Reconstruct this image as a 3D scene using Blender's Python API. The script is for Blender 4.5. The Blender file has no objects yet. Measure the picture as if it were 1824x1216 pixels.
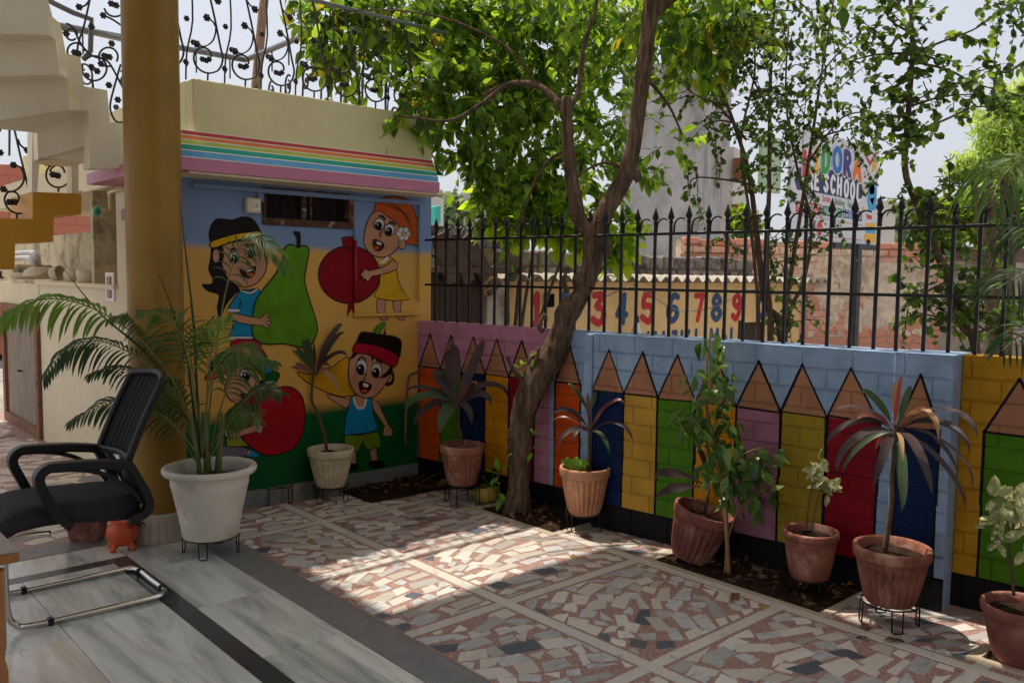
import bpy, math, random
import numpy as np
from math import sin, cos, pi, radians, atan2, sqrt
from mathutils import Vector, Matrix
random.seed(7); rng = np.random.default_rng(7)
scene = bpy.context.scene
col = scene.collection

# ------------------------------------------------------------------ camera
F, PITCH, ROLL, YAW, H = 1522.5, .07645, .01175, .73162, 1.6
FW = np.array([sin(YAW)*cos(PITCH), cos(YAW)*cos(PITCH), -sin(PITCH)])
_r = np.array([cos(YAW), -sin(YAW), 0]); _u = np.cross(_r, FW)
RT = _r*cos(ROLL)+_u*sin(ROLL); UP = -_r*sin(ROLL)+_u*cos(ROLL)
CAM = np.array([0, 0, H])
cd = bpy.data.cameras.new('camera'); cam = bpy.data.objects.new('camera', cd); col.objects.link(cam)
cd.sensor_width = 36; cd.lens = 36*F/1824; cd.clip_start = .05; cd.clip_end = 2000
cam.matrix_world = Matrix(((RT[0], UP[0], -FW[0], 0), (RT[1], UP[1], -FW[1], 0), (RT[2], UP[2], -FW[2], H), (0, 0, 0, 1)))
scene.camera = cam

# ------------------------------------------------------------------ sky, sun, exposure
SUN = Vector((-.03, .42, .905)).normalized()
w = bpy.data.worlds.new('World'); scene.world = w; w.use_nodes = True
nt = w.node_tree; bg = nt.nodes['Background']
sky = nt.nodes.new('ShaderNodeTexSky'); sky.sky_type = 'NISHITA'; sky.sun_disc = False
sky.sun_elevation = math.asin(SUN.z); sky.sun_rotation = atan2(SUN.x, SUN.y)
sky.air_density = 1.0; sky.dust_density = 6.0; sky.ozone_density = 1.0; sky.altitude = 0
hz = nt.nodes.new('ShaderNodeMix'); hz.data_type = 'RGBA'; hz.inputs[0].default_value = .72
hz.inputs[7].default_value = (5.7, 5.95, 6.5, 1)
nt.links.new(sky.outputs[0], hz.inputs[6]); nt.links.new(hz.outputs[2], bg.inputs[0])
bg.inputs[1].default_value = .142
sl = bpy.data.lights.new('sun', 'SUN'); sl.energy = 5.0; sl.angle = radians(.6); sl.color = (1, .89, .74)
so = bpy.data.objects.new('sun', sl); col.objects.link(so)
so.rotation_euler = SUN.to_track_quat('Z', 'Y').to_euler()
scene.view_settings.view_transform = 'Standard'; scene.view_settings.look = 'None'
scene.view_settings.gamma = 1; scene.view_settings.use_curve_mapping = False
scene.view_settings.exposure = 0.0
scene.render.engine = 'CYCLES'
scene.cycles.max_bounces = 8; scene.cycles.diffuse_bounces = 5; scene.cycles.transparent_max_bounces = 6

# ------------------------------------------------------------------ placing helpers: a sight line meets a real surface
def ray(x, y): return FW+RT*(x-912)/F-UP*(y-608)/F
def hit(x, y, p, n):
    d = ray(x, y); return CAM+d*(np.dot(np.array(p)-CAM, n)/np.dot(d, n))
def on_floor(x, y, z=0.): return hit(x, y, (0, 0, z), (0, 0, 1))
def on_y(x, y, Y): return hit(x, y, (0, Y, 0), (0, 1, 0))
def on_x(x, y, X): return hit(x, y, (X, 0, 0), (1, 0, 0))
def at_depth(x, y, d): return CAM+ray(x, y)*d
TH = -.13164
RD = np.array([sin(TH), cos(TH), 0]); RN = np.array([-cos(TH), sin(TH), 0]); WO = np.array([3.761, 5.46, 0])
def wp(s, v, off=0): return WO-RD*s+RN*off+np.array([0, 0, v])      # boundary wall: s along it towards the camera, v height
def on_wall(x, y, off=0):
    p = hit(x, y, WO+RN*off, RN); return -np.dot(p-WO, RD), p[2]

# ------------------------------------------------------------------ materials
def S(r, g, b):
    f = lambda c: ((c/255+.055)/1.055)**2.4 if c > 10 else c/255/12.92
    return (f(r), f(g), f(b), 1)
MATS = {}
def mat(name, c, rough=.6, var=.12, sc=6., bump=.15, bsc=60., metal=0., c2=None, c2amt=.5, stretch=(1, 1, 1), rand=0., spec=.5, detail=6.):
    if name in MATS: return MATS[name]
    m = bpy.data.materials.new(name); m.use_nodes = True; t = m.node_tree; n = t.nodes; L = t.links.new
    b = n['Principled BSDF']; b.inputs['Roughness'].default_value = rough; b.inputs['Metallic'].default_value = metal
    b.inputs['Specular IOR Level'].default_value = spec
    tc = n.new('ShaderNodeTexCoord'); mp = n.new('ShaderNodeMapping'); mp.inputs['Scale'].default_value = stretch
    oi = n.new('ShaderNodeObjectInfo')
    va = n.new('ShaderNodeVectorMath'); va.operation = 'ADD'
    ml = n.new('ShaderNodeMath'); ml.operation = 'MULTIPLY'; ml.inputs[1].default_value = 37. if rand else 0.
    L(oi.outputs['Random'], ml.inputs[0]); L(tc.outputs['Object'], va.inputs[0]); L(ml.outputs[0], va.inputs[1]); L(va.outputs[0], mp.inputs[0])
    nz = n.new('ShaderNodeTexNoise'); nz.inputs['Scale'].default_value = sc; nz.inputs['Detail'].default_value = detail; nz.inputs['Roughness'].default_value = .6
    L(mp.outputs[0], nz.inputs['Vector'])
    rp = n.new('ShaderNodeValToRGB'); rp.color_ramp.elements[0].position = .3; rp.color_ramp.elements[1].position = .72
    d = tuple(max(0, v*(1-var*1.6)) for v in c[:3])+(1,); e = tuple(min(1, v*(1+var)) for v in c[:3])+(1,)
    rp.color_ramp.elements[0].color = d; rp.color_ramp.elements[1].color = e
    L(nz.outputs[0], rp.inputs[0]); out = rp.outputs[0]
    if c2:
        n2 = n.new('ShaderNodeTexNoise'); n2.inputs['Scale'].default_value = sc*.45; n2.inputs['Detail'].default_value = 8; n2.inputs['Roughness'].default_value = .7
        L(mp.outputs[0], n2.inputs['Vector'])
        r2 = n.new('ShaderNodeValToRGB'); r2.color_ramp.elements[0].position = .62-.3*c2amt; r2.color_ramp.elements[1].position = .78-.3*c2amt
        L(n2.outputs[0], r2.inputs[0]); mx = n.new('ShaderNodeMix'); mx.data_type = 'RGBA'
        L(r2.outputs[0], mx.inputs[0]); L(out, mx.inputs[6]); mx.inputs[7].default_value = c2; out = mx.outputs[2]
    if rand:
        hs = n.new('ShaderNodeHueSaturation'); mr = n.new('ShaderNodeMapRange'); mr.inputs[3].default_value = 1-rand; mr.inputs[4].default_value = 1+rand
        L(oi.outputs['Random'], mr.inputs[0]); L(mr.outputs[0], hs.inputs['Value']); L(out, hs.inputs['Color']); out = hs.outputs[0]
    L(out, b.inputs['Base Color'])
    if bump:
        bz = n.new('ShaderNodeTexNoise'); bz.inputs['Scale'].default_value = bsc; bz.inputs['Detail'].default_value = 5
        L(mp.outputs[0], bz.inputs['Vector']); bp = n.new('ShaderNodeBump'); bp.inputs['Strength'].default_value = bump; bp.inputs['Distance'].default_value = .01
        L(bz.outputs[0], bp.inputs['Height']); L(bp.outputs[0], b.inputs['Normal'])
    MATS[name] = m; return m
def leafmat(name, c, ct, rough=.4, tr=.45, var=.35, spec=.3):
    if name in MATS: return MATS[name]
    m = bpy.data.materials.new(name); m.use_nodes = True; t = m.node_tree; n = t.nodes; L = t.links.new
    b = n['Principled BSDF']; b.inputs['Roughness'].default_value = rough; b.inputs['Specular IOR Level'].default_value = spec
    tc = n.new('ShaderNodeTexCoord'); g = n.new('ShaderNodeNewGeometry')
    nz = n.new('ShaderNodeTexNoise'); nz.inputs['Scale'].default_value = 9; nz.inputs['Detail'].default_value = 3; L(g.outputs['Position'], nz.inputs[0])
    ad = n.new('ShaderNodeMath'); ad.operation = 'MULTIPLY_ADD'; ad.inputs[1].default_value = .55; L(g.outputs['Random Per Island'], ad.inputs[0])
    m2 = n.new('ShaderNodeMath'); m2.operation = 'MULTIPLY'; m2.inputs[1].default_value = .6; L(nz.outputs[0], m2.inputs[0]); L(m2.outputs[0], ad.inputs[2])
    hs = n.new('ShaderNodeHueSaturation'); hs.inputs['Color'].default_value = c
    mr = n.new('ShaderNodeMapRange'); mr.inputs[1].default_value = .15; mr.inputs[2].default_value = .95; mr.inputs[3].default_value = 1-var; mr.inputs[4].default_value = 1+var; L(ad.outputs[0], mr.inputs[0]); L(mr.outputs[0], hs.inputs['Value'])
    L(hs.outputs[0], b.inputs['Base Color'])
    h2 = n.new('ShaderNodeHueSaturation'); h2.inputs['Color'].default_value = ct; L(mr.outputs[0], h2.inputs['Value'])
    tl = n.new('ShaderNodeBsdfTranslucent'); L(h2.outputs[0], tl.inputs[0])
    mx = n.new('ShaderNodeMixShader'); mx.inputs[0].default_value = tr; L(b.outputs[0], mx.inputs[1]); L(tl.outputs[0], mx.inputs[2])
    L(mx.outputs[0], n['Material Output'].inputs[0]); MATS[name] = m; return m
def marble(name, base, vein, vein2, sc=3., stretch=(1, 1, 1), rot=0., rough=.22, amt=.5, rand=.08):
    if name in MATS: return MATS[name]
    m = bpy.data.materials.new(name); m.use_nodes = True; t = m.node_tree; n = t.nodes; L = t.links.new
    b = n['Principled BSDF']
    tc = n.new('ShaderNodeTexCoord'); oi = n.new('ShaderNodeObjectInfo')
    ml = n.new('ShaderNodeMath'); ml.operation = 'MULTIPLY'; ml.inputs[1].default_value = 41.; L(oi.outputs['Random'], ml.inputs[0])
    va = n.new('ShaderNodeVectorMath'); va.operation = 'ADD'; L(tc.outputs['Object'], va.inputs[0]); L(ml.outputs[0], va.inputs[1])
    mp = n.new('ShaderNodeMapping'); mp.inputs['Scale'].default_value = stretch; mp.inputs['Rotation'].default_value = (0, 0, rot); L(va.outputs[0], mp.inputs[0])
    def nz(s, d, ds, lo, hi):
        q = n.new('ShaderNodeTexNoise'); q.inputs['Scale'].default_value = s; q.inputs['Detail'].default_value = d; q.inputs['Distortion'].default_value = ds; q.inputs['Roughness'].default_value = .65
        L(mp.outputs[0], q.inputs[0]); r = n.new('ShaderNodeValToRGB'); r.color_ramp.elements[0].position = lo; r.color_ramp.elements[1].position = hi; L(q.outputs[0], r.inputs[0]); return r.outputs[0]
    def mx(f, a, c):
        q = n.new('ShaderNodeMix'); q.data_type = 'RGBA'; L(f, q.inputs[0])
        if hasattr(a, 'links'): L(a, q.inputs[6])
        else: q.inputs[6].default_value = a
        q.inputs[7].default_value = c; return q.outputs[2]
    o = mx(nz(sc, 8, .8, .62-.2*amt, .85-.2*amt), base, vein)
    o = mx(nz(sc*2.3, 9, 1.5, .60, .72), o, vein2)
    hs = n.new('ShaderNodeHueSaturation'); mr = n.new('ShaderNodeMapRange'); mr.inputs[3].default_value = 1-rand; mr.inputs[4].default_value = 1+rand
    L(oi.outputs['Random'], mr.inputs[0]); L(mr.outputs[0], hs.inputs['Value']); L(o, hs.inputs['Color']); L(hs.outputs[0], b.inputs['Base Color'])
    rr = n.new('ShaderNodeTexNoise'); rr.inputs['Scale'].default_value = 5; rr.inputs['Detail'].default_value = 6; L(va.outputs[0], rr.inputs[0])
    m3 = n.new('ShaderNodeMapRange'); m3.inputs[3].default_value = rough*.7; m3.inputs[4].default_value = rough*1.8; L(rr.outputs[0], m3.inputs[0]); L(m3.outputs[0], b.inputs['Roughness'])
    MATS[name] = m; return m
def emit_none(): pass

# ------------------------------------------------------------------ mesh collector
class MB:
    def __init__(s): s.v = []; s.f = []; s.m = []; s.sm = []
    def add(s, v, f, m=0, smooth=False):
        o = len(s.v); s.v += [tuple(map(float, p)) for p in v]
        for q in f: s.f.append(tuple(i+o for i in q)); s.m.append(m); s.sm.append(smooth)
    def box(s, lo, hi, m=0, bev=0.):
        x0, y0, z0 = lo; x1, y1, z1 = hi
        if bev <= 0:
            s.add([(x0, y0, z0), (x1, y0, z0), (x1, y1, z0), (x0, y1, z0), (x0, y0, z1), (x1, y0, z1), (x1, y1, z1), (x0, y1, z1)],
                  [(0, 3, 2, 1), (4, 5, 6, 7), (0, 1, 5, 4), (1, 2, 6, 5), (2, 3, 7, 6), (3, 0, 4, 7)], m)
        else:
            c = [(x0+x1)/2, (y0+y1)/2, (z0+z1)/2]; h = [(x1-x0)/2, (y1-y0)/2, (z1-z0)/2]
            s.cbox(c, (1, 0, 0), (0, 1, 0), (0, 0, 1), h, m, bev)
    def cbox(s, c, ex, ey, ez, h, m=0, bev=0.):       # oriented box with chamfered edges
        c = np.array(c, float); E = [np.array(e, float) for e in (ex, ey, ez)]
        b = min(bev, min(h)*.45); V = []; idx = {}
        for sx in (-1, 1):
            for sy in (-1, 1):
                for sz in (-1, 1):
                    for k in range(3):
                        g = [h[0]-b, h[1]-b, h[2]-b]; g[k] = h[k]
                        idx[(sx, sy, sz, k)] = len(V); V.append(c+E[0]*sx*g[0]+E[1]*sy*g[1]+E[2]*sz*g[2])
        I = lambda a, b_, c_, k: idx[(a, b_, c_, k)]
        fs = []
        for q in (-1, 1):
            fs.append((I(q, -1, -1, 0), I(q, 1, -1, 0), I(q, 1, 1, 0), I(q, -1, 1, 0)))
            fs.append((I(-1, q, -1, 1), I(1, q, -1, 1), I(1, q, 1, 1), I(-1, q, 1, 1)))
            fs.append((I(-1, -1, q, 2), I(1, -1, q, 2), I(1, 1, q, 2), I(-1, 1, q, 2)))
        if b > 0:
            for a in (-1, 1):
                for d in (-1, 1):
                    fs.append((I(a, d, -1, 0), I(a, d, 1, 0), I(a, d, 1, 1), I(a, d, -1, 1)))
                    fs.append((I(a, -1, d, 0), I(a, 1, d, 0), I(a, 1, d, 2), I(a, -1, d, 2)))
                    fs.append((I(-1, a, d, 1), I(1, a, d, 1), I(1, a, d, 2), I(-1, a, d, 2)))
                    for e in (-1, 1): fs.append((I(a, d, e, 0), I(a, d, e, 1), I(a, d, e, 2)))
        s.add(V, fs, m)
    def tube(s, pts, r, m=0, n=6, cap=True, flat=1., noise=0.):
        P = [np.array(p, float) for p in pts]; N = len(P)
        R = list(r) if hasattr(r, '__len__') else [r]*N
        V = []; u = None
        for i in range(N):
            t = P[min(i+1, N-1)]-P[max(i-1, 0)]; t = t/(np.linalg.norm(t)+1e-12)
            if u is None:
                a = np.array([0, 0, 1.]) if abs(t[2]) < .9 else np.array([1., 0, 0]); u = np.cross(a, t)
            u = u-t*np.dot(u, t); u /= np.linalg.norm(u)+1e-12; v = np.cross(t, u)
            for k in range(n):
                a = 2*pi*k/n; q = R[i]*(1+(noise*(rng.random()-.5)*2 if noise else 0))
                V.append(P[i]+u*cos(a)*q+v*sin(a)*q*flat)
        f = [(i*n+k, i*n+(k+1) % n, (i+1)*n+(k+1) % n, (i+1)*n+k) for i in range(N-1) for k in range(n)]
        if cap: f += [tuple(range(n))[::-1], tuple((N-1)*n+k for k in range(n))]
        s.add(V, f, m, True)
    def lathe(s, prof, c=(0, 0, 0), n=32, m=0, flute=0, fl=(0, 0), famp=0., closed=False):
        V = []
        for r, z in prof:
            for k in range(n):
                a = 2*pi*k/n; q = r
                if flute and fl[0] <= z <= fl[1]: q = r*(1-famp*(.5+.5*cos(a*flute))**.7)
                V.append((c[0]+q*cos(a), c[1]+q*sin(a), c[2]+z))
        f = [(i*n+k, i*n+(k+1) % n, (i+1)*n+(k+1) % n, (i+1)*n+k) for i in range(len(prof)-1) for k in range(n)]
        s.add(V, f, m, True)
    def ball(s, c, r, m=0, n=8, sq=(1, 1, 1)):
        V = []; k2 = n//2
        for i in range(k2+1):
            a = pi*i/k2
            for k in range(n): V.append((c[0]+r*sq[0]*sin(a)*cos(2*pi*k/n), c[1]+r*sq[1]*sin(a)*sin(2*pi*k/n), c[2]+r*sq[2]*cos(a)))
        s.add(V, [(i*n+k, (i+1)*n+k, (i+1)*n+(k+1) % n, i*n+(k+1) % n) for i in range(k2) for k in range(n)], m, True)
    def prism(s, poly, d, m=0):                          # polygon (3D points) pushed along d
        n = len(poly); P = [np.array(p, float) for p in poly]; d = np.array(d, float)
        s.add(P+[p+d for p in P], [tuple(range(n)), tuple(range(2*n-1, n-1, -1))]+[(i, i+n, (i+1) % n+n, (i+1) % n) for i in range(n)], m)
    def mesh(s, name, mats):
        me = bpy.data.meshes.new(name); me.from_pydata(s.v, [], s.f)
        for q in (mats if isinstance(mats, (list, tuple)) else [mats]): me.materials.append(q)
        me.polygons.foreach_set('material_index', s.m); me.polygons.foreach_set('use_smooth', s.sm); me.update(); return me
    def build(s, name, mats, parent=None):
        return obj(name, s.mesh(name, mats), parent)
def obj(name, me, parent=None):
    o = bpy.data.objects.new(name, me); col.objects.link(o)
    if parent: o.parent = parent
    return o
def empty(name, loc=(0, 0, 0), rot=(0, 0, 0)):
    o = bpy.data.objects.new(name, None); o.empty_display_size = .1; o.location = loc; o.rotation_euler = rot; col.objects.link(o); return o
def tag(o, label=None, cat=None, group=None, kind=None):
    for k, v in (('label', label), ('category', cat), ('group', group), ('kind', kind)):
        if v: o[k] = v
    return o
def world_parent(o, p):                                  # p keeps identity transform in this script unless tilted
    o.parent = p
def smooth_path(pts, k=6, closed=False):
    P = [np.array(p, float) for p in pts]; N = len(P); out = []
    for i in range(N if closed else N-1):
        a, b, c, d = (P[(i-1) % N], P[i], P[(i+1) % N], P[(i+2) % N]) if closed else (P[max(i-1, 0)], P[i], P[i+1], P[min(i+2, N-1)])
        for j in range(k):
            t = j/k; out.append(.5*((2*b)+(-a+c)*t+(2*a-5*b+4*c-d)*t*t+(-a+3*b-3*c+d)*t**3))
    if not closed: out.append(P[-1])
    return out
def resmooth(vals, k):
    return [float(q[0]) for q in smooth_path([(v,) for v in vals], k)]

# ------------------------------------------------------------------ leaves
def leaf_geo(shape='ovate', L=1., W=.5, fold=.18, droop=.2, seg=4):
    st = {'ovate': [0, .75, 1., .62, 0], 'round': [0, .85, 1., .8, 0], 'lance': [.15, .8, 1., .6, 0], 'strap': [.25, .8, 1., .95, .8, .5, 0]}[shape]
    V = []; N = len(st)
    for i, q in enumerate(st):
        t = i/(N-1); x = L*t; z = -droop*L*t*t; wd = W*.5*q
        V += [(x, -wd, z+fold*wd), (x, 0, z), (x, wd, z+fold*wd)]
    f = []
    for i in range(N-1):
        a = i*3; b = a+3; f += [(a, a+1, b+1, b), (a+1, a+2, b+2, b+1)]
    return np.array(V), f
def frames(D, roll):                                     # orthonormal frames with x along D
    D = D/np.linalg.norm(D, axis=1, keepdims=True); z = np.tile(np.array([0, 0, 1.]), (len(D), 1)); z[np.abs(D[:, 2]) > .95] = (1, 0, 0)
    y = np.cross(z, D); y /= np.linalg.norm(y, axis=1, keepdims=True); x2 = np.cross(D, y)
    c = np.cos(roll)[:, None]; s_ = np.sin(roll)[:, None]
    return D, y*c+x2*s_, -y*s_+x2*c
def scatter_leaves(name, P, D, size, roll, mats, shape='ovate', W=.5, parent=None, droop=.25, mi=None, kind=None):
    V, f = leaf_geo(shape, 1., W, .2, droop); a, b, c = frames(D, roll); n = len(P)
    M = np.stack([a, b, c], 2)*size[:, None, None]
    VV = np.einsum('nij,kj->nki', M, V)+P[:, None, :]
    k = len(V); F_ = np.array(f); FF = (F_[None]+(np.arange(n)*k)[:, None, None]).reshape(-1, 4)
    me = bpy.data.meshes.new(name); me.from_pydata(VV.reshape(-1, 3).tolist(), [], FF.tolist())
    for q in mats: me.materials.append(q)
    if mi is not None: me.polygons.foreach_set('material_index', np.repeat(mi, len(f)).astype(np.int32))
    me.update(); o = obj(name, me, parent)
    if kind: o['kind'] = kind
    return o
def leaf_parts(name, P, D, size, roll, mats, shape='ovate', W=.5, parent=None, droop=.25):
    a, b, c = frames(D, roll); V, f = leaf_geo(shape, 1., W, .2, droop); ms = []
    for q in mats:
        for dr_, fo_ in ((droop*.4, .1), (droop, .25), (droop*1.9, .4)):
            V, f = leaf_geo(shape, 1., W*rng.uniform(.85, 1.1), fo_, dr_); mb = MB(); mb.add(V, f, 0, True); ms.append(mb.mesh(name, q))
    for i in range(len(P)):
        o = obj(name, ms[rng.integers(0, len(ms))], parent); q = size[i]
        o.matrix_world = Matrix([[a[i][r]*q, b[i][r]*q, c[i][r]*q, P[i][r]] for r in range(3)]+[[0, 0, 0, 1]])
def sizepx(P, size):
    d = (P-CAM)@FW; return size*F/np.maximum(d, .3)*np.where(inframe(P), 1, 0)
def inframe(P):
    q = P-CAM; d = q@FW; x = 912+F*(q@RT)/d; y = 608-F*(q@UP)/d
    return (d > .2) & (x > 0) & (x < 1824) & (y > 0) & (y < 1216)
def crown(root, P, D, size, roll, mats, shape, W, droop=.25, nparts=300, mi=None, stuffname='crown'):
    s = sizepx(P, size); order = np.argsort(-s); k = order[:nparts]; r = order[nparts:]
    if nparts: leaf_parts('leaf', P[k], D[k], size[k], roll[k], mats, shape, W, root, droop)
    if mi is None: mi = rng.integers(0, len(mats), len(P))
    if len(r): scatter_leaves(stuffname, P[r], D[r], size[r], roll[r], mats, shape, W, root, droop, mi[r], 'stuff')
# ================================================================== ground and floors
M_earth = mat('earth', S(160, 154, 146), .95, .2, 3, .5, 30, c2=S(128, 122, 112))
mb = MB(); g = 400
mb.add([(-g, -g, -.12), (g, -g, -.12), (g, g, -.12), (-g, g, -.12)], [(0, 1, 2, 3)])
tag(mb.build('ground', M_earth), kind='structure')

M_terr = mat('terrazzo', S(160, 122, 114), .5, .3, 150, .12, 200, c2=S(200, 180, 172), c2amt=.44, detail=3)
M_strip = marble('strip_marble', S(208, 204, 197), S(184, 181, 176), S(142, 145, 148), 6, (1, 1, 1), 0, .28)
M_stones = [marble('stone_cream', S(202, 195, 186), S(180, 174, 167), S(150, 149, 147), 6, (1, 3, 1), .4, .28, .5, .16),
            marble('stone_streaked', S(194, 194, 194), S(142, 148, 156), S(90, 98, 110), 9, (1.2, 7, 1), .5, .26, .75, .16),
            marble('stone_white', S(214, 209, 203), S(196, 190, 183), S(166, 164, 161), 5, (1, 3, 1), 1., .28, .4, .1),
            marble('stone_blue_grey', S(92, 100, 112), S(66, 74, 86), S(150, 154, 160), 8, (1.2, 6, 1), .3, .28, .5, .2),
            marble('stone_pale_grey', S(174, 171, 168), S(142, 142, 142), S(112, 115, 118), 6, (1, 4, 1), 1.4, .28, .6, .14)]
XE = 2.13                                              # verandah edge
mb = MB(); mb.box((XE, -.6, -.1), (4.6, 5.5, 0)); mb.box((-1.5, 5.46, -.1), (XE, 11, 0))
floor = tag(mb.build('courtyard_floor', M_terr), kind='structure')
XS, YS = [2.72, 3.725], [.3, 1.25, 2.15, 3.05, 3.95, 4.85]
def slabobj(name, x0, y0, x1, y1, z0, z1, m, parent, bev=.0015):
    mb = MB(); mb.box((x0, y0, z0), (x1, y1, z1), 0, bev); return mb.build(name, m, parent)
for x in XS:
    y = -.4
    while y < 5.3:
        L_ = rng.uniform(.5, .9); slabobj('marble_strip', x-.032, y, x+.032, min(y+L_, 5.4)-.002, -.02, .003, M_strip, floor); y += L_
for y in YS:
    for a, b in ((XE+.005, XS[0]-.034), (XS[0]+.034, XS[1]-.034), (XS[1]+.034, 4.0)):
        m_ = (a+b)/2+rng.uniform(-.1, .1)
        slabobj('marble_strip', a, y-.03, m_-.001, y+.03, -.02, .0024, M_strip, floor); slabobj('marble_strip', m_+.001, y-.03, b, y+.03, -.02, .0024, M_strip, floor)
# the earth beds left open at the foot of the wall: (corner, corner) in floor coordinates
PITS = [(3.70, 3.72, 4.2, 4.42), (3.78, 1.98, 4.4, 2.98), (3.86, .3, 4.6, 1.28), (3.20, 5.02, 4.1, 5.5)]
def in_pit(x, y): return any(a-.02 < x < c+.02 and b-.02 < y < d+.02 for a, b, c, d in PITS)
def clip(poly, x0, y0, x1, y1):
    for ax, lim, sg in ((0, x0, 1), (0, x1, -1), (1, y0, 1), (1, y1, -1)):
        out = []; n = len(poly)
        for i in range(n):
            a, b = poly[i], poly[(i+1) % n]; da, db = (a[ax]-lim)*sg, (b[ax]-lim)*sg
            if da >= 0: out.append(a)
            if da*db < 0: t = da/(da-db); out.append((a[0]+(b[0]-a[0])*t, a[1]+(b[1]-a[1])*t))
        poly = out
        if len(poly) < 3: return []
    return poly
stones = []
def fill(x0, y0, x1, y1, k=1.):                          # shards laid in wandering rows, as a mason would set them
    cx_, cy_ = (x0+x1)/2, (y0+y1)/2; R_ = max(x1-x0, y1-y0)*.85; a0 = rng.normal(0, .3); p1, p2 = rng.uniform(0, 6, 2); v = -R_
    while v < R_:
        h = rng.uniform(.05, .10)*k; u = -R_-rng.uniform(0, .1)
        while u < R_:
            L_ = rng.choice([rng.uniform(.055, .10), rng.uniform(.10, .19)])*k; g = rng.uniform(.008, .026)*k
            hh = h*rng.uniform(.78, 1.0); sh = rng.uniform(-.35, .35)*hh
            q = [(u, v), (u+L_, v), (u+L_+sh, v+hh), (u+sh+rng.uniform(-.2, .2)*hh, v+hh)]
            if rng.random() < .16: q.pop(rng.integers(0, 4))
            elif rng.random() < .2: q.insert(2, (u+L_*1.08, v+hh*.5))
            q = [(x+rng.normal(0, .009)*k, y+rng.normal(0, .007)*k) for x, y in q]; mx, my = u+L_/2, v+h/2
            a = a0+.38*sin(p1+mx*3.2)+.3*sin(p2+my*4); r_ = rng.normal(0, .13)
            ca, sa = cos(r_), sin(r_); q = [(mx+(x-mx)*ca-(y-my)*sa, my+(x-mx)*sa+(y-my)*ca) for x, y in q]
            # the whole field turns slowly; local spin follows the same field
            ca, sa = cos(a0), sin(a0); cb, sb = cos(a-a0), sin(a-a0)
            q = [(mx+(x-mx)*cb-(y-my)*sb, my+(x-mx)*sb+(y-my)*cb) for x, y in q]
            q = [(cx_+x*ca-y*sa, cy_+x*sa+y*ca) for x, y in q]; u += L_+g
            P = clip(q, x0, y0, x1, y1)
            if len(P) < 3: continue
            P = np.array(P); ar = .5*(np.dot(P[:, 0], np.roll(P[:, 1], -1))-np.dot(P[:, 1], np.roll(P[:, 0], -1)))
            if ar < .0011*k*k or in_pit(*P.mean(0)): continue
            c = P.mean(0)
            for o in stones[-160:]:                      # keep shards apart
                d = np.linalg.norm(o.mean(0)-c)
                if d < .028*k: break
            else: stones.append(P)
        v += h+rng.uniform(.006, .016)*k
gx = [XE+.012, XS[0]-.05, XS[0]+.05, XS[1]-.05, XS[1]+.05, 4.3]
gy = [-.4]+sum([[y-.05, y+.05] for y in YS], [])+[5.4]
for i in range(0, 6, 2):
    for j in range(0, len(gy), 2):
        fill(gx[i], gy[j], gx[i+1], gy[j+1], 1.0 if gy[j] < 4.6 else 1.15)
n_front = len(stones)
for y in np.arange(5.5, 10.5, .9): fill(-1.3, y, 1.98, y+.85, 1.9)
cen = np.array([np.append(p.mean(0), 0) for p in stones]); rad = np.array([np.linalg.norm(p-p.mean(0), axis=1).mean() for p in stones])
order = np.argsort(-sizepx(cen, rad)); MBs = [MB() for _ in M_stones]
for rank, i in enumerate(order):
    P = stones[i]; n = len(P); zt = .0015+.001*rng.random(); c = P.mean(0); q = c+(P-c)*.975
    v = [(x, y, -.01) for x, y in P]+[(x, y, zt-.0008) for x, y in P]+[(x, y, zt) for x, y in q]
    f = [(k, (k+1) % n, (k+1) % n+n, k+n) for k in range(n)]+[(k+n, (k+1) % n+n, (k+1) % n+2*n, k+2*n) for k in range(n)]+[tuple(range(2*n, 3*n))]
    nearw = .35 if c[1] < 2.6 else .2
    mi = rng.choice(5, p=[.2, .33, .25, .09, .13] if c[1] < 4.8 else [.5, .1, .3, .02, .08])
    if rank < 300: q_ = MB(); q_.add(v, f); q_.build('stone', M_stones[mi], floor)
    else: MBs[mi].add(v, f, mi)
al = MB()
for k, q in enumerate(MBs):
    o_ = len(al.v); al.v += q.v; al.f += [tuple(a+o_ for a in f) for f in q.f]; al.m += q.m; al.sm += q.sm
tag(al.build('stones', M_stones, floor), kind='stuff')

# earth beds
M_soil = mat('dark_soil', S(56, 43, 34), .98, .4, 25, 1., 90, c2=S(38, 30, 25), spec=.1)
def soil_sheet(x0, y0, x1, y1, n=26, z=.006, amp=.022):
    xs = np.linspace(x0, x1, n); ys = np.linspace(y0, y1, n); V = []
    hh = rng.normal(0, 1, (n, n)); hh = (hh+np.roll(hh, 1, 0)+np.roll(hh, 1, 1)+np.roll(hh, (1, 1), (0, 1)))/4
    for i in range(n):
        for j in range(n):
            e = min(i, j, n-1-i, n-1-j, 3)/3; V.append((xs[i], ys[j], z+amp*(abs(hh[i, j])+.25)*e))
    mb = MB(); mb.add(V, [(i*n+j, (i+1)*n+j, (i+1)*n+j+1, i*n+j+1) for i in range(n-1) for j in range(n-1)], 0, True)
    return tag(mb.build('earth_bed', M_soil), kind='structure')
for a, b, c, d in PITS: soil_sheet(a, b, c, d)
M_kerb = marble('kerb_marble', S(200, 186, 168), S(180, 168, 150), S(150, 140, 130), 6)
for a, b, c, d in PITS[:3]:
    slabobj('marble_edging', a-.05, b-.05, a, d+.05, -.02, .007, M_kerb, floor)
    slabobj('marble_edging', a+.001, b-.05, c, b, -.02, .0065, M_kerb, floor); slabobj('marble_edging', a+.001, d, c, d+.05, -.02, .0065, M_kerb, floor)
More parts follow.
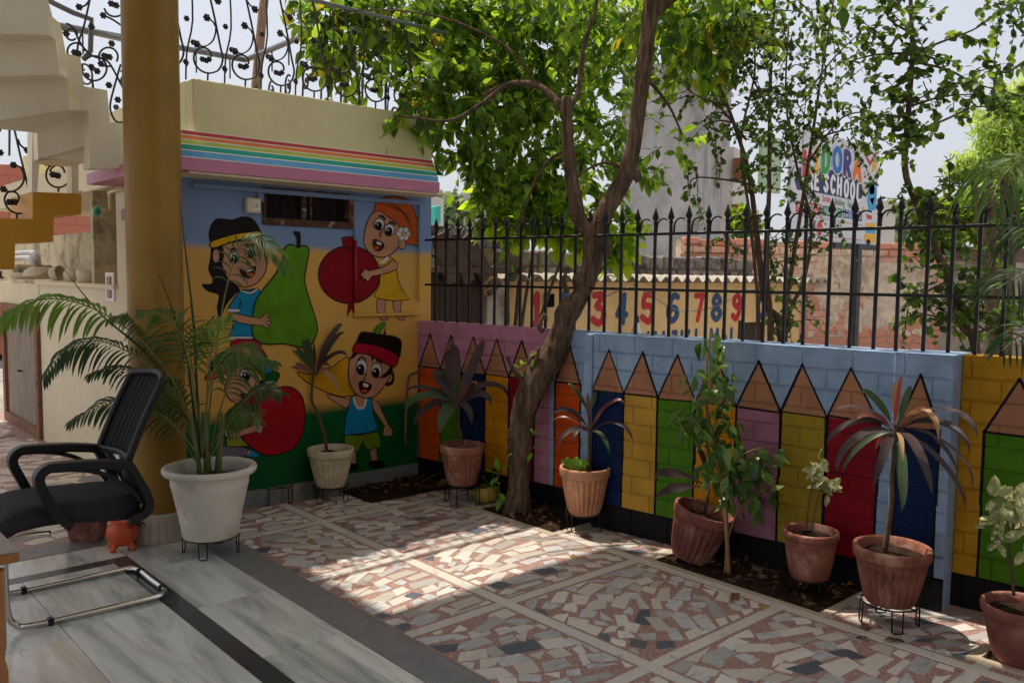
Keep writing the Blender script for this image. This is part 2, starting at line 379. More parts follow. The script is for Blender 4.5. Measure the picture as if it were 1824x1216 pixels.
# litter on the beds
M_dry = leafmat('dry_leaf', S(120, 86, 52), S(120, 80, 40), .8, .15)
n = 420; pi_ = rng.integers(0, 4, n); P = np.array([[rng.uniform(PITS[k][0], PITS[k][2]), rng.uniform(PITS[k][1], PITS[k][3]), .03+.02*rng.random()] for k in pi_])
D = np.c_[rng.normal(0, 1, (n, 2)), rng.normal(0, .3, n)]
litter = scatter_leaves('leaf_litter', P, D, rng.uniform(.02, .06, n), rng.uniform(-.8, .8, n), [M_dry, leafmat('dry_leaf_dark', S(80, 58, 38), S(70, 45, 25), .8, .1)], 'lance', .5, None, .4, rng.integers(0, 2, n))
tag(litter, kind='stuff')

# verandah floor: marble slabs, a black border strip and a grey edge band
M_bed = mat('grout', S(66, 62, 58), .8)
mb = MB(); mb.box((-3.5, -1.5, -.1), (XE-.002, 5.455, -.004)); ver = tag(mb.build('verandah_floor', M_bed), kind='structure')
M_slab = [marble('verandah_marble', S(222, 224, 220), S(150, 157, 154), S(194, 172, 156), 2.4, (2.2, .3, 1), .35, .12, .95, .05),
          marble('verandah_marble_pink', S(226, 224, 218), S(192, 174, 160), S(104, 116, 108), 2.0, (2.2, .3, 1), .25, .12, .9, .05)]
M_black = marble('black_marble', S(62, 64, 68), S(48, 50, 54), S(110, 112, 116), 3.5, (1, .3, 1), .4, .2, .5, .06)
M_greyb = mat('grey_kota_stone', S(128, 128, 130), .45, .12, 14, .1, 90, rand=.05)
def slabs(x0, x1, y0, y1, Lr, mats, gap=.0015, nm='marble_slab', z=.0):
    y = y0
    while y < y1-.02:
        L_ = min(rng.uniform(*Lr), y1-y); slabobj(nm, x0+gap, y+gap, x1-gap, y+L_-gap, -.02, z, mats[rng.integers(0, len(mats))], ver, .001); y += L_
slabs(1.935, XE-.003, -1.5, 5.23, (1.6, 2.4), [M_greyb], nm='grey_stone_slab', z=.002)
slabs(1.547, 1.935, -1.5, 5.23, (.62, .72), M_slab)
slabs(1.45, 1.547, -1.5, 4.96, (.9, 1.2), [M_black], nm='black_marble_strip')
for x0 in (1.0, .55, .1, -.35, -.8, -1.25, -1.7): slabs(x0, x0+.45, -1.5, 4.865, (.9, 1.3), M_slab)
x = 1.45
while x > -2: slabobj('black_marble_strip', x-.8, 4.867, x-.002, 4.957, -.02, 0, M_black, ver, .001); x -= .8
x = 1.545
while x > -2: slabobj('marble_slab', x-.6, 4.96, x-.002, 5.23, -.02, 0, M_slab[0], ver, .001); x -= .6
x = 2.12
while x > -2: slabobj('grey_stone_slab', x-1.2, 5.232, x-.002, 5.452, -.02, .002, M_greyb, ver, .001); x -= 1.2

# ================================================================== mural building
YM = 5.46
M_cream = mat('cream_paint', S(226, 212, 178), .55, .05, 2.5, .08, 50)
M_parapet = mat('parapet_paint', S(222, 212, 165), .55, .05, 2, .08, 50)
def mural_wall_mat():
    m = bpy.data.materials.new('mural_wall_paint'); m.use_nodes = True; t = m.node_tree; n = t.nodes; L = t.links.new; b = n['Principled BSDF']
    b.inputs['Roughness'].default_value = .5; b.inputs['Specular IOR Level'].default_value = .15
    tc = n.new('ShaderNodeTexCoord'); sp = n.new('ShaderNodeSeparateXYZ'); L(tc.outputs['Object'], sp.inputs[0])
    nz = n.new('ShaderNodeTexNoise'); nz.inputs['Scale'].default_value = 3; L(tc.outputs['Object'], nz.inputs[0])
    ma = n.new('ShaderNodeMath'); ma.operation = 'MULTIPLY_ADD'; ma.inputs[1].default_value = .05; L(nz.outputs[0], ma.inputs[0]); L(sp.outputs[2], ma.inputs[2])
    mr = n.new('ShaderNodeMapRange'); mr.inputs[1].default_value = 0; mr.inputs[2].default_value = 2.5; L(ma.outputs[0], mr.inputs[0])
    r = n.new('ShaderNodeValToRGB'); e = r.color_ramp.elements
    st = [(0, S(10, 92, 40)), (.62, S(10, 96, 44)), (.70, S(232, 176, 84)), (1.765, S(232, 180, 92)), (1.82, S(136, 162, 204)), (2.5, S(132, 160, 206))]
    e[0].position = 0; e[0].color = st[0][1]; e[1].position = 1; e[1].color = st[-1][1]
    for z, c in st[1:-1]: q = e.new(z/2.5); q.color = c
    L(mr.outputs[0], r.inputs[0])
    n2 = n.new('ShaderNodeTexNoise'); n2.inputs['Scale'].default_value = 2.2; n2.inputs['Detail'].default_value = 7; L(tc.outputs['Object'], n2.inputs[0])
    m2 = n.new('ShaderNodeMapRange'); m2.inputs[3].default_value = .68; m2.inputs[4].default_value = .95; L(n2.outputs[0], m2.inputs[0])
    hs = n.new('ShaderNodeHueSaturation'); L(m2.outputs[0], hs.inputs['Value']); L(r.outputs[0], hs.inputs['Color']); L(hs.outputs[0], b.inputs['Base Color'])
    bz = n.new('ShaderNodeTexNoise'); bz.inputs['Scale'].default_value = 45; L(tc.outputs['Object'], bz.inputs[0]); bp = n.new('ShaderNodeBump'); bp.inputs['Strength'].default_value = .12; bp.inputs['Distance'].default_value = .01
    L(bz.outputs[0], bp.inputs['Height']); L(bp.outputs[0], b.inputs['Normal']); return m
M_mw = mural_wall_mat()
bld = tag(empty('mural_building', (3.0, YM, 0)), 'low cream building with painted cartoon children and a rainbow ledge', 'building')
def bpart(mb, name, mats, parent=None):
    o = mb.build(name, mats, parent or bld)
    if (parent or bld) is bld: o.matrix_parent_inverse = Matrix.Translation((-3.0, -YM, 0))
    return o
XW0, XW1 = 2.05, 4.035
wx0, wz1 = 2.632, 2.172; wx1, wz0 = 3.318, 1.938       # window opening
mb = MB()
for lo, hi in (((XW0, YM, .11), (wx0, YM+.15, 2.25)), ((wx1, YM, .11), (XW1, YM+.15, 2.25)), ((wx0, YM, .11), (wx1, YM+.15, wz0)), ((wx0, YM, wz1), (wx1, YM+.15, 2.25))): mb.box(lo, hi)
bpart(mb, 'front_wall', M_mw)
mb = MB(); mb.box((XW1-.15, YM+.15, 0), (XW1, 11, 2.5)); bpart(mb, 'end_wall', M_mw)
mb = MB(); mb.box((XW0, YM+.151, 0), (XW0+.15, 6.64, 2.25)); bpart(mb, 'side_wall', M_cream)
mb = MB(); mb.box((XW0, 6.641, 0), (XW0+.2, 8.9, 1.47)); mb.box((XW0-.03, 6.641, 1.471), (XW0+.75, 8.9, 1.5)); bpart(mb, 'counter_wall', M_cream)
M_dirty = mat('stained_plaster', S(205, 192, 160), .85, .18, 5, .3, 30, c2=S(110, 98, 80), c2amt=.45)
mb = MB(); mb.box((XW0+.75, 6.6, 1.3), (XW0+.85, 9.6, 2.5)); mb.box((XW0+.75, 9.601, 1.3), (XW0+.85, 14, 2.02)); mb.box((XW0+.15, 6.5, 1.3), (XW0+.75, 6.6, 2.5)); bpart(mb, 'niche_wall', M_dirty)
mb = MB(); mb.box((XW0+.1, 7.55, 1.501), (XW0+.749, 7.62, 2.3)); bpart(mb, 'niche_divider', M_dirty)
M_plinth = mat('grey_skirting', S(120, 122, 124), .6, .2, 8, .2, 50, c2=S(150, 148, 140), c2amt=.3)
mb = MB(); mb.box((XW0+.2, YM-.02, 0), (XW1-.12, YM+.1, .118)); bpart(mb, 'skirting', M_plinth)
# roof slab, parapet
mb = MB(); mb.box((2.08, YM-.02, 2.252), (XW1, 11, 2.484)); bpart(mb, 'roof', M_cream)
mb = MB(); mb.box((2.164, YM, 2.485), (4.042, YM+.12, 2.822), 0, .006); mb.box((2.164, YM+.12, 2.485), (2.28, 9.0, 2.822)); mb.box((3.92, YM+.12, 2.485), (4.042, 10.4, 2.81)); mb.box((2.28, 10.3, 2.485), (3.92, 10.42, 2.81)); bpart(mb, 'parapet', M_parapet)
# rainbow ledge: each painted step goes round the front and the left face
BANDS = [('red', S(196, 56, 58), 2.486, 2.452, .06), ('orange', S(240, 136, 56), 2.452, 2.417, .10), ('lime', S(190, 208, 80), 2.417, 2.382, .145), ('teal', S(10, 164, 146), 2.382, 2.341, .19), ('blue', S(92, 162, 216), 2.341, 2.294, .235), ('pink', S(198, 122, 156), 2.294, 2.212, .28)]
WHT = mat('white_plate_and_gleam', S(238, 236, 230), .4, .04, 6, .05, 60)  # white of the fittings; on the ledge steps it imitates gleaming light
for nm, c, zt, zb, pr in BANDS:
    mm = mat('ledge_'+nm, c, .42, .06, 4, .08, 50); mb = MB()
    xa, xb = XW0+.08-pr, 4.03-.125*(pr/.28); y0 = YM-pr
    poly = [(xa, y0), (xb, y0), (xb, YM+.05), (2.17, YM+.05), (2.17, 6.62), (xa, 6.62)]
    mb.prism([(x, y, zb+.0005) for x, y in poly], (0, 0, zt-zb-.0075))
    o = bpart(mb, 'rainbow_step', mm)
    mb = MB(); mb.prism([(x+(-.0015 if x == xa else 0), y-(.0015 if y == y0 else 0), zt-.0068) for x, y in poly], (0, 0, .0055)); bpart(mb, 'step_gleam', WHT)  # white strip paints in the light that gleams along each step top
mb = MB(); mb.box((XW0-.02, YM-.26, 2.196), (XW1-.05, YM-.002, 2.211)); bpart(mb, 'soffit', M_cream)
# conduit trunking along the top of the wall
M_trunk = mat('trunking', S(150, 168, 200), .5, .05)
mb = MB(); mb.box((XW0+.1, YM-.03, 2.135), (XW1-.12, YM-.001, 2.165), 0, .003); mb.box((2.585, YM-.025, 2.075), (2.625, YM-.001, 2.134), 0, .003); mb.box((XW1-.13, YM-.025, 1.4), (XW1-.1, YM-.001, 2.134), 0, .003)
bpart(mb, 'cable_trunking', M_mw)
# window
M_rust = mat('rusty_frame', S(84, 52, 38), .8, .3, 20, .5, 70, c2=S(190, 180, 165), c2amt=.22)
M_dark = mat('dark_interior', S(26, 23, 21), .9, .2, spec=.1)
M_glass = mat('dusty_glass', S(36, 30, 27), .6, .25, 9, .1, 40, spec=.15)
win = MB(); t = .035
for lo, hi in (((wx0-.01, YM-.02, wz0-.012), (wx1+.01, YM+.06, wz0+t)), ((wx0-.01, YM-.02, wz1-.018), (wx1+.01, YM+.06, wz1+.006)), ((wx0-.01, YM-.018, wz0+t), (wx0+.014, YM+.06, wz1-.018)), ((wx1-t, YM-.018, wz0+t), (wx1+.01, YM+.06, wz1-.018))): win.box(lo, hi, 0, .004)
wo = bpart(win, 'window', M_rust)
mb = MB(); mb.box((wx0, YM+.06, wz0), (wx1, YM+.07, wz1)); mb.build('pane', M_glass, wo).matrix_parent_inverse = Matrix.Identity(4)
wg = MB()
for k in range(10): wg.tube([(wx0+.03+k*.066, YM+.03, wz0+.02), (wx0+.03+k*.066, YM+.03, wz1-.01)], .004, 0, 5)
for k in range(9):
    a = [(wx0+.063+k*.066+.03*cos(q), YM+.03, (wz0+wz1)/2+.03*sin(q)) for q in np.linspace(0, 2*pi, 13)]; wg.tube(a, .003, 0, 4)
wg.build('grille', mat('grille_brown', S(48, 42, 37), .8, .2, spec=.2), wo)
mb = MB(); mb.box((2.93, YM+.035, wz0+.03), (2.975, YM+.05, wz1-.02)); mb.box((3.0, YM+.04, wz0+.03), (3.02, YM+.055, wz1-.02)); mb.build('shutter_rail', M_rust, wo)
# switch box, painted pipe
M_plast = mat('ivory_plastic', S(216, 208, 186), .35, .06, 8, .03)
sb = MB(); a = on_y(452, 366, YM-.04); sb.box((a[0]-.05, YM-.05, a[2]-.05), (a[0]+.05, YM-.001, a[2]+.05), 0, .008); so_ = sb.build('switch_box', M_plast)
sb2 = MB(); sb2.box((a[0]-.02, YM-.056, a[2]-.03), (a[0]+.035, YM-.0505, a[2]+.03), 0, .002); sb2.build('switch_plate', WHT, so_)
for k in (-.004, .02): s3 = MB(); s3.box((a[0]+k-.009, YM-.062, a[2]-.018), (a[0]+k+.009, YM-.0565, a[2]+.018), 0, .003); s3.build('switch', M_plast, so_)
tag(so_, 'ivory two-way switch box on the blue wall beside the dark window', 'switch box')
pp = [on_y(628, 408, YM-.02), on_y(634, 562, YM-.02)]; q = on_y(750, 572, YM-.02); pz = pp[1]; zr0, zr1_ = on_y(631, 428, YM-.02)[2], on_y(633, 540, YM-.02)[2]
wpipe = empty('water_pipe', (pz[0], YM-.02, pz[2])); tag(wpipe, 'slim painted water pipe bending along the mural below the window', 'pipe'); wpi = Matrix.Translation((-pz[0], -YM+.02, -pz[2]))
def pipe_part(pts, m, r=.012):
    mb = MB(); mb.tube(pts, r, 0, 8); o = mb.build('pipe_length', m, wpipe); o.matrix_parent_inverse = wpi
pipe_part([(pz[0], YM-.016, pp[0][2]), (pz[0], YM-.016, zr0)], M_mw); pipe_part([(pz[0], YM-.016, zr0-.0005), (pz[0], YM-.016, zr1_)], mat('pipe_red', S(142, 8, 28), .45, .1))
pipe_part(smooth_path([(pz[0], YM-.016, zr1_-.0005), (pz[0], YM-.016, pz[2]+.03), (pz[0]+.008, YM-.016, pz[2]+.006), (pz[0]+.03, YM-.016, pz[2]), (q[0], YM-.016, pz[2])], 4), M_mw)
pipe_part([(q[0]-.1, YM-.016, pz[2]), (q[0]-.07, YM-.016, pz[2])], M_mw, .0155)

# ------------------------------------------------------------------ the painted children (flat paint on the wall)
PC = {'skin': S(206, 150, 118), 'black': S(22, 18, 20), 'hairb': S(36, 24, 24), 'yellow': S(226, 176, 30), 'white': S(226, 220, 226), 'blue': S(24, 140, 190), 'red': S(176, 18, 44), 'maroon': S(74, 22, 22), 'tongue': S(214, 88, 40), 'pear': S(96, 150, 22), 'pom': S(142, 8, 28), 'orange': S(206, 92, 32), 'apple': S(172, 16, 32), 'green': S(112, 140, 30), 'lgreen': S(160, 158, 36), 'dgreen': S(20, 92, 30), 'grey': S(120, 108, 126), 'mango': S(222, 160, 24), 'capblack': S(34, 14, 18)}
PM = {k: mat('paint_'+k, tuple(v*.85 for v in c[:3])+(1,), .5, .15, 7, .1, 45, spec=.12) for k, c in PC.items()}; PK = list(PM)
class Paint:
    def __init__(s, ox, oy, sc): s.o = (ox, oy, sc); s.mb = MB(); s.k = 0
    def w(s, p): a = on_y(p[0]/s.o[2]+s.o[0], p[1]/s.o[2]+s.o[1], YM); return np.array([a[0], 0, a[2]])
    def fill(s, pts, c, line=6, smooth=True, k=4):
        P = [s.w(p) for p in pts]
        if smooth and len(P) > 4: P = smooth_path(P, k, True)
        s.k += 1; y = YM-.0004-.0002*s.k; V = [(p[0], y, p[2]) for p in P]
        ar = sum(V[i][0]*V[(i+1) % len(V)][2]-V[(i+1) % len(V)][0]*V[i][2] for i in range(len(V)))
        if ar < 0: V = V[::-1]
        s.mb.add(V, [tuple(range(len(V)))], PK.index(c))
        if line: s.ribbon([(v[0], v[2]) for v in V], line, True)
    def ribbon(s, P, wd, closed=False, c='black'):
        P = [np.array(p) for p in P]; n = len(P); s.k += 1; y = YM-.0004-.0002*s.k; h = wd*.0022/4*1.15; V = []
        for i in range(n):
            t = P[(i+1) % n]-P[i-1] if closed else P[min(i+1, n-1)]-P[max(i-1, 0)]
            t = t/(np.linalg.norm(t)+1e-9); nn = np.array([-t[1], t[0]]); hh = h*(1 if closed else (.5 if i in (0, n-1) else 1))
            V += [(P[i][0]+nn[0]*hh, y, P[i][1]+nn[1]*hh), (P[i][0]-nn[0]*hh, y, P[i][1]-nn[1]*hh)]
        s.mb.add(V, [(2*i+1, 2*i, 2*((i+1) % n), 2*((i+1) % n)+1)[::-1] for i in range(n if closed else n-1)], PK.index(c))
    def stroke(s, pts, wd=7, c='black'):
        P = smooth_path([s.w(p) for p in pts], 5); s.ribbon([(p[0], p[2]) for p in P], wd, False, c)
    def ell(s, x, y, rx, ry, c, line=5): s.fill([(x+rx*cos(a), y+ry*sin(a)) for a in np.linspace(0, 2*pi, 17)[:-1]], c, line, True, 2)
    def eye(s, x, y, rx, ry, dx, dy, k=.72):
        s.ell(x, y, rx, ry, 'white'); s.ell(x+dx, y+dy, rx*k, ry*k, 'black', 0); s.ell(x+dx-rx*.2, y+dy-ry*.25, rx*.16, ry*.16, 'white', 0)
    def done(s, name): return bpart(s.mb, name, [PM[k] for k in PK])
C5 = (310, 310, 3.881); C6 = (310, 560, 3.577)
p = Paint(*C5)                                           # child with the pear
p.fill([(265, 340), (310, 310), (400, 318), (470, 298), (530, 305), (570, 345), (600, 410), (620, 500), (560, 520), (330, 520), (320, 600), (335, 660), (380, 740), (450, 790), (420, 830), (360, 900), (318, 990), (300, 920), (310, 835), (240, 810), (195, 765), (255, 762), (270, 730), (240, 660), (250, 600), (258, 500), (242, 420)], 'hairb')
p.ell(290, 565, 26, 48, 'skin')
p.fill([(330, 500), (420, 470), (520, 462), (600, 480), (633, 560), (640, 640), (612, 710), (560, 760), (490, 782), (420, 760), (365, 710), (332, 630), (320, 560)], 'skin')
p.fill([(320, 520), (335, 500), (345, 560), (330, 640), (345, 690), (322, 640)], 'hairb', 0)
p.fill([(252, 470), (330, 440), (420, 415), (510, 402), (590, 395), (610, 432), (520, 440), (420, 462), (340, 490), (262, 512)], 'yellow')
p.eye(523, 540, 32, 40, 3, 8); p.eye(413, 578, 33, 40, 3, 6)
p.stroke([(488, 497), (520, 484), (552, 494)], 13); p.stroke([(383, 535), (405, 518), (432, 520)], 13); p.stroke([(490, 578), (508, 608), (510, 635)], 8)
p.fill([(455, 660), (500, 664), (558, 638), (556, 680), (535, 708), (505, 716), (472, 698)], 'maroon'); p.fill([(490, 666), (540, 652), (536, 668), (495, 682)], 'white', 2, False); p.ell(526, 694, 26, 15, 'tongue', 3)
p.fill([(395, 170+720), (455, 800), (520, 800), (580, 790), (605, 830), (560, 920), (542, 1040), (540, 1132), (455, 1138), (375, 1130), (412, 1040), (390, 985), (375, 920)], 'blue', 6, False)
p.fill([(455, 798), (520, 815), (568, 790), (580, 798), (525, 830), (462, 812)], 'white', 4); p.fill([(365, 930), (450, 932), (452, 952), (368, 956)], 'white', 3, False); p.fill([(378, 1118), (540, 1122), (540, 1142), (370, 1142)], 'white', 3, False)
p.stroke([(452, 858), (455, 890), (450, 925)], 6)
p.fill([(395, 1146), (440, 1140), (590, 1142), (600, 1200), (640, 1262), (640, 1310), (582, 1320), (545, 1250), (508, 1180), (490, 1176), (470, 1210), (455, 1260), (405, 1240), (390, 1190)], 'red', 6, False)
p.fill([(790, 490), (760, 520), (745, 600), (700, 690), (620, 790), (565, 870), (540, 980), (540, 1100), (570, 1150), (640, 1175), (760, 1172), (870, 1195), (940, 1180), (980, 1110), (985, 1040), (950, 920), (910, 790), (900, 720), (915, 620), (930, 540), (920, 505), (890, 495), (850, 508), (820, 490)], 'pear', 7)
p.fill([(820, 398), (865, 398), (872, 440), (868, 502), (848, 502), (845, 440)], 'hairb', 3, False)
p.fill([(375, 952), (440, 965), (520, 985), (595, 995), (635, 958), (650, 966), (645, 988), (664, 1000), (656, 1014), (667, 1030), (656, 1045), (648, 1066), (628, 1060), (600, 1045), (520, 1040), (440, 1025), (395, 1003)], 'skin', 5, False)
p.stroke([(628, 1000), (645, 992)], 4); p.stroke([(630, 1018), (655, 1014)], 4); p.stroke([(630, 1036), (655, 1044)], 4)
p.o = C6; p.ell(572, 348, 54, 30, 'blue'); p.ell(572, 338, 14, 14, 'white', 2); p.done('painted_child')
p = Paint(*C5)                                           # child with the pomegranate
p.fill([(1410, 865), (1465, 872), (1455, 930), (1478, 1003), (1425, 1003), (1400, 925)], 'skin', 5); p.fill([(1515, 870), (1572, 870), (1565, 940), (1597, 1003), (1550, 1003), (1518, 930)], 'skin', 5)
p.fill([(1490, 570), (1530, 600), (1545, 720), (1570, 790), (1628, 868), (1520, 876), (1430, 865), (1380, 845), (1420, 760), (1425, 690), (1430, 620)], 'yellow', 6, False)
p.ell(1210, 695, 213, 199, 'pom', 7); p.fill([(1157, 440), (1200, 433), (1247, 437), (1240, 508), (1170, 508)], 'pom', 6, False); p.fill([(1205, 885), (1255, 885), (1245, 980), (1226, 930), (1195, 985)], 'pom', 4, False)
p.fill([(1378, 265), (1430, 255), (1470, 290), (1545, 340), (1580, 400), (1572, 480), (1540, 520), (1490, 560), (1430, 576), (1370, 560), (1322, 510), (1310, 450), (1325, 360), (1348, 305)], 'skin')
p.ell(1575, 482, 26, 38, 'skin')
p.fill([(1378, 262), (1395, 200), (1440, 165), (1510, 153), (1590, 165), (1640, 205), (1670, 290), (1707, 358), (1672, 350), (1702, 408), (1672, 400), (1702, 467), (1675, 455), (1697, 499), (1600, 480), (1590, 430), (1560, 370), (1540, 340), (1470, 290), (1430, 255)], 'orange', 6, False)
for k in range(6): p.stroke([(1400+k*26, 205+k*9), (1480+k*26, 198+k*16), (1560+k*18, 240+k*26), (1600+k*8, 300+k*24)], 2.5)
for k in range(6): p.ell(1583+30*cos(k*1.047), 413+30*sin(k*1.047), 20, 20, 'white', 3)
p.ell(1583, 413, 14, 14, 'yellow', 3)
p.eye(1415, 347, 34, 40, -5, 12); p.eye(1485, 387, 34, 41, -4, 10)
p.stroke([(1412, 290), (1440, 296), (1457, 318)], 12); p.stroke([(1482, 332), (1505, 336), (1528, 352)], 12); p.stroke([(1432, 393), (1420, 420), (1424, 440)], 7)
p.fill([(1380, 452), (1445, 484), (1432, 518), (1402, 530), (1375, 500)], 'maroon'); p.fill([(1398, 462), (1432, 478), (1425, 494), (1394, 484)], 'white', 2, False); p.ell(1396, 510, 18, 13, 'tongue', 2)
p.stroke([(1420, 615), (1450, 600), (1475, 572)], 18, 'white')
p.fill([(1510, 590), (1540, 620), (1535, 655), (1480, 680), (1400, 700), (1362, 706), (1345, 732), (1326, 744), (1318, 722), (1300, 726), (1300, 708), (1284, 700), (1290, 685), (1304, 670), (1310, 654), (1345, 668), (1420, 650), (1470, 628)], 'skin', 5, False)
p.done('painted_child')
p = Paint(*C6)                                           # child in the tank top
p.fill([(785, 365), (860, 380), (940, 360), (1010, 330), (1110, 270), (1115, 400), (1138, 470), (1150, 512), (1060, 520), (960, 490), (880, 450), (820, 410)], 'mango')
p.fill([(975, 508), (1040, 520), (1120, 545), (1100, 592), (1030, 560), (990, 532)], 'skin', 5)
for k in range(4): p.ell(932+k*15, 358, 8, 19, 'skin', 3)
p.fill([(1125, 870), (1162, 870), (1155, 958), (1115, 958)], 'skin', 5, False); p.fill([(1245, 855), (1287, 850), (1296, 935), (1255, 940)], 'skin', 5, False)
p.ell(1135, 972, 40, 24, 'black'); p.ell(1290, 953, 50, 25, 'black')
p.fill([(1258, 535), (1300, 560), (1330, 630), (1365, 700), (1392, 735), (1388, 772), (1376, 768), (1370, 776), (1356, 772), (1346, 778), (1338, 768), (1324, 766), (1340, 710), (1300, 650), (1265, 600)], 'skin', 5, False)
p.fill([(1085, 766), (1180, 765), (1300, 742), (1318, 842), (1230, 862), (1198, 808), (1170, 876), (1085, 872)], 'green', 6, False)
p.fill([(1150, 515), (1222, 528), (1212, 585), (1180, 596), (1155, 565)], 'skin', 4)
p.fill([(1145, 520), (1152, 560), (1165, 588), (1188, 600), (1212, 588), (1225, 530), (1258, 535), (1265, 620), (1296, 726), (1240, 752), (1150, 762), (1080, 766), (1090, 650), (1115, 570), (1128, 524)], 'blue', 6, False)
p.stroke([(1140, 522), (1150, 560), (1165, 590), (1188, 597), (1210, 584), (1223, 534)], 12, 'white')
p.fill([(1375, 350), (1398, 380), (1395, 430), (1365, 452), (1342, 440), (1345, 390)], 'hairb', 4); p.ell(1366, 398, 22, 34, 'skin', 4)
p.fill([(1130, 265), (1220, 245), (1300, 280), (1378, 330), (1370, 400), (1330, 460), (1290, 510), (1240, 530), (1180, 520), (1130, 470), (1110, 400), (1112, 320)], 'skin')
p.fill([(1385, 320), (1350, 365), (1300, 408), (1345, 395), (1318, 415), (1365, 385), (1390, 360)], 'hairb', 2, False); p.fill([(1245, 250), (1262, 300), (1275, 268), (1290, 305), (1300, 280)], 'hairb', 2, False); p.fill([(1145, 240), (1110, 290), (1140, 275), (1165, 250)], 'hairb', 2, False)
p.fill([(1165, 165), (1180, 125), (1200, 112), (1260, 118), (1330, 130), (1400, 140), (1440, 165), (1442, 215), (1425, 275), (1340, 250), (1250, 215), (1155, 200)], 'capblack')
p.fill([(1155, 185), (1250, 190), (1340, 215), (1425, 268), (1395, 335), (1300, 285), (1220, 252), (1140, 242)], 'red')
p.fill([(1270, 118), (1285, 80), (1330, 52), (1342, 68), (1315, 95), (1305, 124)], 'pear', 5); p.fill([(1328, 130), (1340, 80), (1346, 132)], 'black', 0, False)
p.eye(1190, 333, 35, 48, -6, 16); p.eye(1285, 355, 33, 46, -4, 15)
p.stroke([(1165, 292), (1190, 268), (1222, 288)], 9); p.stroke([(1293, 296), (1310, 300), (1322, 314)], 9); p.stroke([(1225, 370), (1204, 405), (1215, 418)], 7)
p.fill([(1180, 425), (1250, 445), (1240, 480), (1206, 503), (1180, 480)], 'maroon', 6); p.fill([(1198, 431), (1236, 444), (1228, 464), (1200, 458)], 'white', 2, False); p.ell(1206, 486, 20, 12, 'tongue', 2)
p.done('painted_child')
p = Paint(*C6)                                           # child hugging the apple
p.fill([(300, 850), (340, 833), (465, 850), (475, 895), (380, 912), (305, 898)], 'grey'); p.fill([(485, 852), (552, 890), (520, 912), (458, 904)], 'blue', 6, False); p.fill([(470, 858), (495, 880), (462, 898)], 'skin', 4, False)
p.fill([(365, 600), (410, 570), (420, 700), (430, 790), (485, 838), (335, 842), (335, 780)], 'lgreen', 6, False); p.fill([(300, 725), (315, 650), (365, 590), (372, 720)], 'green', 6, False)
p.fill([(330, 440), (390, 330), (470, 300), (512, 360), (520, 440), (490, 505), (430, 545), (370, 552), (328, 500)], 'skin'); p.fill([(385, 545), (425, 545), (420, 580), (388, 580)], 'skin', 3, False)
p.eye(450, 385, 33, 40, 5, 8); p.ell(440, 512, 20, 12, 'maroon', 5)
p.fill([(235, 350), (250, 280), (320, 235), (400, 230), (450, 265), (400, 290), (300, 330)], 'hairb'); p.fill([(195, 402), (290, 320), (400, 275), (472, 285), (450, 312), (330, 370), (250, 412)], 'orange')
p.fill([(600, 492), (540, 480), (480, 500), (430, 540), (402, 620), (400, 700), (440, 790), (510, 860), (590, 895), (680, 885), (760, 850), (815, 760), (832, 650), (820, 540), (770, 475), (710, 458), (650, 470)], 'apple', 7)
p.fill([(530, 440), (555, 415), (600, 455), (612, 490), (588, 486), (570, 455)], 'hairb', 3, False); p.fill([(575, 445), (570, 400), (600, 360), (665, 372), (660, 412), (620, 450)], 'dgreen')
p.fill([(305, 725), (370, 738), (440, 725), (500, 705), (513, 658), (530, 672), (530, 690), (552, 674), (552, 700), (570, 712), (560, 740), (545, 762), (522, 745), (450, 765), (380, 787), (328, 777)], 'skin', 5, False)
p.done('painted_child')
# ================================================================== boundary wall of painted blocks
WALLC = {'lblue': S(158, 184, 218), 'pinkbg': S(206, 142, 170), 'ochre': S(206, 150, 34), 'wood': S(186, 132, 100), 'black': S(24, 22, 24), 'w_orange': S(214, 84, 16), 'w_green': S(78, 132, 14), 'w_navy': S(10, 38, 84), 'w_amber': S(226, 152, 14), 'w_red': S(146, 12, 32), 'w_tan': S(206, 160, 62), 'w_pink': S(186, 124, 152), 'w_olive': S(172, 146, 40)}
WALLC = {k: tuple(v*.84 for v in c[:3])+(1,) for k, c in WALLC.items()}
WM = {k: mat('wall_'+k, c, .55, .16, 6, .4, 34, spec=.15, c2=tuple(v*.62+.018 for v in c[:3])+(1,), c2amt=.16) for k, c in WALLC.items()}; WK = list(WM)
OFFL, OFFR, OFFY = -.14, 0., -.12
VB, VT, VV, VA = .165, 1.243, .882, 1.148
PENCILS = []
def pencil(x0, x1, c, off, y=700, xa=None, line_l=True, line_r=True):
    s0, s1 = on_wall(x0, y, off)[0], on_wall(x1, y, off)[0]; sa = (s0+s1)/2 if xa is None else on_wall(xa, 630, off)[0]
    PENCILS.append((s0, s1, sa, c, off))
for a, b, c, xa in ((746, 784, 'w_orange', 766), (784, 821, 'w_green', 803), (821, 864, 'w_navy', 843), (864, 906, 'w_amber', 885), (906, 953, 'w_red', 929), (989, 1034, 'w_orange', 1014)): pencil(a, b, c, OFFL, 690, xa)
for a, b, c, xa in ((1054, 1110, 'w_navy', 1085), (1110, 1171, 'w_tan', 1145), (1171, 1238, 'w_green', 1207), (1238, 1311, 'w_amber', 1277), (1311, 1390, 'w_pink', 1352), (1390, 1473, 'w_olive', 1430), (1473, 1567, 'w_red', 1517), (1602, 1678, 'w_navy', 1645)): pencil(a, b, c, OFFR, 740, xa)
pencil(1753, 1870, 'w_green', OFFY, 780, None); pencil(1870, 2010, 'w_orange', OFFY, 780, None)
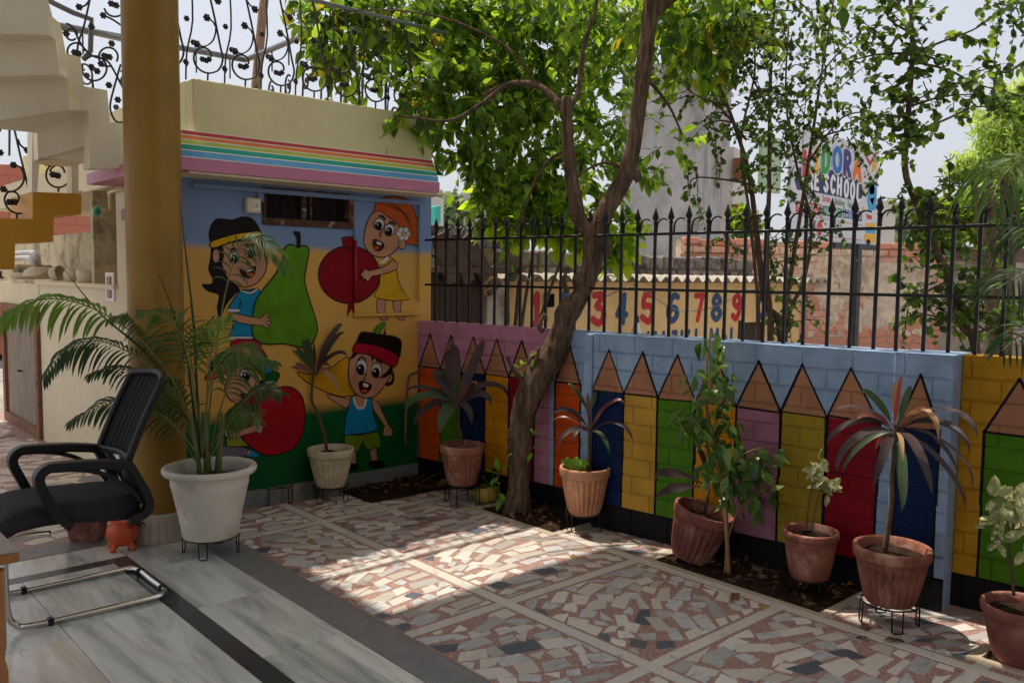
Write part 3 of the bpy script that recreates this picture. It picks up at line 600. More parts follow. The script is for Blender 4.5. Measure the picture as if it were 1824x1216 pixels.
def seg(a, b, wd):
    a = np.array(a); b = np.array(b); t = (b-a)/np.linalg.norm(b-a); n_ = np.array([-t[1], t[0]])*wd/2; a = a-t*wd*.4; b = b+t*wd*.4
    return [tuple(a+n_), tuple(b+n_), tuple(b-n_), tuple(a-n_)]
SHAPES = []                                             # (section, colour, polygon, layer)
LW = .013
for s0, s1, sa, c, off in PENCILS:
    SHAPES.append((off, c, [(s0, VB), (s1, VB), (s1, VV), (s0, VV)], 1)); SHAPES.append((off, 'wood', [(s0, VV), (s1, VV), (sa, VA)], 1))
    jw = lambda: LW*rng.uniform(.75, 1.2)
    j = lambda s_, v_: (s_+rng.normal(0, .003), v_+rng.normal(0, .004))
    for q in [seg(j(s_, VB+.36*k), j(s_, min(VV, VB+.36*(k+1))), jw()) for s_ in (s0, s1) for k in (0, 1)]+[seg(j(s0, VV), j(s1, VV), jw()*.8), seg((s0, VV), (sa, VA), jw()), seg((sa, VA), (s1, VV), jw())]: SHAPES.append((off, 'black', q, 2))
bw = tag(empty('boundary_wall', wp(2, 0)), 'long low block wall painted with a row of coloured pencils', 'wall'); bwi = Matrix.Translation(-Vector(wp(2, 0)))
def wpart(mb, name, mats, parent=bw):
    o = mb.build(name, mats, parent); o.matrix_parent_inverse = bwi if parent is bw else Matrix.Identity(4); return o
def painted(mb, s0, s1, v0, v1, off, bgc, sec):          # off: depth of the surface, a number or a function of (s, v)
    of = off if callable(off) else (lambda a, b: off)
    if v1 <= VB+.001: bgc = 'black'
    mb.add([wp(a, b, of(a, b)) for a, b in ((s0, v0), (s1, v0), (s1, v1), (s0, v1))], [(0, 1, 2, 3)], WK.index(bgc))
    if v1 <= VB+.001: return
    for so_, c, poly, ly in SHAPES:
        if so_ != sec: continue
        q = clip(poly, s0, v0, s1, v1)
        if q:
            ar = sum(q[i][0]*q[(i+1) % len(q)][1]-q[(i+1) % len(q)][0]*q[i][1] for i in range(len(q)))
            if ar < 0: q = q[::-1]
            mb.add([wp(a, b, of(a, b)+.0004*ly) for a, b in q], [tuple(range(len(q)))], WK.index(c))
def block(s0, s1, v0, v1, off, bgc, sec, dep=.1):
    mb = MB(); d = rng.uniform(-.0008, .0016); b = .0048
    v0 += rng.uniform(0, .001); v1 -= rng.uniform(0, .001)
    of = lambda a, q: off+d-b+min(b, max(0, min(a-s0, s1-a, q-v0, v1-q)))
    painted(mb, s0+b, s1-b, v0+b, v1-b, off+d, bgc, sec)
    for r_ in ((s0, s1, v0, v0+b), (s0, s1, v1-b, v1), (s0, s0+b, v0+b, v1-b), (s1-b, s1, v0+b, v1-b)): painted(mb, *r_, of, 'black' if v1 <= VB+.001 else bgc, sec)
    k = WK.index('black' if v1 <= VB+.001 else bgc)
    B = [wp(s0, v0, off+d-b), wp(s1, v0, off+d-b), wp(s1, v1, off+d-b), wp(s0, v1, off+d-b)]
    Cc = [wp(s0, v0, off-dep), wp(s1, v0, off-dep), wp(s1, v1, off-dep), wp(s0, v1, off-dep)]
    mb.add(B+Cc, [(i+4, (i+1) % 4+4, (i+1) % 4, i) for i in range(4)], k)
    wpart(mb, 'block', [WM[q] for q in WK])
S_LP = on_wall(980, 700, OFFL)[0]                        # pink gives way to blue here
S_P0, S_P1 = on_wall(1041, 700, 0)[0], on_wall(1055, 700, 0)[0]
S_Q0, S_Q1 = on_wall(1590, 700, .03)[0], on_wall(1697, 700, .03)[0]
SECT = [(.02, S_LP, OFFL, 'pinkbg', OFFL), (S_LP, S_P0, OFFL, 'lblue', OFFL), (S_P1, S_Q0, OFFR, 'lblue', OFFR), (S_Q0, S_Q1, .03, 'lblue', OFFR), (S_Q1, 5.6, OFFY, 'ochre', OFFY)]
HR = (VT-VB)/10; BL = .262
for s0, s1, off, bgc, sec in SECT:
    core = MB(); e = off-.0062; vt = VT+(.006 if off == .03 else 0)
    painted(core, s0, s1, VB+.0005, vt-.004, e, bgc, sec); painted(core, s0, s1, 0, VB, e, 'black', sec)
    core.add([wp(s0, vt-.004, e), wp(s1, vt-.004, e), wp(s1, vt-.004, -.30), wp(s0, vt-.004, -.30)], [(0, 1, 2, 3)], WK.index(bgc))
    core.add([wp(s0, 0, -.30), wp(s1, 0, -.30), wp(s1, vt-.004, -.30), wp(s0, vt-.004, -.30)], [(3, 2, 1, 0)], WK.index(bgc))
    for s_ in (s0, s1): core.add([wp(s_, 0, e), wp(s_, 0, -.30), wp(s_, vt-.004, -.30), wp(s_, vt-.004, e)], [(0, 1, 2, 3)], WK.index(bgc))
    wpart(core, 'mortar', [WM[q] for q in WK])
    rows = [(0, VB-.002)]+[(VB+i*HR, VB+(i+1)*HR-.0032) for i in range(10)]
    for i, (v0, v1) in enumerate(rows):
        if i == 10: v1 = vt
        sh = (.13 if i % 2 else 0)+.01; k0 = math.floor((s0-sh)/BL)
        while True:
            a = max(s0+.001, k0*BL+sh); b = min(s1-.001, (k0+1)*BL+sh-.0032); k0 += 1
            if a >= s1-.002: break
            if b-a > .012: block(a, b, v0, v1, off, bgc, sec)
mb = MB(); mb.cbox((np.array(wp((S_P0+S_P1)/2, VT/2+.08, -.07))), RN, RD, (0, 0, 1), (.085, (S_P1-S_P0)/2-.001, VT/2-.082), 0, .006)
wpart(mb, 'pilaster', WM['lblue'])

# ------------------------------------------------------------------ iron fence on the wall
M_iron = mat('black_iron', S(20, 19, 20), .45, .2, 30, .15, 120, metal=.3)
OFF_F = -.19
fence = tag(empty('iron_fence', wp(2, VT, OFF_F)), 'black iron fence of spear-topped bars standing on the pencil wall', 'fence'); fi = Matrix.Translation(-Vector(wp(2, VT, OFF_F)))
def fpart(mb, n_, m=M_iron): o = mb.build(n_, m, fence); o.matrix_parent_inverse = fi; return o
def on_f(x, y): return on_wall(x, y, OFF_F)
BARX = [(775, 480), (805, 480), (835, 480), (865, 480), (881, 480), (906, 480), (938, 480), (961, 480), (983, 480), (1003, 480), (1028, 480), (1051, 480), (1074, 480)]
xs_r = [1097, 1123, 1148, 1176, 1204, 1232, 1264, 1294, 1327, 1358, 1391, 1425, 1461, 1497, 1535, 1574, 1616, 1660, 1704, 1747, 1795, 1842]
sb_ = [on_f(775, 480)[0]+i*(on_f(1795, 480)[0]-on_f(775, 480)[0])/32. for i in range(45)]; sb_ = [q for q in sb_ if q < 5.58]
zr1, zr2 = 1.525, 1.868; ztip = 2.03
bm = MB(); hw = .009
bm.cbox((0, 0, 0), RD, RN, (0, 0, 1), (hw, hw, .5), 0, .002); base_bar = None
def bar_mesh():
    mb = MB(); z0, z1 = 1.2, 1.93
    mb.cbox(np.array([0, 0, (z0+z1)/2]), RD, RN, (0, 0, 1), (.0085, .0085, (z1-z0)/2), 0, .002)
    prof = [(.009, 1.93), (.013, 1.935), (.013, 1.945), (.009, 1.95), (.021, 1.972), (.012, 2.0), (.0015, 2.035)]
    mb.lathe(prof, n=8); return mb.mesh('picket', M_iron)
def hook_mesh():
    mb = MB(); pts = smooth_path([(0, 0, 1.868), (0, 0, 1.90), (.006, 0, 1.935), (.026, 0, 1.957), (.052, 0, 1.962), (.072, 0, 1.953)], 3)
    mb.tube([-RD*(p_[0]+.016)+np.array([0, 0, p_[2]]) for p_ in pts], np.linspace(.0075, .004, len(pts)), 0, 6, True); return mb.mesh('hook', M_iron)
bmh, hkm = bar_mesh(), hook_mesh()
for i, s_ in enumerate(sb_):
    q = wp(s_, 0, OFF_F)
    o = obj('picket', bmh, fence); o.matrix_parent_inverse = fi; o.location = q+np.array([0, 0, rng.uniform(-.006, .004)]); o.rotation_euler = (rng.normal(0, .003), rng.normal(0, .003), 0)
    o = obj('hook', hkm, fence); o.matrix_parent_inverse = fi; o.location = q
for z in (zr1, zr2):
    mb = MB(); a, b = sb_[0]-.1, 5.6; mb.cbox(wp((a+b)/2, z, OFF_F+.012), RD, RN, (0, 0, 1), ((b-a)/2, .006, .0085), 0, .002); fpart(mb, 'rail')

# ================================================================== column
M_col = mat('ochre_column_paint', S(150, 114, 42), .42, .12, 2.5, .12, 30, spec=.3)
cc = on_floor(286, 969); d2 = np.array([cc[0], cc[1], 0]); d2 /= np.linalg.norm(d2); cc = cc+d2*.16; CX, CY = cc[0], cc[1]
colm = tag(empty('column', (CX, CY, 0)), 'round ochre column with pale marble base at the verandah corner', 'column')
mb = MB(); mb.lathe([(.165, 0), (.168, .004), (.168, .168), (.160, .175), (0, .176)], n=48)
bs = mb.build('base', marble('base_marble', S(196, 182, 164), S(170, 152, 132), S(140, 126, 112), 7, (1, 1, .5), 0, .35), colm)
tl = MB()
for k in range(24): a = 2*pi*k/24; tl.cbox((.1685*cos(a), .1685*sin(a), .086), (-sin(a), cos(a), 0), (cos(a), sin(a), 0), (0, 0, 1), (.0205, .0022, .08), 0, .001)
tag(tl.build('base_tiles', MATS['base_marble'], bs), kind='stuff')
mb = MB(); mb.lathe([(.152, .1765), (.155, .18)]+[(.156, z) for z in np.linspace(.3, 3.62, 12)], n=64); mb.build('shaft', M_col, colm)
mb = MB(); mb.tube([(0, -.156, .9), (0, -.159, 1.6), (0, -.158, 2.2)], .003, 0, 4)

# ================================================================== verandah roof overhead, plus unseen slabs and a wall added to block light
hs = tag(empty('house', (-1, -1, 0)), 'cream verandah roof and beam, with unseen slabs and a rear wall added to block light', 'house'); hi = Matrix.Translation((1, 1, 0))
def hpart(lo, hi_, n_, m=M_cream):
    mb = MB(); mb.box(lo, hi_); o = mb.build(n_, m, hs); o.matrix_parent_inverse = hi
hpart((-4, -4, 3.62), (1.9, 5.4, 3.85), 'verandah_roof', mat('ceiling_white', S(226, 228, 230), .7, .03, 3)); hpart((1.7, -4, 3.4), (1.88, 5.25, 3.619), 'beam')
hpart((1.4, -2.6, 6.0), (3.62, 6.10, 6.2), 'shade_slab'); hpart((-4, 4.6, 6.0), (1.39, 6.189, 6.2), 'shade_slab'); hpart((-4, 6.191, 6.0), (2.0, 8.45, 6.2), 'shade_slab'); hpart((-4, 8.451, 6.0), (2.0, 13, 6.2), 'shade_slab')  # unseen high slabs, added and sized to keep sun off the floor
M_hw = mat('light_block_paint', S(166, 163, 158), .7, .04, 3)
hpart((-4, -4.2, 0), (5.2, -4.0, 6), 'rear_light_block', M_hw);  # unseen wall added behind the camera to block light

# ================================================================== outdoor stair at the upper left
stair = tag(empty('outdoor_stair', (1.9, 6, 0)), 'cream folded-plate stair winding up to the roof, with ochre lower steps', 'stair'); si = Matrix.Translation((-1.9, -6, 0))
def spart(mb, n_, m): o = mb.build(n_, m, stair); o.matrix_parent_inverse = si; return o
def px_poly(pts, Y): return [on_y(x, y, Y) for x, y in pts]
M_stc = mat('stair_cream', S(246, 238, 216), .6, .06, 3, .15, 30); M_och = mat('ochre_paint', S(206, 150, 40), .5, .06, 3, .1, 50)
YS_ = 6.0
string = [(85, -60), (86, 2), (94, 31), (108, 43), (117, 95), (143, 102), (150, 154), (191, 161), (196, 218), (222, 220), (240, 300), (160, 300), (158, 198), (123, 196), (119, 136), (106, 134), (100, 71), (88, 61), (84, -60)]
mb = MB(); mb.prism(px_poly(string, 5.9), (0, .14, 0)); spart(mb, 'stringer', M_stc)
RIS = [((-60, -60), (84, -60), (88, 61), (-60, 57), 5.25, 5.45), ((-60, 74), (99, 70), (106, 131), (-60, 136), 5.5, 5.7), ((-60, 150), (120, 138), (123, 194), (-60, 222), 5.75, 5.9), ((66, 236), (157, 197), (158, 258), (68, 284), 6.0, 6.15)]
for i, (a, b, c, d, Y, Yn) in enumerate(RIS):
    mb = MB(); P = px_poly([a, b, c, d], Y); mb.prism(P, (0, .1, 0)); spart(mb, 'riser', M_stc)
    # tread underside runs from this riser's foot back to the next riser's head
    if i < 3:
        na, nb = RIS[i+1][0], RIS[i+1][1]; Q = [on_y(*d, Y+.004), on_y(*c, Y+.004), on_y(*nb, RIS[i+1][4]), on_y(*na, RIS[i+1][4])]
        mb = MB(); mb.prism([q+np.array([0, 0, dz_]) for q, dz_ in zip(Q, (-.006, -.006, -.004, -.004))], (0, 0, .05)); spart(mb, 'tread', M_stc)
mb = MB(); mb.prism(px_poly([(68, 284), (158, 258), (160, 287), (136, 290), (70, 283)], 6.05), (0, .3, 0)); spart(mb, 'landing', M_stc)
mb = MB(); mb.prism(px_poly([(57, 234), (66, 236), (71, 283), (66, 342), (57, 342)], 6.1), (0, .12, 0)); spart(mb, 'post', M_stc); mb = MB(); mb.prism(px_poly([(128, 292), (140, 292), (140, 344), (128, 344)], 6.3), (0, .12, 0)); spart(mb, 'post', M_stc)
mb = MB(); mb.prism(px_poly([(58, 342), (145, 345), (145, 382), (96, 383), (95, 431), (27, 432), (26, 480), (-40, 480), (-40, 388), (58, 390)], 6.2), (0, .6, 0)); spart(mb, 'lower_steps', M_och)
# ================================================================== roof railings: scrolled ironwork
M_rail = mat('railing_iron', S(62, 60, 60), .5, .15, 20, .1, 90, metal=.4); M_tube = mat('grey_tube', S(112, 114, 116), .4, .1, 10, .05, 60)
def flower(mb, c, r):
    for k in range(6): a = k*1.047; mb.ball((c[0]+r*.62*cos(a), c[1], c[2]+r*.62*sin(a)), r*.42, 0, 6, (1, .7, 1))
    mb.ball((c[0], c[1]-r*.2, c[2]), r*.4, 0, 6)
UC = on_y(700, 612, 1)                                   # dummy
RSC = 3.965
def upx(x, y): return on_y(x/RSC+320, y/RSC, YM+.05)
u0 = upx(697, 612)
def T(x, y): q = upx(x, y)-u0; return np.array([q[0], 0, q[2]])
def scroll_unit():
    mb = MB(); r = .0066
    bar = [T(682, -45), T(690, 0), T(742, 250), T(775, 430), T(790, 500), T(783, 555), T(755, 597), T(697, 612), T(645, 590), T(612, 540), T(612, 485), T(640, 450), T(680, 445), T(712, 468), T(718, 505)]
    mb.tube(smooth_path(bar, 4), r, 0, 6)
    mb.tube(smooth_path([T(748, 290), T(745, 350), T(722, 405), T(672, 435), T(628, 422)], 4), r*.85, 0, 6)
    mb.tube(smooth_path([T(745, 300), T(728, 268), T(695, 245)], 4), r*.8, 0, 6)
    mb.tube(smooth_path([T(700, 60), T(728, 100), T(760, 130)], 4), r*.8, 0, 6)
    mb.tube([T(697, 612), T(695, 650), T(694, 672)], r*.9, 0, 6)
    for x, y in ((628, 420), (692, 243), (762, 131)): flower(mb, T(x, y), .026)
    for x, y in ((662, 520), (688, 528), (705, 520)): flower(mb, T(x, y), .02)
    return mb.mesh('scroll', M_rail)
SU = scroll_unit()
def railing(label, pts, cat='railing', unit=SU, base=None, rails=(), sc=1., loc=None):
    root = tag(empty('roof_railing', pts[0]), label, cat); inv = Matrix.Translation(-Vector(pts[0]))
    for q in pts:
        o = obj('scroll', unit, root); o.matrix_parent_inverse = inv; o.location = q; o.scale = (sc, sc, sc)
    return root, inv
z0r = 2.822-T(694, 672)[2]
loops = [190+i*0 for i in range(0)]
us = [upx(x, y)[0] for x, y in ((200, 520), (428, 562), (697, 612), (945, 657), (1180, 695), (1385, 735))]
stp = (us[-1]-us[0])/5
rl, ri = railing('dark scrolled iron railing along the parapet above the mural', [(us[0]+stp*i, YM+.05, z0r) for i in range(-1, 8)])
mb = MB(); mb.cbox(((us[0]+us[-1])/2, YM+.05, z0r+T(682, -52)[2]), (1, 0, 0), (0, 1, 0), (0, 0, 1), (1.3, .012, .012), 0, .003); o = mb.build('handrail', M_tube, rl); o.matrix_parent_inverse = ri
# straight uprights with small flowers seen between the scrolls
for i in range(-1, 7):
    mb = MB(); x0 = us[0]+stp*(i+.62); mb.tube(smooth_path([(x0-.04, YM+.07, 2.82), (x0-.03, YM+.07, 3.0), (x0+.01, YM+.07, 3.2), (x0+.0, YM+.07, z0r+T(682, -52)[2])], 3), .006, 0, 5)
    for z_, d_ in ((2.93, -.02), (3.06, .03), (3.2, -.01)): flower(mb, (x0+d_-.02, YM+.065, z_), .02)
    mb.tube([(x0-.035, YM+.07, 2.90), (x0-.02, YM+.07, 2.93)], .005, 0, 5)
    o = mb.build('flower_bar', M_rail, rl); o.matrix_parent_inverse = ri
# railing on the far sides of the roof
A_, B_, C_ = on_y(318, 86, 10.3), on_y(437, 107, 10.3), on_x(605, 45, 3.98)
YB = 10.35; A_ = on_y(318, 86, YB); B_ = on_y(437, 107, YB)
zr = B_[2]
rl2 = tag(empty('roof_railing', (B_[0], YB, 2.81)), 'grey pipe-topped scroll railing round the far corner of the roof', 'railing'); ri2 = Matrix.Translation((-B_[0], -YB, -2.81))
mb = MB(); mb.tube([(0.5, YB, zr), (B_[0], YB, zr)], .035, 0, 8); C_ = on_x(600, 46, B_[0]); mb.tube([(B_[0], YB, zr), (B_[0], 5.6, zr)], .035, 0, 8); o = mb.build('handrail', M_tube, rl2); o.matrix_parent_inverse = ri2
def spiral_unit(h):
    mb = MB(); r = .012
    a = [(.0, 0, h), (.0, 0, h*.82)]; mb.tube(a, r*.8, 0, 5)
    pts = [(.02+.085*(1-k/16*.55)*cos(2.2-k*.42), 0, h*.66+.13*(1-k/16*.5)*sin(2.2-k*.42)) for k in range(17)]; mb.tube(pts, r, 0, 5)
    pts = [(.085, 0, h*.66), (.11, 0, h*.45), (.10, 0, h*.2), (.09, 0, 0)]; mb.tube(smooth_path(pts, 3), r, 0, 5)
    pts = [(-.06+.09*(1-k/16*.5)*cos(-1+k*.42), 0, h*.22+.12*(1-k/16*.5)*sin(-1+k*.42)) for k in range(17)]; mb.tube(pts, r, 0, 5)
    for x, z in ((.03, h*.66), (-.05, h*.22), (-.09, h*.45)): flower(mb, (x, -.01, z), .035)
    return mb.mesh('spiral', M_rail)
hsp = zr-2.8; SP = spiral_unit(hsp)
for i in range(12):
    o = obj('spiral', SP, rl2); o.matrix_parent_inverse = ri2; o.location = (B_[0]-.2-.42*i, YB, 2.8)
for i in range(11):
    o = obj('spiral', SP, rl2); o.matrix_parent_inverse = ri2; o.location = (B_[0], YB-.3-.42*i, 2.8); o.rotation_euler = (0, 0, pi/2)
mb = MB(); mb.tube([(B_[0]+.01, YB+.3, 2.8), on_y(455, 170, YB+.3), on_y(468, 20, YB+.3), on_y(478, -60, YB+.3)], [.07, .065, .06, .055], 0, 8, noise=.06)
tag(mb.build('wooden_pole', mat('weathered_wood', S(150, 118, 96), .8, .3, 8, .4, 40, stretch=(6, 6, 1))), 'weathered wooden pole rising behind the roof railing corner', 'pole')
# stair railing
rl3 = tag(empty('stair_railing', on_y(165, 60, 6.4)), 'grey tube and scroll railing climbing beside the cream stair', 'railing'); p0 = on_y(165, 60, 6.4); ri3 = Matrix.Translation(-Vector(p0))
mb = MB(); Y6 = 6.4; mb.tube([on_y(x, y, Y6) for x, y in ((70, -10), (95, 6), (130, 23), (163, 35), (162, 60), (161, 92), (148, 106))], .018, 0, 6); o = mb.build('handrail', M_tube, rl3); o.matrix_parent_inverse = ri3; mb = MB(); mb.tube([on_y(x, y, Y6+.5) for x, y in ((100, 45), (112, 50), (165, 58), (240, 75))], .022, 0, 6); o = mb.build('handrail', M_tube, rl3); o.matrix_parent_inverse = ri3
def pxtube(mb, pts, Y, r, k=4): mb.tube(smooth_path([on_y(x, y, Y) for x, y in pts], k), r, 0, 6)
def circ(cx_, cy_, r, a0, a1, n=10): return [(cx_+r*cos(a), cy_-r*sin(a)) for a in np.linspace(a0, a1, n)]
mb = MB(); Y_ = 6.3
for pts in ([(160, 0), (150, 45), (140, 75), (137, 100)], circ(168, 122, 22, 2.5, -3.4), [(118, 42), (130, 50), (145, 80), (165, 100), (190, 108), (205, 130), (215, 150)], circ(193, 102, 17, -.5, 5), circ(205, 10, 20, 3.4, 7), [(165, 145), (165, 156)], [(215, 115), (205, 150), (196, 190), (205, 215), (218, 218)], circ(128, 62, 10, 0, 5.5), circ(135, 92, 15, 0, 5), [(160, 0), (152, 10), (142, 13)], [(185, 28), (200, 35), (215, 45)]): pxtube(mb, pts, Y_, .007)
for x, y in ((141, 13), (184, 28), (198, 7), (207, 10), (133, 94), (140, 96), (163, 48), (186, 100), (195, 102), (163, 120), (173, 127), (180, 114), (199, 78), (194, 152), (210, 178), (118, 60)): flower(mb, on_y(x, y, Y_-.01), .024)
o = mb.build('scrollwork', M_rail, rl3); o.matrix_parent_inverse = ri3
rl4 = tag(empty('stair_railing', on_y(30, 380, 6.5)), 'dark scrollwork of the lower stair rail against the far brick wall', 'railing'); p4_ = on_y(30, 380, 6.5); ri4 = Matrix.Translation(-Vector(p4_))
mb = MB(); Y_ = 6.5
for pts in ([(25, 228), (38, 285), (48, 325), (54, 360), (45, 377), (30, 380), (15, 372), (8, 355), (15, 342), (28, 343), (34, 352), (30, 362)], [(25, 294), (38, 300), (43, 318), (36, 333), (20, 342), (8, 338)], [(30, 380), (30, 391)], [(32, 248), (36, 258), (48, 268)], [(110, 288), (98, 292), (86, 290)], circ(104, 312, 22, 1.6, 7.8), circ(102, 308, 13, 0, 3), [(104, 334), (104, 342)], [(122, 286), (127, 300), (126, 320)]): pxtube(mb, pts, Y_, .007)
for x, y in ((24, 294), (6, 337), (49, 268), (17, 360), (26, 360), (0, 272), (83, 290), (94, 311), (103, 313)): flower(mb, on_y(x, y, Y_-.01), .024)
o = mb.build('scrollwork', M_rail, rl4); o.matrix_parent_inverse = ri4

# ================================================================== shed beyond the wall
YSH = 6.3
M_shed = mat('shed_ochre_wash', S(234, 194, 132), .7, .1, 4, .2, 40, c2=S(206, 166, 110), c2amt=.2)
shed = tag(empty('shed', on_floor(1100, 700)*0+np.array([8, YSH, 0])), 'low ochre shed with painted numbers and a corrugated roof', 'shed'); shi = Matrix.Translation((-8, -YSH, 0))
def shp(mb, n_, m, parent=None, kind=None):
    o = mb.build(n_, m, parent or shed)
    if parent is None: o.matrix_parent_inverse = shi
    if kind: o['kind'] = kind
    return o
xl, xr = on_y(905, 540, YSH)[0], on_y(1436, 540, YSH)[0]
dl, dr = on_y(1316, 600, YSH)[0], on_y(1362, 600, YSH)[0]; dtop = on_y(1330, 574, YSH)[2]
ztop = on_y(1120, 503, YSH)[2]
mb = MB(); mb.box((xl, YSH, 0), (dl, YSH+.12, ztop)); mb.box((dr, YSH, 0), (xr, YSH+.12, ztop)); mb.box((dl, YSH, dtop), (dr, YSH+.12, ztop)); shp(mb, 'wall', M_shed)
mb = MB(); mb.box((dl, YSH+.06, 0), (dr, YSH+.1, dtop-.001)); mb.box((dl-.02, YSH-.02, 0), (dl+.05, YSH+.05, dtop+.03)); shp(mb, 'door', mat('dark_wood', S(58, 40, 28), .7, .3, 12, .3, 50))
# corrugated roof sheet
M_asb = mat('asbestos_sheet', S(176, 168, 156), .85, .15, 8, .4, 60, c2=S(120, 112, 100), c2amt=.35)
mb = MB(); nX = 260; xsr = np.linspace(xl-.1, xr+.55, nX); V = []
per = .2
for j, (y, z) in enumerate(((YSH-.22, ztop+.035), (YSH+.12, ztop+.06))):
    for t_ in (0, .01):
        for x in xsr: V.append((x, y, z+.03*cos(2*pi*x/per)+t_))
f = []
for i in range(nX-1):
    f += [(i, i+1, 2*nX+i+1, 2*nX+i), (nX+i, 3*nX+i, 3*nX+i+1, nX+i+1), (i, nX+i, nX+i+1, i+1)]
mb.add(V, f, 0, False); shp(mb, 'roof_sheet', M_asb)
# hand painted digits and letters
M_dred = mat('digit_red', S(196, 20, 38), .6, .1); M_dblue = mat('digit_blue', S(30, 74, 118), .6, .1)
DIG = {'1': [[(.1, .72), (.5, 1), (.5, 0)], [(.2, 0), (.85, 0)]], '2': [[(.1, .8), (.3, 1), (.7, .95), (.8, .7), (.1, 0), (.9, 0)]], '3': [[(.15, 1), (.8, 1), (.35, .62), (.75, .5), (.85, .22), (.5, 0), (.1, .15)]],
       '4': [[(.62, 0), (.72, 1), (.1, .28), (.9, .28)]], '5': [[(.85, 1), (.3, 1), (.2, .6), (.6, .62), (.88, .38), (.6, .03), (.1, .2)]], '6': [[(.85, .93), (.55, .98), (.22, .6), (.2, .2), (.5, 0), (.82, .2), (.75, .45), (.45, .5), (.22, .3)]],
       '7': [[(.1, 1), (.85, 1), (.35, 0)]], '8': [[(.5, .53), (.2, .75), (.5, 1), (.8, .75), (.5, .53), (.15, .25), (.5, 0), (.85, .25), (.5, .53)]], '9': [[(.8, .7), (.5, .5), (.2, .75), (.5, 1), (.82, .8), (.75, .3), (.45, 0), (.12, .15)]], '0': [[(.5, 1), (.15, .7), (.15, .3), (.5, 0), (.85, .3), (.85, .7), (.5, 1)]]}
SHARP = set('147')
def brush(mb, strokes, X, Z, wd, ht, th, sharp=False, y=YSH-.0015, sl=0., dy=.00015):
    k = 0
    for st in strokes:
        P = [np.array([X+a*wd, y, Z+b*ht+a*wd*sl]) for a, b in st]
        if not sharp: P = smooth_path(P, 6)
        for i in range(len(P)-1):
            a, b = P[i], P[i+1]; t = (b-a)/(np.linalg.norm(b-a)+1e-9); n_ = np.array([-t[2], 0, t[0]])*th/2
            o_ = np.array([0, -dy*k, 0]); k += 1; mb.add([a+n_+o_, b+n_+o_, b-n_+o_, a-n_+o_], [(0, 1, 2, 3)])
        for i in range(0, len(P)):
            if sharp or i in (0, len(P)-1) or i % 2 == 0: mb.add([P[i]+np.array([th/2*cos(q), -dy*k, th/2*sin(q)]) for q in np.linspace(0, 2*pi, 13)[:-1]], [tuple(range(12))]); k += 1
for i, (ch, x0, x1, y0, y1) in enumerate((('1', 943, 970, 519, 583), ('2', 995, 1022, 519, 583), ('3', 1050, 1083, 521, 581), ('4', 1094, 1121, 521, 579), ('5', 1138, 1169, 521, 579), ('6', 1183, 1213, 521, 576), ('7', 1234, 1257, 522, 574), ('8', 1263, 1289, 522, 573), ('9', 1300, 1324, 522, 572), ('0', 1345, 1372, 523, 571))):
    a = on_y(x0, y1, YSH); b = on_y(x1, y0, YSH); mb = MB(); th = .075; brush(mb, DIG[ch], a[0]+th*.4, a[2]+th*.4, b[0]-a[0]-th*.8, b[2]-a[2]-th*.8, th, ch in SHARP)
    shp(mb, 'painted_number', M_dred if i % 2 == 0 else M_dblue)
LET = {'D': [[(.15, 0), (.15, 1)], [(.15, 1), (.6, .95), (.85, .5), (.6, .05), (.15, 0)]], 'O': [[(.5, 1), (.2, .85), (.1, .5), (.2, .15), (.5, 0), (.8, .15), (.9, .5), (.8, .85), (.5, 1)]], 'R': [[(.15, 0), (.15, 1)], [(.15, 1), (.7, .95), (.75, .6), (.2, .48)], [(.4, .48), (.85, 0)]], 'A': [[(.05, 0), (.5, 1), (.95, 0)], [(.25, .35), (.75, .35)]], 'P': [[(.15, 0), (.15, 1)], [(.15, 1), (.75, .95), (.78, .58), (.2, .45)]], 'S': [[(.85, .85), (.5, 1), (.18, .78), (.5, .52), (.84, .25), (.5, 0), (.12, .15)]], 'C': [[(.88, .85), (.5, 1), (.14, .7), (.14, .3), (.5, 0), (.88, .15)]], 'F': [[(.1, 0), (.1, 1), (.8, 1)], [(.1, .5), (.6, .5)]], 'E': [[(.8, 1), (.1, 1), (.1, 0), (.8, 0)], [(.1, .5), (.6, .5)]], 'G': [[(.85, .9), (.4, 1), (.1, .6), (.2, .1), (.6, 0), (.85, .3), (.5, .4)]], 'H': [[(.1, 1), (.1, 0)], [(.85, 1), (.85, 0)], [(.1, .5), (.85, .5)]], 'I': [[(.5, 1), (.5, 0)]], 'J': [[(.3, 1), (.7, 1), (.65, .15), (.2, .05)]], 'K': [[(.15, 1), (.15, 0)], [(.85, 1), (.2, .5), (.85, 0)]], 'L': [[(.2, 1), (.2, 0), (.8, 0)]], 'M': [[(.05, 0), (.25, 1), (.5, .4), (.8, 1), (.95, 0)]], 'N': [[(.1, 0), (.1, 1), (.85, 0), (.85, 1)]]}
for ch, x0, x1, yt in (('E', 1046, 1066, 595), ('F', 1090, 1110, 594), ('G', 1128, 1142, 592), ('H', 1153, 1170, 591), ('I', 1176, 1188, 590), ('J', 1195, 1208, 589), ('K', 1212, 1230, 588), ('L', 1237, 1252, 586), ('M', 1262, 1282, 585), ('N', 1286, 1306, 584)):
    a = on_y(x0, yt, YSH); b = on_y(x1, yt, YSH); mb = MB(); brush(mb, LET[ch], a[0], a[2]-.34, b[0]-a[0], .32, .06, True); shp(mb, 'painted_letter', M_dblue)
a = on_y(981, 532, YSH-.05); mb = MB(); mb.box((a[0]-.05, YSH-.06, a[2]-.085), (a[0]+.05, YSH-.002, a[2]+.05), 0, .006); shp(mb, 'meter_box', M_dark)
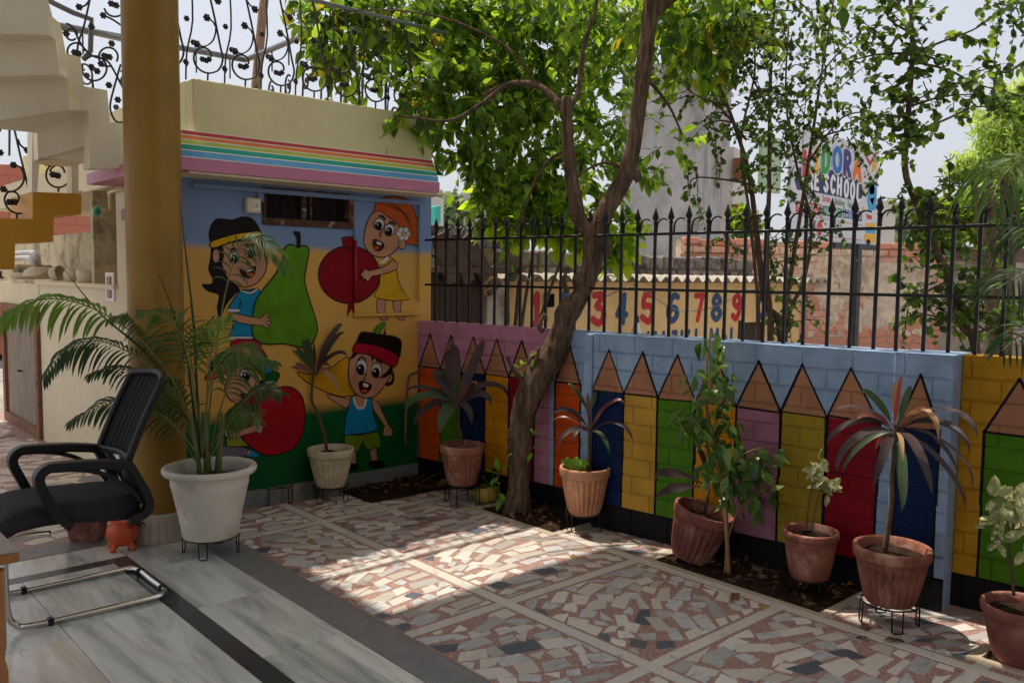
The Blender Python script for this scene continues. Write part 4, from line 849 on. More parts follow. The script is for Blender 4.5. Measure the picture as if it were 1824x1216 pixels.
# hanging bulb
b0 = on_y(1128, 508, YSH-.2); b1 = on_y(1134, 565, YSH-.2); lb = MB(); lb.tube(smooth_path([(b0[0], b0[1], b0[2]), (b0[0]+.05, b0[1], b0[2]-.02), (b1[0], b1[1], b1[2])], 4), .006, 0, 5); lb.lathe([(.028, 0), (.03, .05), (.02, .08), (0, .085)], (b1[0], b1[1], b1[2]-.06), 10); lo = lb.build('light_bulb', M_iron)
lb = MB(); c_ = (b1[0], b1[1], b1[2]-.155); lb.ball(c_, .058, 0, 12, (1, 1, 1.05)); lb.lathe([(.045, .03), (.026, .1)], c_, 12); lb.build('glass', mat('milky_bulb', S(226, 222, 212), .15, .03, 5, 0), lo)
tag(lo, 'white light bulb hanging unlit in front of the painted number 5', 'light bulb')
# white post and dark timber lean-to at the left end
M_whit = mat('peeling_whitewash', S(196, 184, 172), .85, .2, 6, .4, 40, c2=S(120, 96, 80), c2amt=.3)
a = on_y(864, 560, YSH-.02); b = on_y(904, 560, YSH-.02); zt = on_y(880, 498, YSH-.02)[2]
mb = MB(); mb.box((a[0], YSH-.05, 0), (b[0], YSH+.15, zt), 0, .01); tag(mb.build('gate_post', M_whit), 'peeling whitewashed post at the left end of the numbered shed', 'post')
M_tim = mat('dark_timber', S(72, 56, 44), .85, .3, 8, .5, 50, stretch=(8, 8, 1)); M_tim2 = mat('grey_timber', S(110, 92, 78), .85, .3, 8, .5, 50, stretch=(8, 8, 1))
lt = tag(empty('timber_lean_to', (4.6, 6.3, 0)), 'dark timber lean-to of upright boards between the mural end and whitewashed post', 'lean-to'); lti = Matrix.Translation((-4.6, -6.3, 0))
a = on_y(765, 500, 6.3); b = on_y(866, 500, 6.3); x = a[0]
while x < b[0]:
    wd = rng.uniform(.09, .14); mb = MB(); mb.box((x, 6.3+rng.uniform(0, .015), 0), (min(x+wd-.004, b[0]), 6.34, on_y(800, 481, 6.3)[2]), 0, .003); o = mb.build('board', M_tim, lt); o.matrix_parent_inverse = lti; x += wd
mb = MB(); mb.box((a[0], 6.2, on_y(800, 486, 6.2)[2]-.0), (b[0]+.35, 6.29, on_y(800, 474, 6.2)[2]), 0, .006); o = mb.build('beam', M_tim2, lt); o.matrix_parent_inverse = lti
for (x0, y0, x1, y1, wd, wh) in ((787, 440, 800, 482, .16, 'leftmost, beside the mural end'), (812, 442, 828, 482, .14, 'the middle one of three'), (838, 440, 872, 500, .17, 'the longest, next to the log end')):
    P0, P1 = on_y(x0, y0, 6.24), on_y(x1, y1, 6.24); t_ = P1-P0; t_ /= np.linalg.norm(t_); mb = MB(); mb.cbox((P0+P1)/2, t_, (0, 1, 0), np.cross(t_, (0, 1, 0)), (np.linalg.norm(P1-P0)/2+.12, .018, wd/2), 0, .004)
    tag(mb.build('plank', M_tim2), 'weathered plank leaning over the dark timber boards, '+wh, 'plank', 'planks leaning on the lean-to')
mb = MB(); P0, P1 = on_y(862, 455, 6.35), on_y(876, 455, 6.35); mb.tube([P0+np.array([-.1, .1, 0]), P1], .07, 0, 12); tag(mb.build('log', mat('cut_log', S(170, 146, 116), .8, .2)), 'short round log end resting by the whitewashed post', 'log')
mb = MB(); mb.tube(smooth_path([on_y(x, y, 6.1) for x, y in ((865, 525), (862, 510), (868, 500), (880, 494), (892, 500), (893, 508))], 4), .012, 0, 6); mb.tube(smooth_path([on_y(x, y, 6.1) for x, y in ((860, 522), (870, 515), (880, 508))], 3), .01, 0, 6); tag(mb.build('rope', mat('jute_rope', S(168, 128, 78), .9, .2)), 'old jute rope looped over the beam at the whitewashed post', 'rope')

# ================================================================== old grey block wall and red brick wall
M_gblk = mat('weathered_grey_block', S(150, 142, 134), .95, .28, 9, .8, 40, c2=S(70, 66, 60), c2amt=.5, rand=.25)
M_gmor = mat('old_mortar', S(104, 98, 90), .95, .25, 9, .6, 50)
gw = tag(empty('grey_block_wall', (8, 6.6, 0)), 'old weathered grey block wall rising behind the corrugated shed roof', 'wall'); gwi = Matrix.Translation((-8, -6.6, 0))
YG = 6.62; xa, xb = on_y(880, 480, YG)[0], on_y(1432, 480, YG)[0]; zt = on_y(1126, 453, YG)[2]
mb = MB(); mb.box((xa, YG+.02, 0), (xb, YG+.2, zt-.03)); o = mb.build('mortar', M_gmor, gw); o.matrix_parent_inverse = gwi
z = zt; hB = .17; r_ = 0
while z > ztop-.1:
    x = xa-(.15 if r_ % 2 else 0)
    while x < xb:
        wd = rng.uniform(.2, .4)
        if r_ == 0 and rng.random() < .2: x += wd; continue
        dz = rng.uniform(-.012, .012) if r_ else rng.uniform(-.03, .02); mb = MB()
        mb.cbox((x+wd/2, YG+.1+rng.uniform(-.012, .012), z-hB/2+dz/2), (cos(.02), 0, rng.uniform(-.03, .03)), (0, 1, 0), (0, 0, 1), (wd/2-.008, .1, hB/2-.007+dz/2), 0, .018); o = mb.build('block', M_gblk, gw); o.matrix_parent_inverse = gwi; x += wd
    z -= hB; r_ += 1
# rubble of blocks at far left
YR = 8.2; a = on_y(768, 420, YR); b = on_y(880, 420, YR); zt2 = on_y(800, 402, YR)[2]
gw2 = tag(empty('rubble_wall', (a[0], YR, 0)), 'crumbling grey brick wall behind the leaning planks', 'wall'); g2i = Matrix.Translation((-a[0], -YR, 0))
mb = MB(); mb.box((a[0]-.6, YR+.03, 0), (b[0]+.5, YR+.2, zt2-.05)); o = mb.build('mortar', M_gmor, gw2); o.matrix_parent_inverse = g2i
for r_ in range(5):
    x = a[0]-.6+(.1 if r_ % 2 else 0)
    while x < b[0]+.5:
        wd = rng.uniform(.18, .26); mb = MB(); mb.cbox((x+wd/2, YR+.08+rng.uniform(-.02, .02), zt2-.06-r_*.125+rng.uniform(-.01, .01)), (1, 0, rng.uniform(-.05, .05)), (0, 1, 0), (0, 0, 1), (wd/2-.006, .1, .056), 0, .015); o = mb.build('brick', M_gblk, gw2); o.matrix_parent_inverse = g2i; x += wd
# red brick wall, plaster falling off
def brick_mat(name, brick, brick2):
    m = bpy.data.materials.new(name); m.use_nodes = True; t = m.node_tree; n = t.nodes; L = t.links.new; b = n['Principled BSDF']; b.inputs['Roughness'].default_value = .9
    g_ = n.new('ShaderNodeNewGeometry'); oi = n.new('ShaderNodeObjectInfo')
    r1 = n.new('ShaderNodeValToRGB'); r1.color_ramp.elements[0].color = brick; r1.color_ramp.elements[1].color = brick2; L(oi.outputs['Random'], r1.inputs[0])
    nz = n.new('ShaderNodeTexNoise'); nz.inputs['Scale'].default_value = 1.3; nz.inputs['Detail'].default_value = 9; nz.inputs['Roughness'].default_value = .68; L(g_.outputs['Position'], nz.inputs[0])
    sp = n.new('ShaderNodeSeparateXYZ'); L(g_.outputs['Position'], sp.inputs[0])
    mz = n.new('ShaderNodeMapRange'); mz.inputs[1].default_value = .75; mz.inputs[2].default_value = 1.35; mz.inputs[3].default_value = -.16; mz.inputs[4].default_value = .1; L(sp.outputs[2], mz.inputs[0])
    ad = n.new('ShaderNodeMath'); L(nz.outputs[0], ad.inputs[0]); L(mz.outputs[0], ad.inputs[1])
    mt = n.new('ShaderNodeMapRange'); mt.inputs[1].default_value = 2.02; mt.inputs[2].default_value = 2.06; mt.inputs[3].default_value = 0; mt.inputs[4].default_value = -.5; L(sp.outputs[2], mt.inputs[0])
    a2 = n.new('ShaderNodeMath'); L(ad.outputs[0], a2.inputs[0]); L(mt.outputs[0], a2.inputs[1])
    r2 = n.new('ShaderNodeValToRGB'); r2.color_ramp.elements[0].position = .5; r2.color_ramp.elements[1].position = .62; L(a2.outputs[0], r2.inputs[0])
    n2 = n.new('ShaderNodeTexNoise'); n2.inputs['Scale'].default_value = 14; n2.inputs['Detail'].default_value = 6; L(g_.outputs['Position'], n2.inputs[0])
    pl = n.new('ShaderNodeValToRGB'); pl.color_ramp.elements[0].color = S(190, 164, 140); pl.color_ramp.elements[1].color = S(238, 220, 196); pl.color_ramp.elements[0].position = .3; pl.color_ramp.elements[1].position = .7; L(n2.outputs[0], pl.inputs[0])
    mx = n.new('ShaderNodeMix'); mx.data_type = 'RGBA'; L(r2.outputs[0], mx.inputs[0]); L(r1.outputs[0], mx.inputs[6]); L(pl.outputs[0], mx.inputs[7])
    m2 = n.new('ShaderNodeMix'); m2.data_type = 'RGBA'; m2.blend_type = 'MULTIPLY'; m2.inputs[0].default_value = .6; L(mx.outputs[2], m2.inputs[6]); L(n2.outputs[1], m2.inputs[7])
    hs = n.new('ShaderNodeHueSaturation'); hs.inputs['Saturation'].default_value = 1; hs.inputs['Value'].default_value = 1.3; L(m2.outputs[2], hs.inputs['Color'])
    L(mx.outputs[2], b.inputs['Base Color'])
    bp = n.new('ShaderNodeBump'); bp.inputs['Strength'].default_value = .7; bp.inputs['Distance'].default_value = .02; L(n2.outputs[0], bp.inputs['Height']); L(bp.outputs[0], b.inputs['Normal']); return m
M_brk = brick_mat('old_red_brick', S(206, 136, 110), S(232, 172, 146)); M_bmor = brick_mat('brick_mortar', S(190, 164, 142), S(190, 164, 142))
E0, E1 = at_depth(1215, 520, 11.6), at_depth(1850, 520, 13.3); E0[2] = E1[2] = 0
bd = (E1-E0)/np.linalg.norm(E1-E0); bn = np.array([bd[1], -bd[0], 0]); Lw = np.linalg.norm((E1-E0)[:2])
if np.dot(bn, CAM-E0) < 0: bn = -bn
rw = tag(empty('red_brick_wall', E0), 'tall old red brick wall shedding its plaster beyond the fence', 'wall'); rwi = Matrix.Translation(-Vector(E0))
def rpart(mb, n_, m, kind=None):
    o = mb.build(n_, m, rw); o.matrix_parent_inverse = rwi
    if kind: o['kind'] = kind
zt3 = at_depth(1500, 432, 12.4)[2]
L1 = Lw*.70                                             # right of this the wall is lower
mb = MB()
def slab_wall(mb, a, b, z0, z1, th=.22): mb.cbox(E0+bd*(a+b)/2-bn*th/2+np.array([0, 0, (z0+z1)/2]), bd, bn, (0, 0, 1), ((b-a)/2, th/2, (z1-z0)/2))
slab_wall(mb, 0, L1, 0, zt3-.02); rpart(mb, 'mortar', M_bmor)
ph, pw = .098, .25; z = zt3; r_ = 0; st = MB(); cnt = 0
while z > .35:
    x = -(.12 if r_ % 2 else 0)
    while x < L1:
        wd = pw*rng.uniform(.85, 1.1) if r_ not in (0, 1) else rng.uniform(.22, .3); a = max(x, 0); b = min(x+wd-.012, L1)
        if b-a > .04 and not (r_ == 0 and rng.random() < .22):
            pr = rng.uniform(0, .012)+(.03 if r_ < 2 else 0); c_ = E0+bd*(a+b)/2+bn*(pr-.05)+np.array([0, 0, z-ph/2+(rng.uniform(-.012, .02) if r_ == 0 else rng.uniform(-.003, .003))])
            q = MB(); tgt = q if cnt < 290 and z > .95 else st
            tgt.cbox(c_, bd+np.array([0, 0, rng.uniform(-.012, .012)*(4 if r_ == 0 else 1)]), bn, (0, 0, 1), ((b-a)/2, .055, ph/2-.006), 0, .008)
            if tgt is q: rpart(q, 'brick', M_brk); cnt += 1
        x += wd
    z -= ph; r_ += 1
rpart(st, 'brickwork', M_brk, 'stuff')
# what is left of the plaster coat, broken away in patches
nx_, nz_ = int(L1/.03), int((zt3-.25)/.03); fn = np.zeros((nx_, nz_))
for sc_, am in ((2.2, 1.), (5, .6), (11, .45), (24, .3)):
    gx_, gz_ = int(L1*sc_)+3, int(3*sc_)+3; G_ = rng.normal(0, 1, (gx_, gz_)); xi = np.arange(nx_)*.03*sc_; zi = np.arange(nz_)*.03*sc_
    a_, b_ = xi.astype(int), zi.astype(int); fa, fb = (xi-a_)[:, None], (zi-b_)[None]; fa = fa*fa*(3-2*fa); fb = fb*fb*(3-2*fb); ix, iz = np.ix_(a_, b_)
    fn += am*((G_[ix, iz]*(1-fa)+G_[ix+1, iz]*fa)*(1-fb)+(G_[ix, iz+1]*(1-fa)+G_[ix+1, iz+1]*fa)*fb)
thr = np.interp(np.arange(nz_)*.03, [0, .9, 1.15, 2.2], [1.2, .9, -.1, -.75])[None]
keep = fn > thr; Vv, Ff, idm = [], [], {}
def pv(i, j):
    if (i, j) not in idm:
        idm[(i, j)] = len(Vv); e_ = min(i, nx_-1), min(j, nz_-1); q = E0+bd*(i*.03+rng.normal(0, .006))+bn*(.010+.012*np.clip(fn[e_]-thr[0, e_[1]], -.3, 1.2)+rng.normal(0, .0015)); q[2] = j*.03+rng.normal(0, .006); Vv.append(q)
    return idm[(i, j)]
for i in range(nx_):
    for j in range(int(.8/.03), nz_):
        if keep[i, j]: Ff.append((pv(i, j), pv(i+1, j), pv(i+1, j+1), pv(i, j+1)))
mb = MB(); mb.add(Vv, Ff, 0, True); rpart(mb, 'plaster', mat('old_plaster', S(224, 204, 180), .95, .16, 7, .6, 22, c2=S(176, 150, 128), c2amt=.45))
# plain lower wall to the right of it, with a corrugated sheet and rough stones
lw = tag(empty('plaster_wall', E0+bd*L1), 'shaded grey plaster wall with rough stones at its foot right of the brick wall', 'wall'); lwi = Matrix.Translation(-Vector(E0+bd*L1))
M_gpl = mat('grey_plaster', S(170, 156, 138), .9, .2, 4, .4, 30, c2=S(120, 106, 92), c2amt=.4)
mb = MB(); slab_wall(mb, L1+.002, Lw+4, 0, zt3-.24, .18); o = mb.build('plaster', M_gpl, lw); o.matrix_parent_inverse = lwi
mb = MB(); slab_wall(mb, L1+.002, Lw+4, zt3-.238, zt3-.02, .3); o = mb.build('coping', mat('dark_coping', S(120, 92, 80), .9, .3, 9, .5, 40), lw); o.matrix_parent_inverse = lwi
M_rst = mat('rough_stone', S(190, 172, 158), .95, .3, 7, .8, 30, rand=.25)
for i in range(70):
    x = L1+.1+rng.uniform(0, 4); z = rng.uniform(.45, 1.2); mb = MB(); wd = rng.uniform(.08, .16); mb.cbox(E0+bd*x+bn*.0+np.array([0, 0, z]), bd+np.array([0, 0, rng.uniform(-.1, .1)]), bn, (0, 0, 1), (wd, .07, rng.uniform(.04, .07)), 0, .025); o = mb.build('stone', M_rst, lw); o.matrix_parent_inverse = lwi

# ================================================================== school sign board
YBN = 5.4
def txt(s, x, y, h, m, parent, inv, bold=.0, y_=YBN, rot=0., align='CENTER', wid=1.):
    cu = bpy.data.curves.new('t', 'FONT'); cu.body = s; cu.size = 1; cu.offset = bold; cu.align_x = align; cu.align_y = 'CENTER'
    o = bpy.data.objects.new('t', cu); col.objects.link(o); dg = bpy.context.evaluated_depsgraph_get(); me = bpy.data.meshes.new_from_object(o.evaluated_get(dg)); bpy.data.objects.remove(o)
    a = on_y(x, y, YBN); n = len(me.vertices); co = np.zeros(n*3); me.vertices.foreach_get('co', co); co = co.reshape(-1, 3)*h*1.4; cx, cy = co[:, 0]*wid, co[:, 1]
    X = cx*cos(rot)-cy*sin(rot); Z = cx*sin(rot)+cy*cos(rot); co = np.c_[a[0]+X, np.full(n, y_), a[2]+Z]; me.vertices.foreach_set('co', co.ravel()); me.materials.clear(); me.materials.append(m); me.update()
    q = obj('lettering', me, parent); q.matrix_parent_inverse = inv; return q
M_bn = mat('banner_vinyl', S(216, 214, 222), .35, .03, 3, .02, 20)
bnr = tag(empty('sign_board', on_y(1525, 437, YBN)), 'white school sign board with coloured letters above the brick wall', 'sign'); bi = Matrix.Translation(-Vector(on_y(1525, 437, YBN)))
def bpt(mb, n_, m): o = mb.build(n_, m, bnr); o.matrix_parent_inverse = bi; return o
TLb, TRb, BRb, BLb = on_y(1413, 226, YBN), on_y(1565, 263, YBN), on_y(1561, 437, YBN), on_y(1392, 424, YBN)
xl_, xr_ = TLb[0], (TRb[0]+BRb[0])/2; zb_, zt_ = BRb[2], TRb[2]
mb = MB(); mb.box((xl_, YBN+.002, zb_), (xr_, YBN+.05, zt_), 0, .003); bpt(mb, 'board', M_bn)
mb = MB(); pz_ = on_y(1525, 440, YBN); mb.box((pz_[0]-.05, YBN-.06, 0), (pz_[0]+.05, YBN+.04, zb_-.002)); mb.box((pz_[0]-.6, YBN-.03, zb_-.07), (pz_[0]+.5, YBN+.04, zb_-.003)); bpt(mb, 'steel_post', mat('dark_steel', S(60, 60, 62), .5, .2))
BC = {'red': S(214, 40, 46), 'yellow': S(240, 180, 30), 'green': S(40, 150, 60), 'blue': S(24, 110, 200), 'purple': S(64, 44, 130), 'orange': S(238, 112, 36), 'navy': S(30, 44, 92), 'white': S(236, 236, 240), 'crimson': S(186, 30, 56), 'leafg': S(40, 130, 70), 'royal': S(36, 92, 170), 'sky': S(60, 160, 214), 'dark': S(34, 34, 50)}
BMt = {k: mat('sign_'+k, c, .4, .03, 4, 0) for k, c in BC.items()}
SHARPL = set('KIAELH')
def bl(ch, x, y, wd, h, th, c, yy, sl=-.12):
    q = on_y(x, y, YBN); mb = MB(); brush(mb, LET[ch], q[0]-wd/2, q[2]-h/2-sl*0, wd, h, th, ch in SHARPL, yy, sl, .00004); o = mb.build('lettering', BMt[c], bnr); o.matrix_parent_inverse = bi
for ch, x, y, c, wd in (('K', 1438, 292, 'red', .21), ('I', 1455, 285, 'yellow', .1), ('D', 1471, 283, 'green', .2), ('O', 1491, 283, 'blue', .22), ('R', 1509, 290, 'purple', .19), ('A', 1527, 298, 'orange', .2)):
    bl(ch, x, y, wd, .27, .115, 'white', YBN-.003); bl(ch, x, y, wd, .27, .082, c, YBN-.007)
def panel(pts, c, y=YBN-.001):
    mb = MB(); V = [on_y(*p_, YBN) for p_ in pts]; mb.add([(v[0], y, v[2]) for v in V], [tuple(range(len(V)))]); return bpt(mb, 'printed_panel', BMt[c])
panel([(1422, 299), (1440, 296), (1480, 303), (1520, 315), (1535, 327), (1538, 346), (1530, 359), (1490, 350), (1440, 340), (1420, 338), (1415, 320)], 'navy')
for ch, x, y in zip('PRESCHOOL', (1433, 1444, 1455, 1471, 1483, 1495, 1507, 1518, 1529), (317, 319, 321, 325, 328, 331, 335, 339, 343)): bl(ch, x, y, .11, .2, .052, 'white', YBN-.004, -.08)
for s_, x, y, c in (('Growing', 1448, 351, 'navy'), ('Smiles,', 1473, 355, 'red'), ('Building', 1496, 361, 'leafg'), ('Futures', 1518, 366, 'navy')): txt(s_, x, y, .082, BMt[c], bnr, bi, .0, YBN-.003, -.02, wid=.72)
for (x0, x1, y0, y1, c, s_, fs) in ((1418, 1463, 357, 378, 'crimson', 'PLAYGROUP', .085), (1465, 1500, 366, 384, 'leafg', 'NURSERY', .085), (1502, 1517, 372, 388, 'royal', 'LKG', .09), (1518, 1535, 374, 392, 'navy', 'UKG', .09)):
    k = (y1-y0); panel([(x0, y0), (x1, y0+(x1-x0)*.17), (x1, y1+(x1-x0)*.12), (x0, y1)], c); txt(s_, (x0+x1)/2, (y0+y1)/2+(x1-x0)*.075, fs, BMt['white'], bnr, bi, .0, YBN-.003, 0, wid=.8)
for x0, y0, x1, y1 in ((1410, 379, 1536, 402), (1420, 413, 1536, 429)): panel([(x0, y0), (x1, y1-1), (x1, y1), (x0, y0+1)], 'crimson')
txt('29 4970', 1442, 402, .085, BMt['dark'], bnr, bi, .0, YBN-.003, 0, wid=.7); txt('1545', 1485, 408, .08, BMt['dark'], bnr, bi, .0, YBN-.003, 0, wid=.7)
mb = MB(); a = on_y(1460, 406, YBN); mb.add([(a[0]+.07*cos(q), YBN-.002, a[2]+.09*sin(q)) for q in np.linspace(0, 2*pi, 17)[:-1]], [tuple(range(16))]); bpt(mb, 'printed_dot', BMt['red'])
panel([(1536, 262), (1550, 288), (1560, 270), (1561, 274), (1550, 296), (1534, 264)], 'red'); panel([(1556, 283), (1563, 278), (1561, 300), (1553, 308)], 'yellow'); panel([(1538, 318), (1542, 310), (1543, 316)], 'red'); panel([(1537, 326), (1543, 324), (1544, 329)], 'royal'); panel([(1537, 334), (1541, 340), (1540, 344)], 'yellow')
panel([(1546, 335), (1550, 326), (1557, 325), (1561, 334), (1561, 372), (1548, 378), (1545, 360)], 'sky'); panel([(1548, 334), (1551, 328), (1556, 328), (1558, 336), (1557, 346), (1549, 346)], 'navy'); panel([(1549, 354), (1558, 352), (1554, 366)], 'dark')
panel([(1543, 382), (1546, 380), (1546, 383), (1553, 384), (1553, 391), (1546, 390), (1546, 393)], 'red')
panel([(1542, 397), (1559, 398), (1559, 405), (1542, 403)], 'yellow'); panel([(1542, 404), (1559, 406), (1559, 416), (1542, 415)], 'sky'); panel([(1540, 416), (1560, 417), (1560, 433), (1540, 430)], 'yellow'); panel([(1543, 430), (1545, 426), (1549, 427), (1551, 433), (1547, 437), (1543, 434)], 'dark')
panel([(1536, 371), (1538, 367), (1540, 371), (1539, 376), (1536, 375)], 'yellow')
# pale green printed flex board further left, mostly behind leaves
mb = MB(); a, b = on_y(1358, 240, YBN+.9), on_y(1390, 345, YBN+.9); mb.box((a[0], YBN+.9, b[2]), (b[0], YBN+.95, a[2]), 0, .003); tag(mb.build('flex_board', mat('pale_green_vinyl', S(160, 184, 150), .5, .1)), 'pale green flex board half hidden by leaves left of the school sign', 'sign')

# ================================================================== buildings beyond
M_conc = mat('bare_concrete', S(180, 178, 177), .9, .16, 1.6, .3, 8, c2=S(134, 128, 123), c2amt=.55, stretch=(1, 1, .5))
def tower(name, label, pts_px, d, ztop_px, depth_back, m, cat='building', yaw_edge=None): pass
def block_building(name, label, cpx, ty, dep, dirL, wL, dirR, wR, m):
    c_ = at_depth(cpx, ty, dep); zt = c_[2]; c_[2] = 0; dl_ = np.array([cos(dirL), sin(dirL), 0]); dr_ = np.array([cos(dirR), sin(dirR), 0])
    root = tag(empty(name, c_), label, 'building'); inv = Matrix.Translation(-Vector(c_)); P = [c_, c_+dl_*wL, c_+dl_*wL+dr_*wR, c_+dr_*wR]
    mb = MB(); mb.prism(P, (0, 0, zt)); o = mb.build('walls', m, root); o.matrix_parent_inverse = inv; return root, inv, c_, dl_, dr_, zt
# grey stair tower: near corner at pixel 1253
rt, it, c_, dl_, dr_, zt = block_building('concrete_tower', 'tall bare grey concrete tower behind the tree', 1253, 113, 22, 2.0, 2.15, .43, 4.4, M_conc)
for zz in (zt*.42, zt*.63, zt*.2):
    mb = MB(); e = .012; P = [c_-dl_*e-dr_*e, c_+dl_*2.15-dr_*e, c_+dl_*2.15+dr_*.02, c_+dr_*.02-dl_*e*0]; mb.prism([p_+np.array([0, 0, zz]) for p_ in P], (0, 0, .07)); o = mb.build('pour_line', M_conc, rt); o.matrix_parent_inverse = it
mb = MB(); mb.prism([c_-dl_*.06-dr_*.06+np.array([0, 0, zt]), c_+dl_*2.2-dr_*.06+np.array([0, 0, zt]), c_+dl_*2.2+dr_*4.46+np.array([0, 0, zt]), c_-dl_*.06+dr_*4.46+np.array([0, 0, zt])], (0, 0, .09)); o = mb.build('roof_slab', M_conc, rt); o.matrix_parent_inverse = it
for k in range(5): mb = MB(); q = c_+dl_*.15*(k % 2)+dr_*(.1+.35*k)+np.array([0, 0, zt]); mb.tube([q, q+np.array([.02*k, 0, .55])], .016, 0, 4); o = mb.build('rebar', M_iron, rt); o.matrix_parent_inverse = it
M_pale = mat('pale_render', S(206, 198, 190), .85, .1, 1.5, .1, 10)
rt2, it2, c2_, dl2, dr2, zt2_ = block_building('pale_house', 'pale house with brown shutters right of the grey tower', 1308, 262, 25, 2.42, .6, .30, 1.6, M_pale)
M_shut = mat('brown_shutter', S(150, 92, 56), .6, .2)
for x0, x1, y0, y1 in ((1311, 1321, 282, 322), (1309, 1317, 364, 380)):
    a = at_depth(x0, y0, 24.9); b = at_depth(x1, y1, 24.9); mb = MB(); mb.cbox((a+b)/2-dr2*0, dr2, np.cross(dr2, (0, 0, 1)), (0, 0, 1), (.09, .15, abs(a[2]-b[2])/2)); o = mb.build('window', M_shut, rt2); o.matrix_parent_inverse = it2
mb = MB()
for k in range(4): a = at_depth(1312, 228+k*5, 24.8); b = at_depth(1342, 236+k*5, 24.8); mb.tube([a, b], .02, 0, 4)
o = mb.build('balcony_rail', M_pale, rt2); o.matrix_parent_inverse = it2
block_building('grey_block_house', 'low grey concrete house seen between the leaves left of the trunk', 884, 318, 26, 2.3, 1.0, .5, 3.0, M_conc)
block_building('white_pillar_house', 'white house corner with a louvred vent right of the school sign', 1596, 358, 24, 2.5, .6, .2, .02, M_pale)
block_building('far_white_house', 'small white house with teal awning far behind the fence end', 782, 352, 34, 2.3, .7, .5, .45, M_pale)
a, b = at_depth(775, 368, 33), at_depth(785, 398, 33); mb = MB(); mb.prism([a, at_depth(785, 366, 33), b, at_depth(775, 398, 33)], (.0, .6, 0)); tag(mb.build('awning', mat('teal_cloth', S(60, 176, 160), .7, .05)), 'teal cloth awning hanging at the small white house', 'awning')
# brick house seen through the stair at far left
rb, ib, cb, dlb, drb, ztb = block_building('brick_house', 'red brick house seen through the gap under the stair', 14, 300, 16, 2.6, 3.0, .45, 4.0, brick_mat('far_brick', S(176, 100, 80), S(196, 124, 100)))
mb = MB(); q = cb-np.cross(drb, (0, 0, 1))*(-.0); hb = MB()
zz = 0
while zz < ztb-.05:
    hb.cbox(cb+drb*2.0+np.array([0, 0, zz+.11]), drb, np.cross(drb, (0, 0, 1)), (0, 0, 1), (2.0, .012, .095), 0, .01); hb.cbox(cb+dlb*1.5+np.array([0, 0, zz+.11]), dlb, np.cross(dlb, (0, 0, 1)), (0, 0, 1), (1.5, .012, .095), 0, .01); zz += .21
o = hb.build('brick_courses', MATS.get('x') or rb.children[0].data.materials[0], rb); o.matrix_parent_inverse = ib
# ================================================================== trees
M_bark = mat('grey_brown_bark', S(112, 92, 76), .95, .4, 16, 1., 30, c2=S(66, 54, 46), c2amt=.55, stretch=(3, 3, .5), spec=.2)
M_stem = mat('thin_bark', S(96, 76, 58), .9, .3, 14, .5, 45)
L_tree = [leafmat('tree_leaf', S(84, 116, 42), S(140, 178, 40), .45, .48), leafmat('tree_leaf_bright', S(110, 142, 52), S(174, 204, 56), .45, .55), leafmat('tree_leaf_deep', S(56, 86, 36), S(102, 142, 34), .45, .4), leafmat('tree_leaf_old', S(150, 140, 50), S(196, 180, 50), .5, .5)]
L_small = [leafmat('small_leaf', S(72, 98, 50), S(110, 140, 40), .45, .3), leafmat('small_leaf_deep', S(56, 80, 44), S(90, 120, 40), .45, .3), leafmat('small_leaf_fresh', S(98, 130, 48), S(150, 180, 50), .45, .4)]
def rdir(n, mean, sp): D = rng.normal(0, sp, (n, 3))+np.array(mean); return D
def px_blob(n, cx_, cy_, rx, ry, Y0, Y1):
    a = rng.uniform(0, 2*pi, n); r = np.sqrt(rng.random(n)); return [on_y(cx_+rx*q*cos(t_), cy_+ry*q*sin(t_), rng.uniform(Y0, Y1)) for q, t_ in zip(r, a)]
# --- big tree
TB = on_floor(928, 912); TD = float((TB-CAM)@FW)
tree = tag(empty('tree', TB), 'leaning rough-barked tree growing from the earth bed before the pencil wall', 'tree'); ti = Matrix.Translation(-Vector(TB))
def treepart(mb, n_, m=M_bark): o = mb.build(n_, m, tree); o.matrix_parent_inverse = ti; return o
def td(x, y, dd=0):
    p_ = at_depth(x, y, TD); return at_depth(x, y, TD-.0764*max(p_[2], 0)+dd)
EDG = [(925, 885, 965), (905, 893, 950), (880, 899, 947), (860, 904, 945), (800, 904, 949), (745, 908, 956), (700, 917, 975), (660, 934, 1000), (620, 960, 1018), (580, 982, 1026), (549, 988, 1041), (511, 1022, 1060), (465, 1036, 1075), (422, 1036, 1084), (395, 1046, 1090), (362, 1066, 1107), (312, 1096, 1133), (247, 1116, 1145), (148, 1129, 1158), (66, 1139, 1168), (0, 1146, 1174), (-80, 1152, 1176), (-180, 1160, 1182)]
cp = [td((a+b)/2, y) for y, a, b in EDG]; rr = [(b-a)/2/F*TD*.91 for y, a, b in EDG]
P = smooth_path(cp, 5); R_ = resmooth(rr, 5); mb = MB(); n_ = 20; V = []
lump = rng.normal(0, 1, (len(P), n_)); lump = (lump+np.roll(lump, 1, 0)+np.roll(lump, 2, 0)+np.roll(lump, 1, 1))/4
for i in range(len(P)):
    for k in range(n_):
        a = 2*pi*k/n_; q = R_[i]*(1+.05*cos(3*a+i*.12)+.05*lump[i, k]); V.append(P[i]+RT*cos(a)*q+np.array([FW[0], FW[1], 0])*sin(a)*q)
mb.add(V, [(i*n_+k, (i+1)*n_+k, (i+1)*n_+(k+1) % n_, i*n_+(k+1) % n_) for i in range(len(P)-1) for k in range(n_)], 0, True)
trunk = treepart(mb, 'trunk')
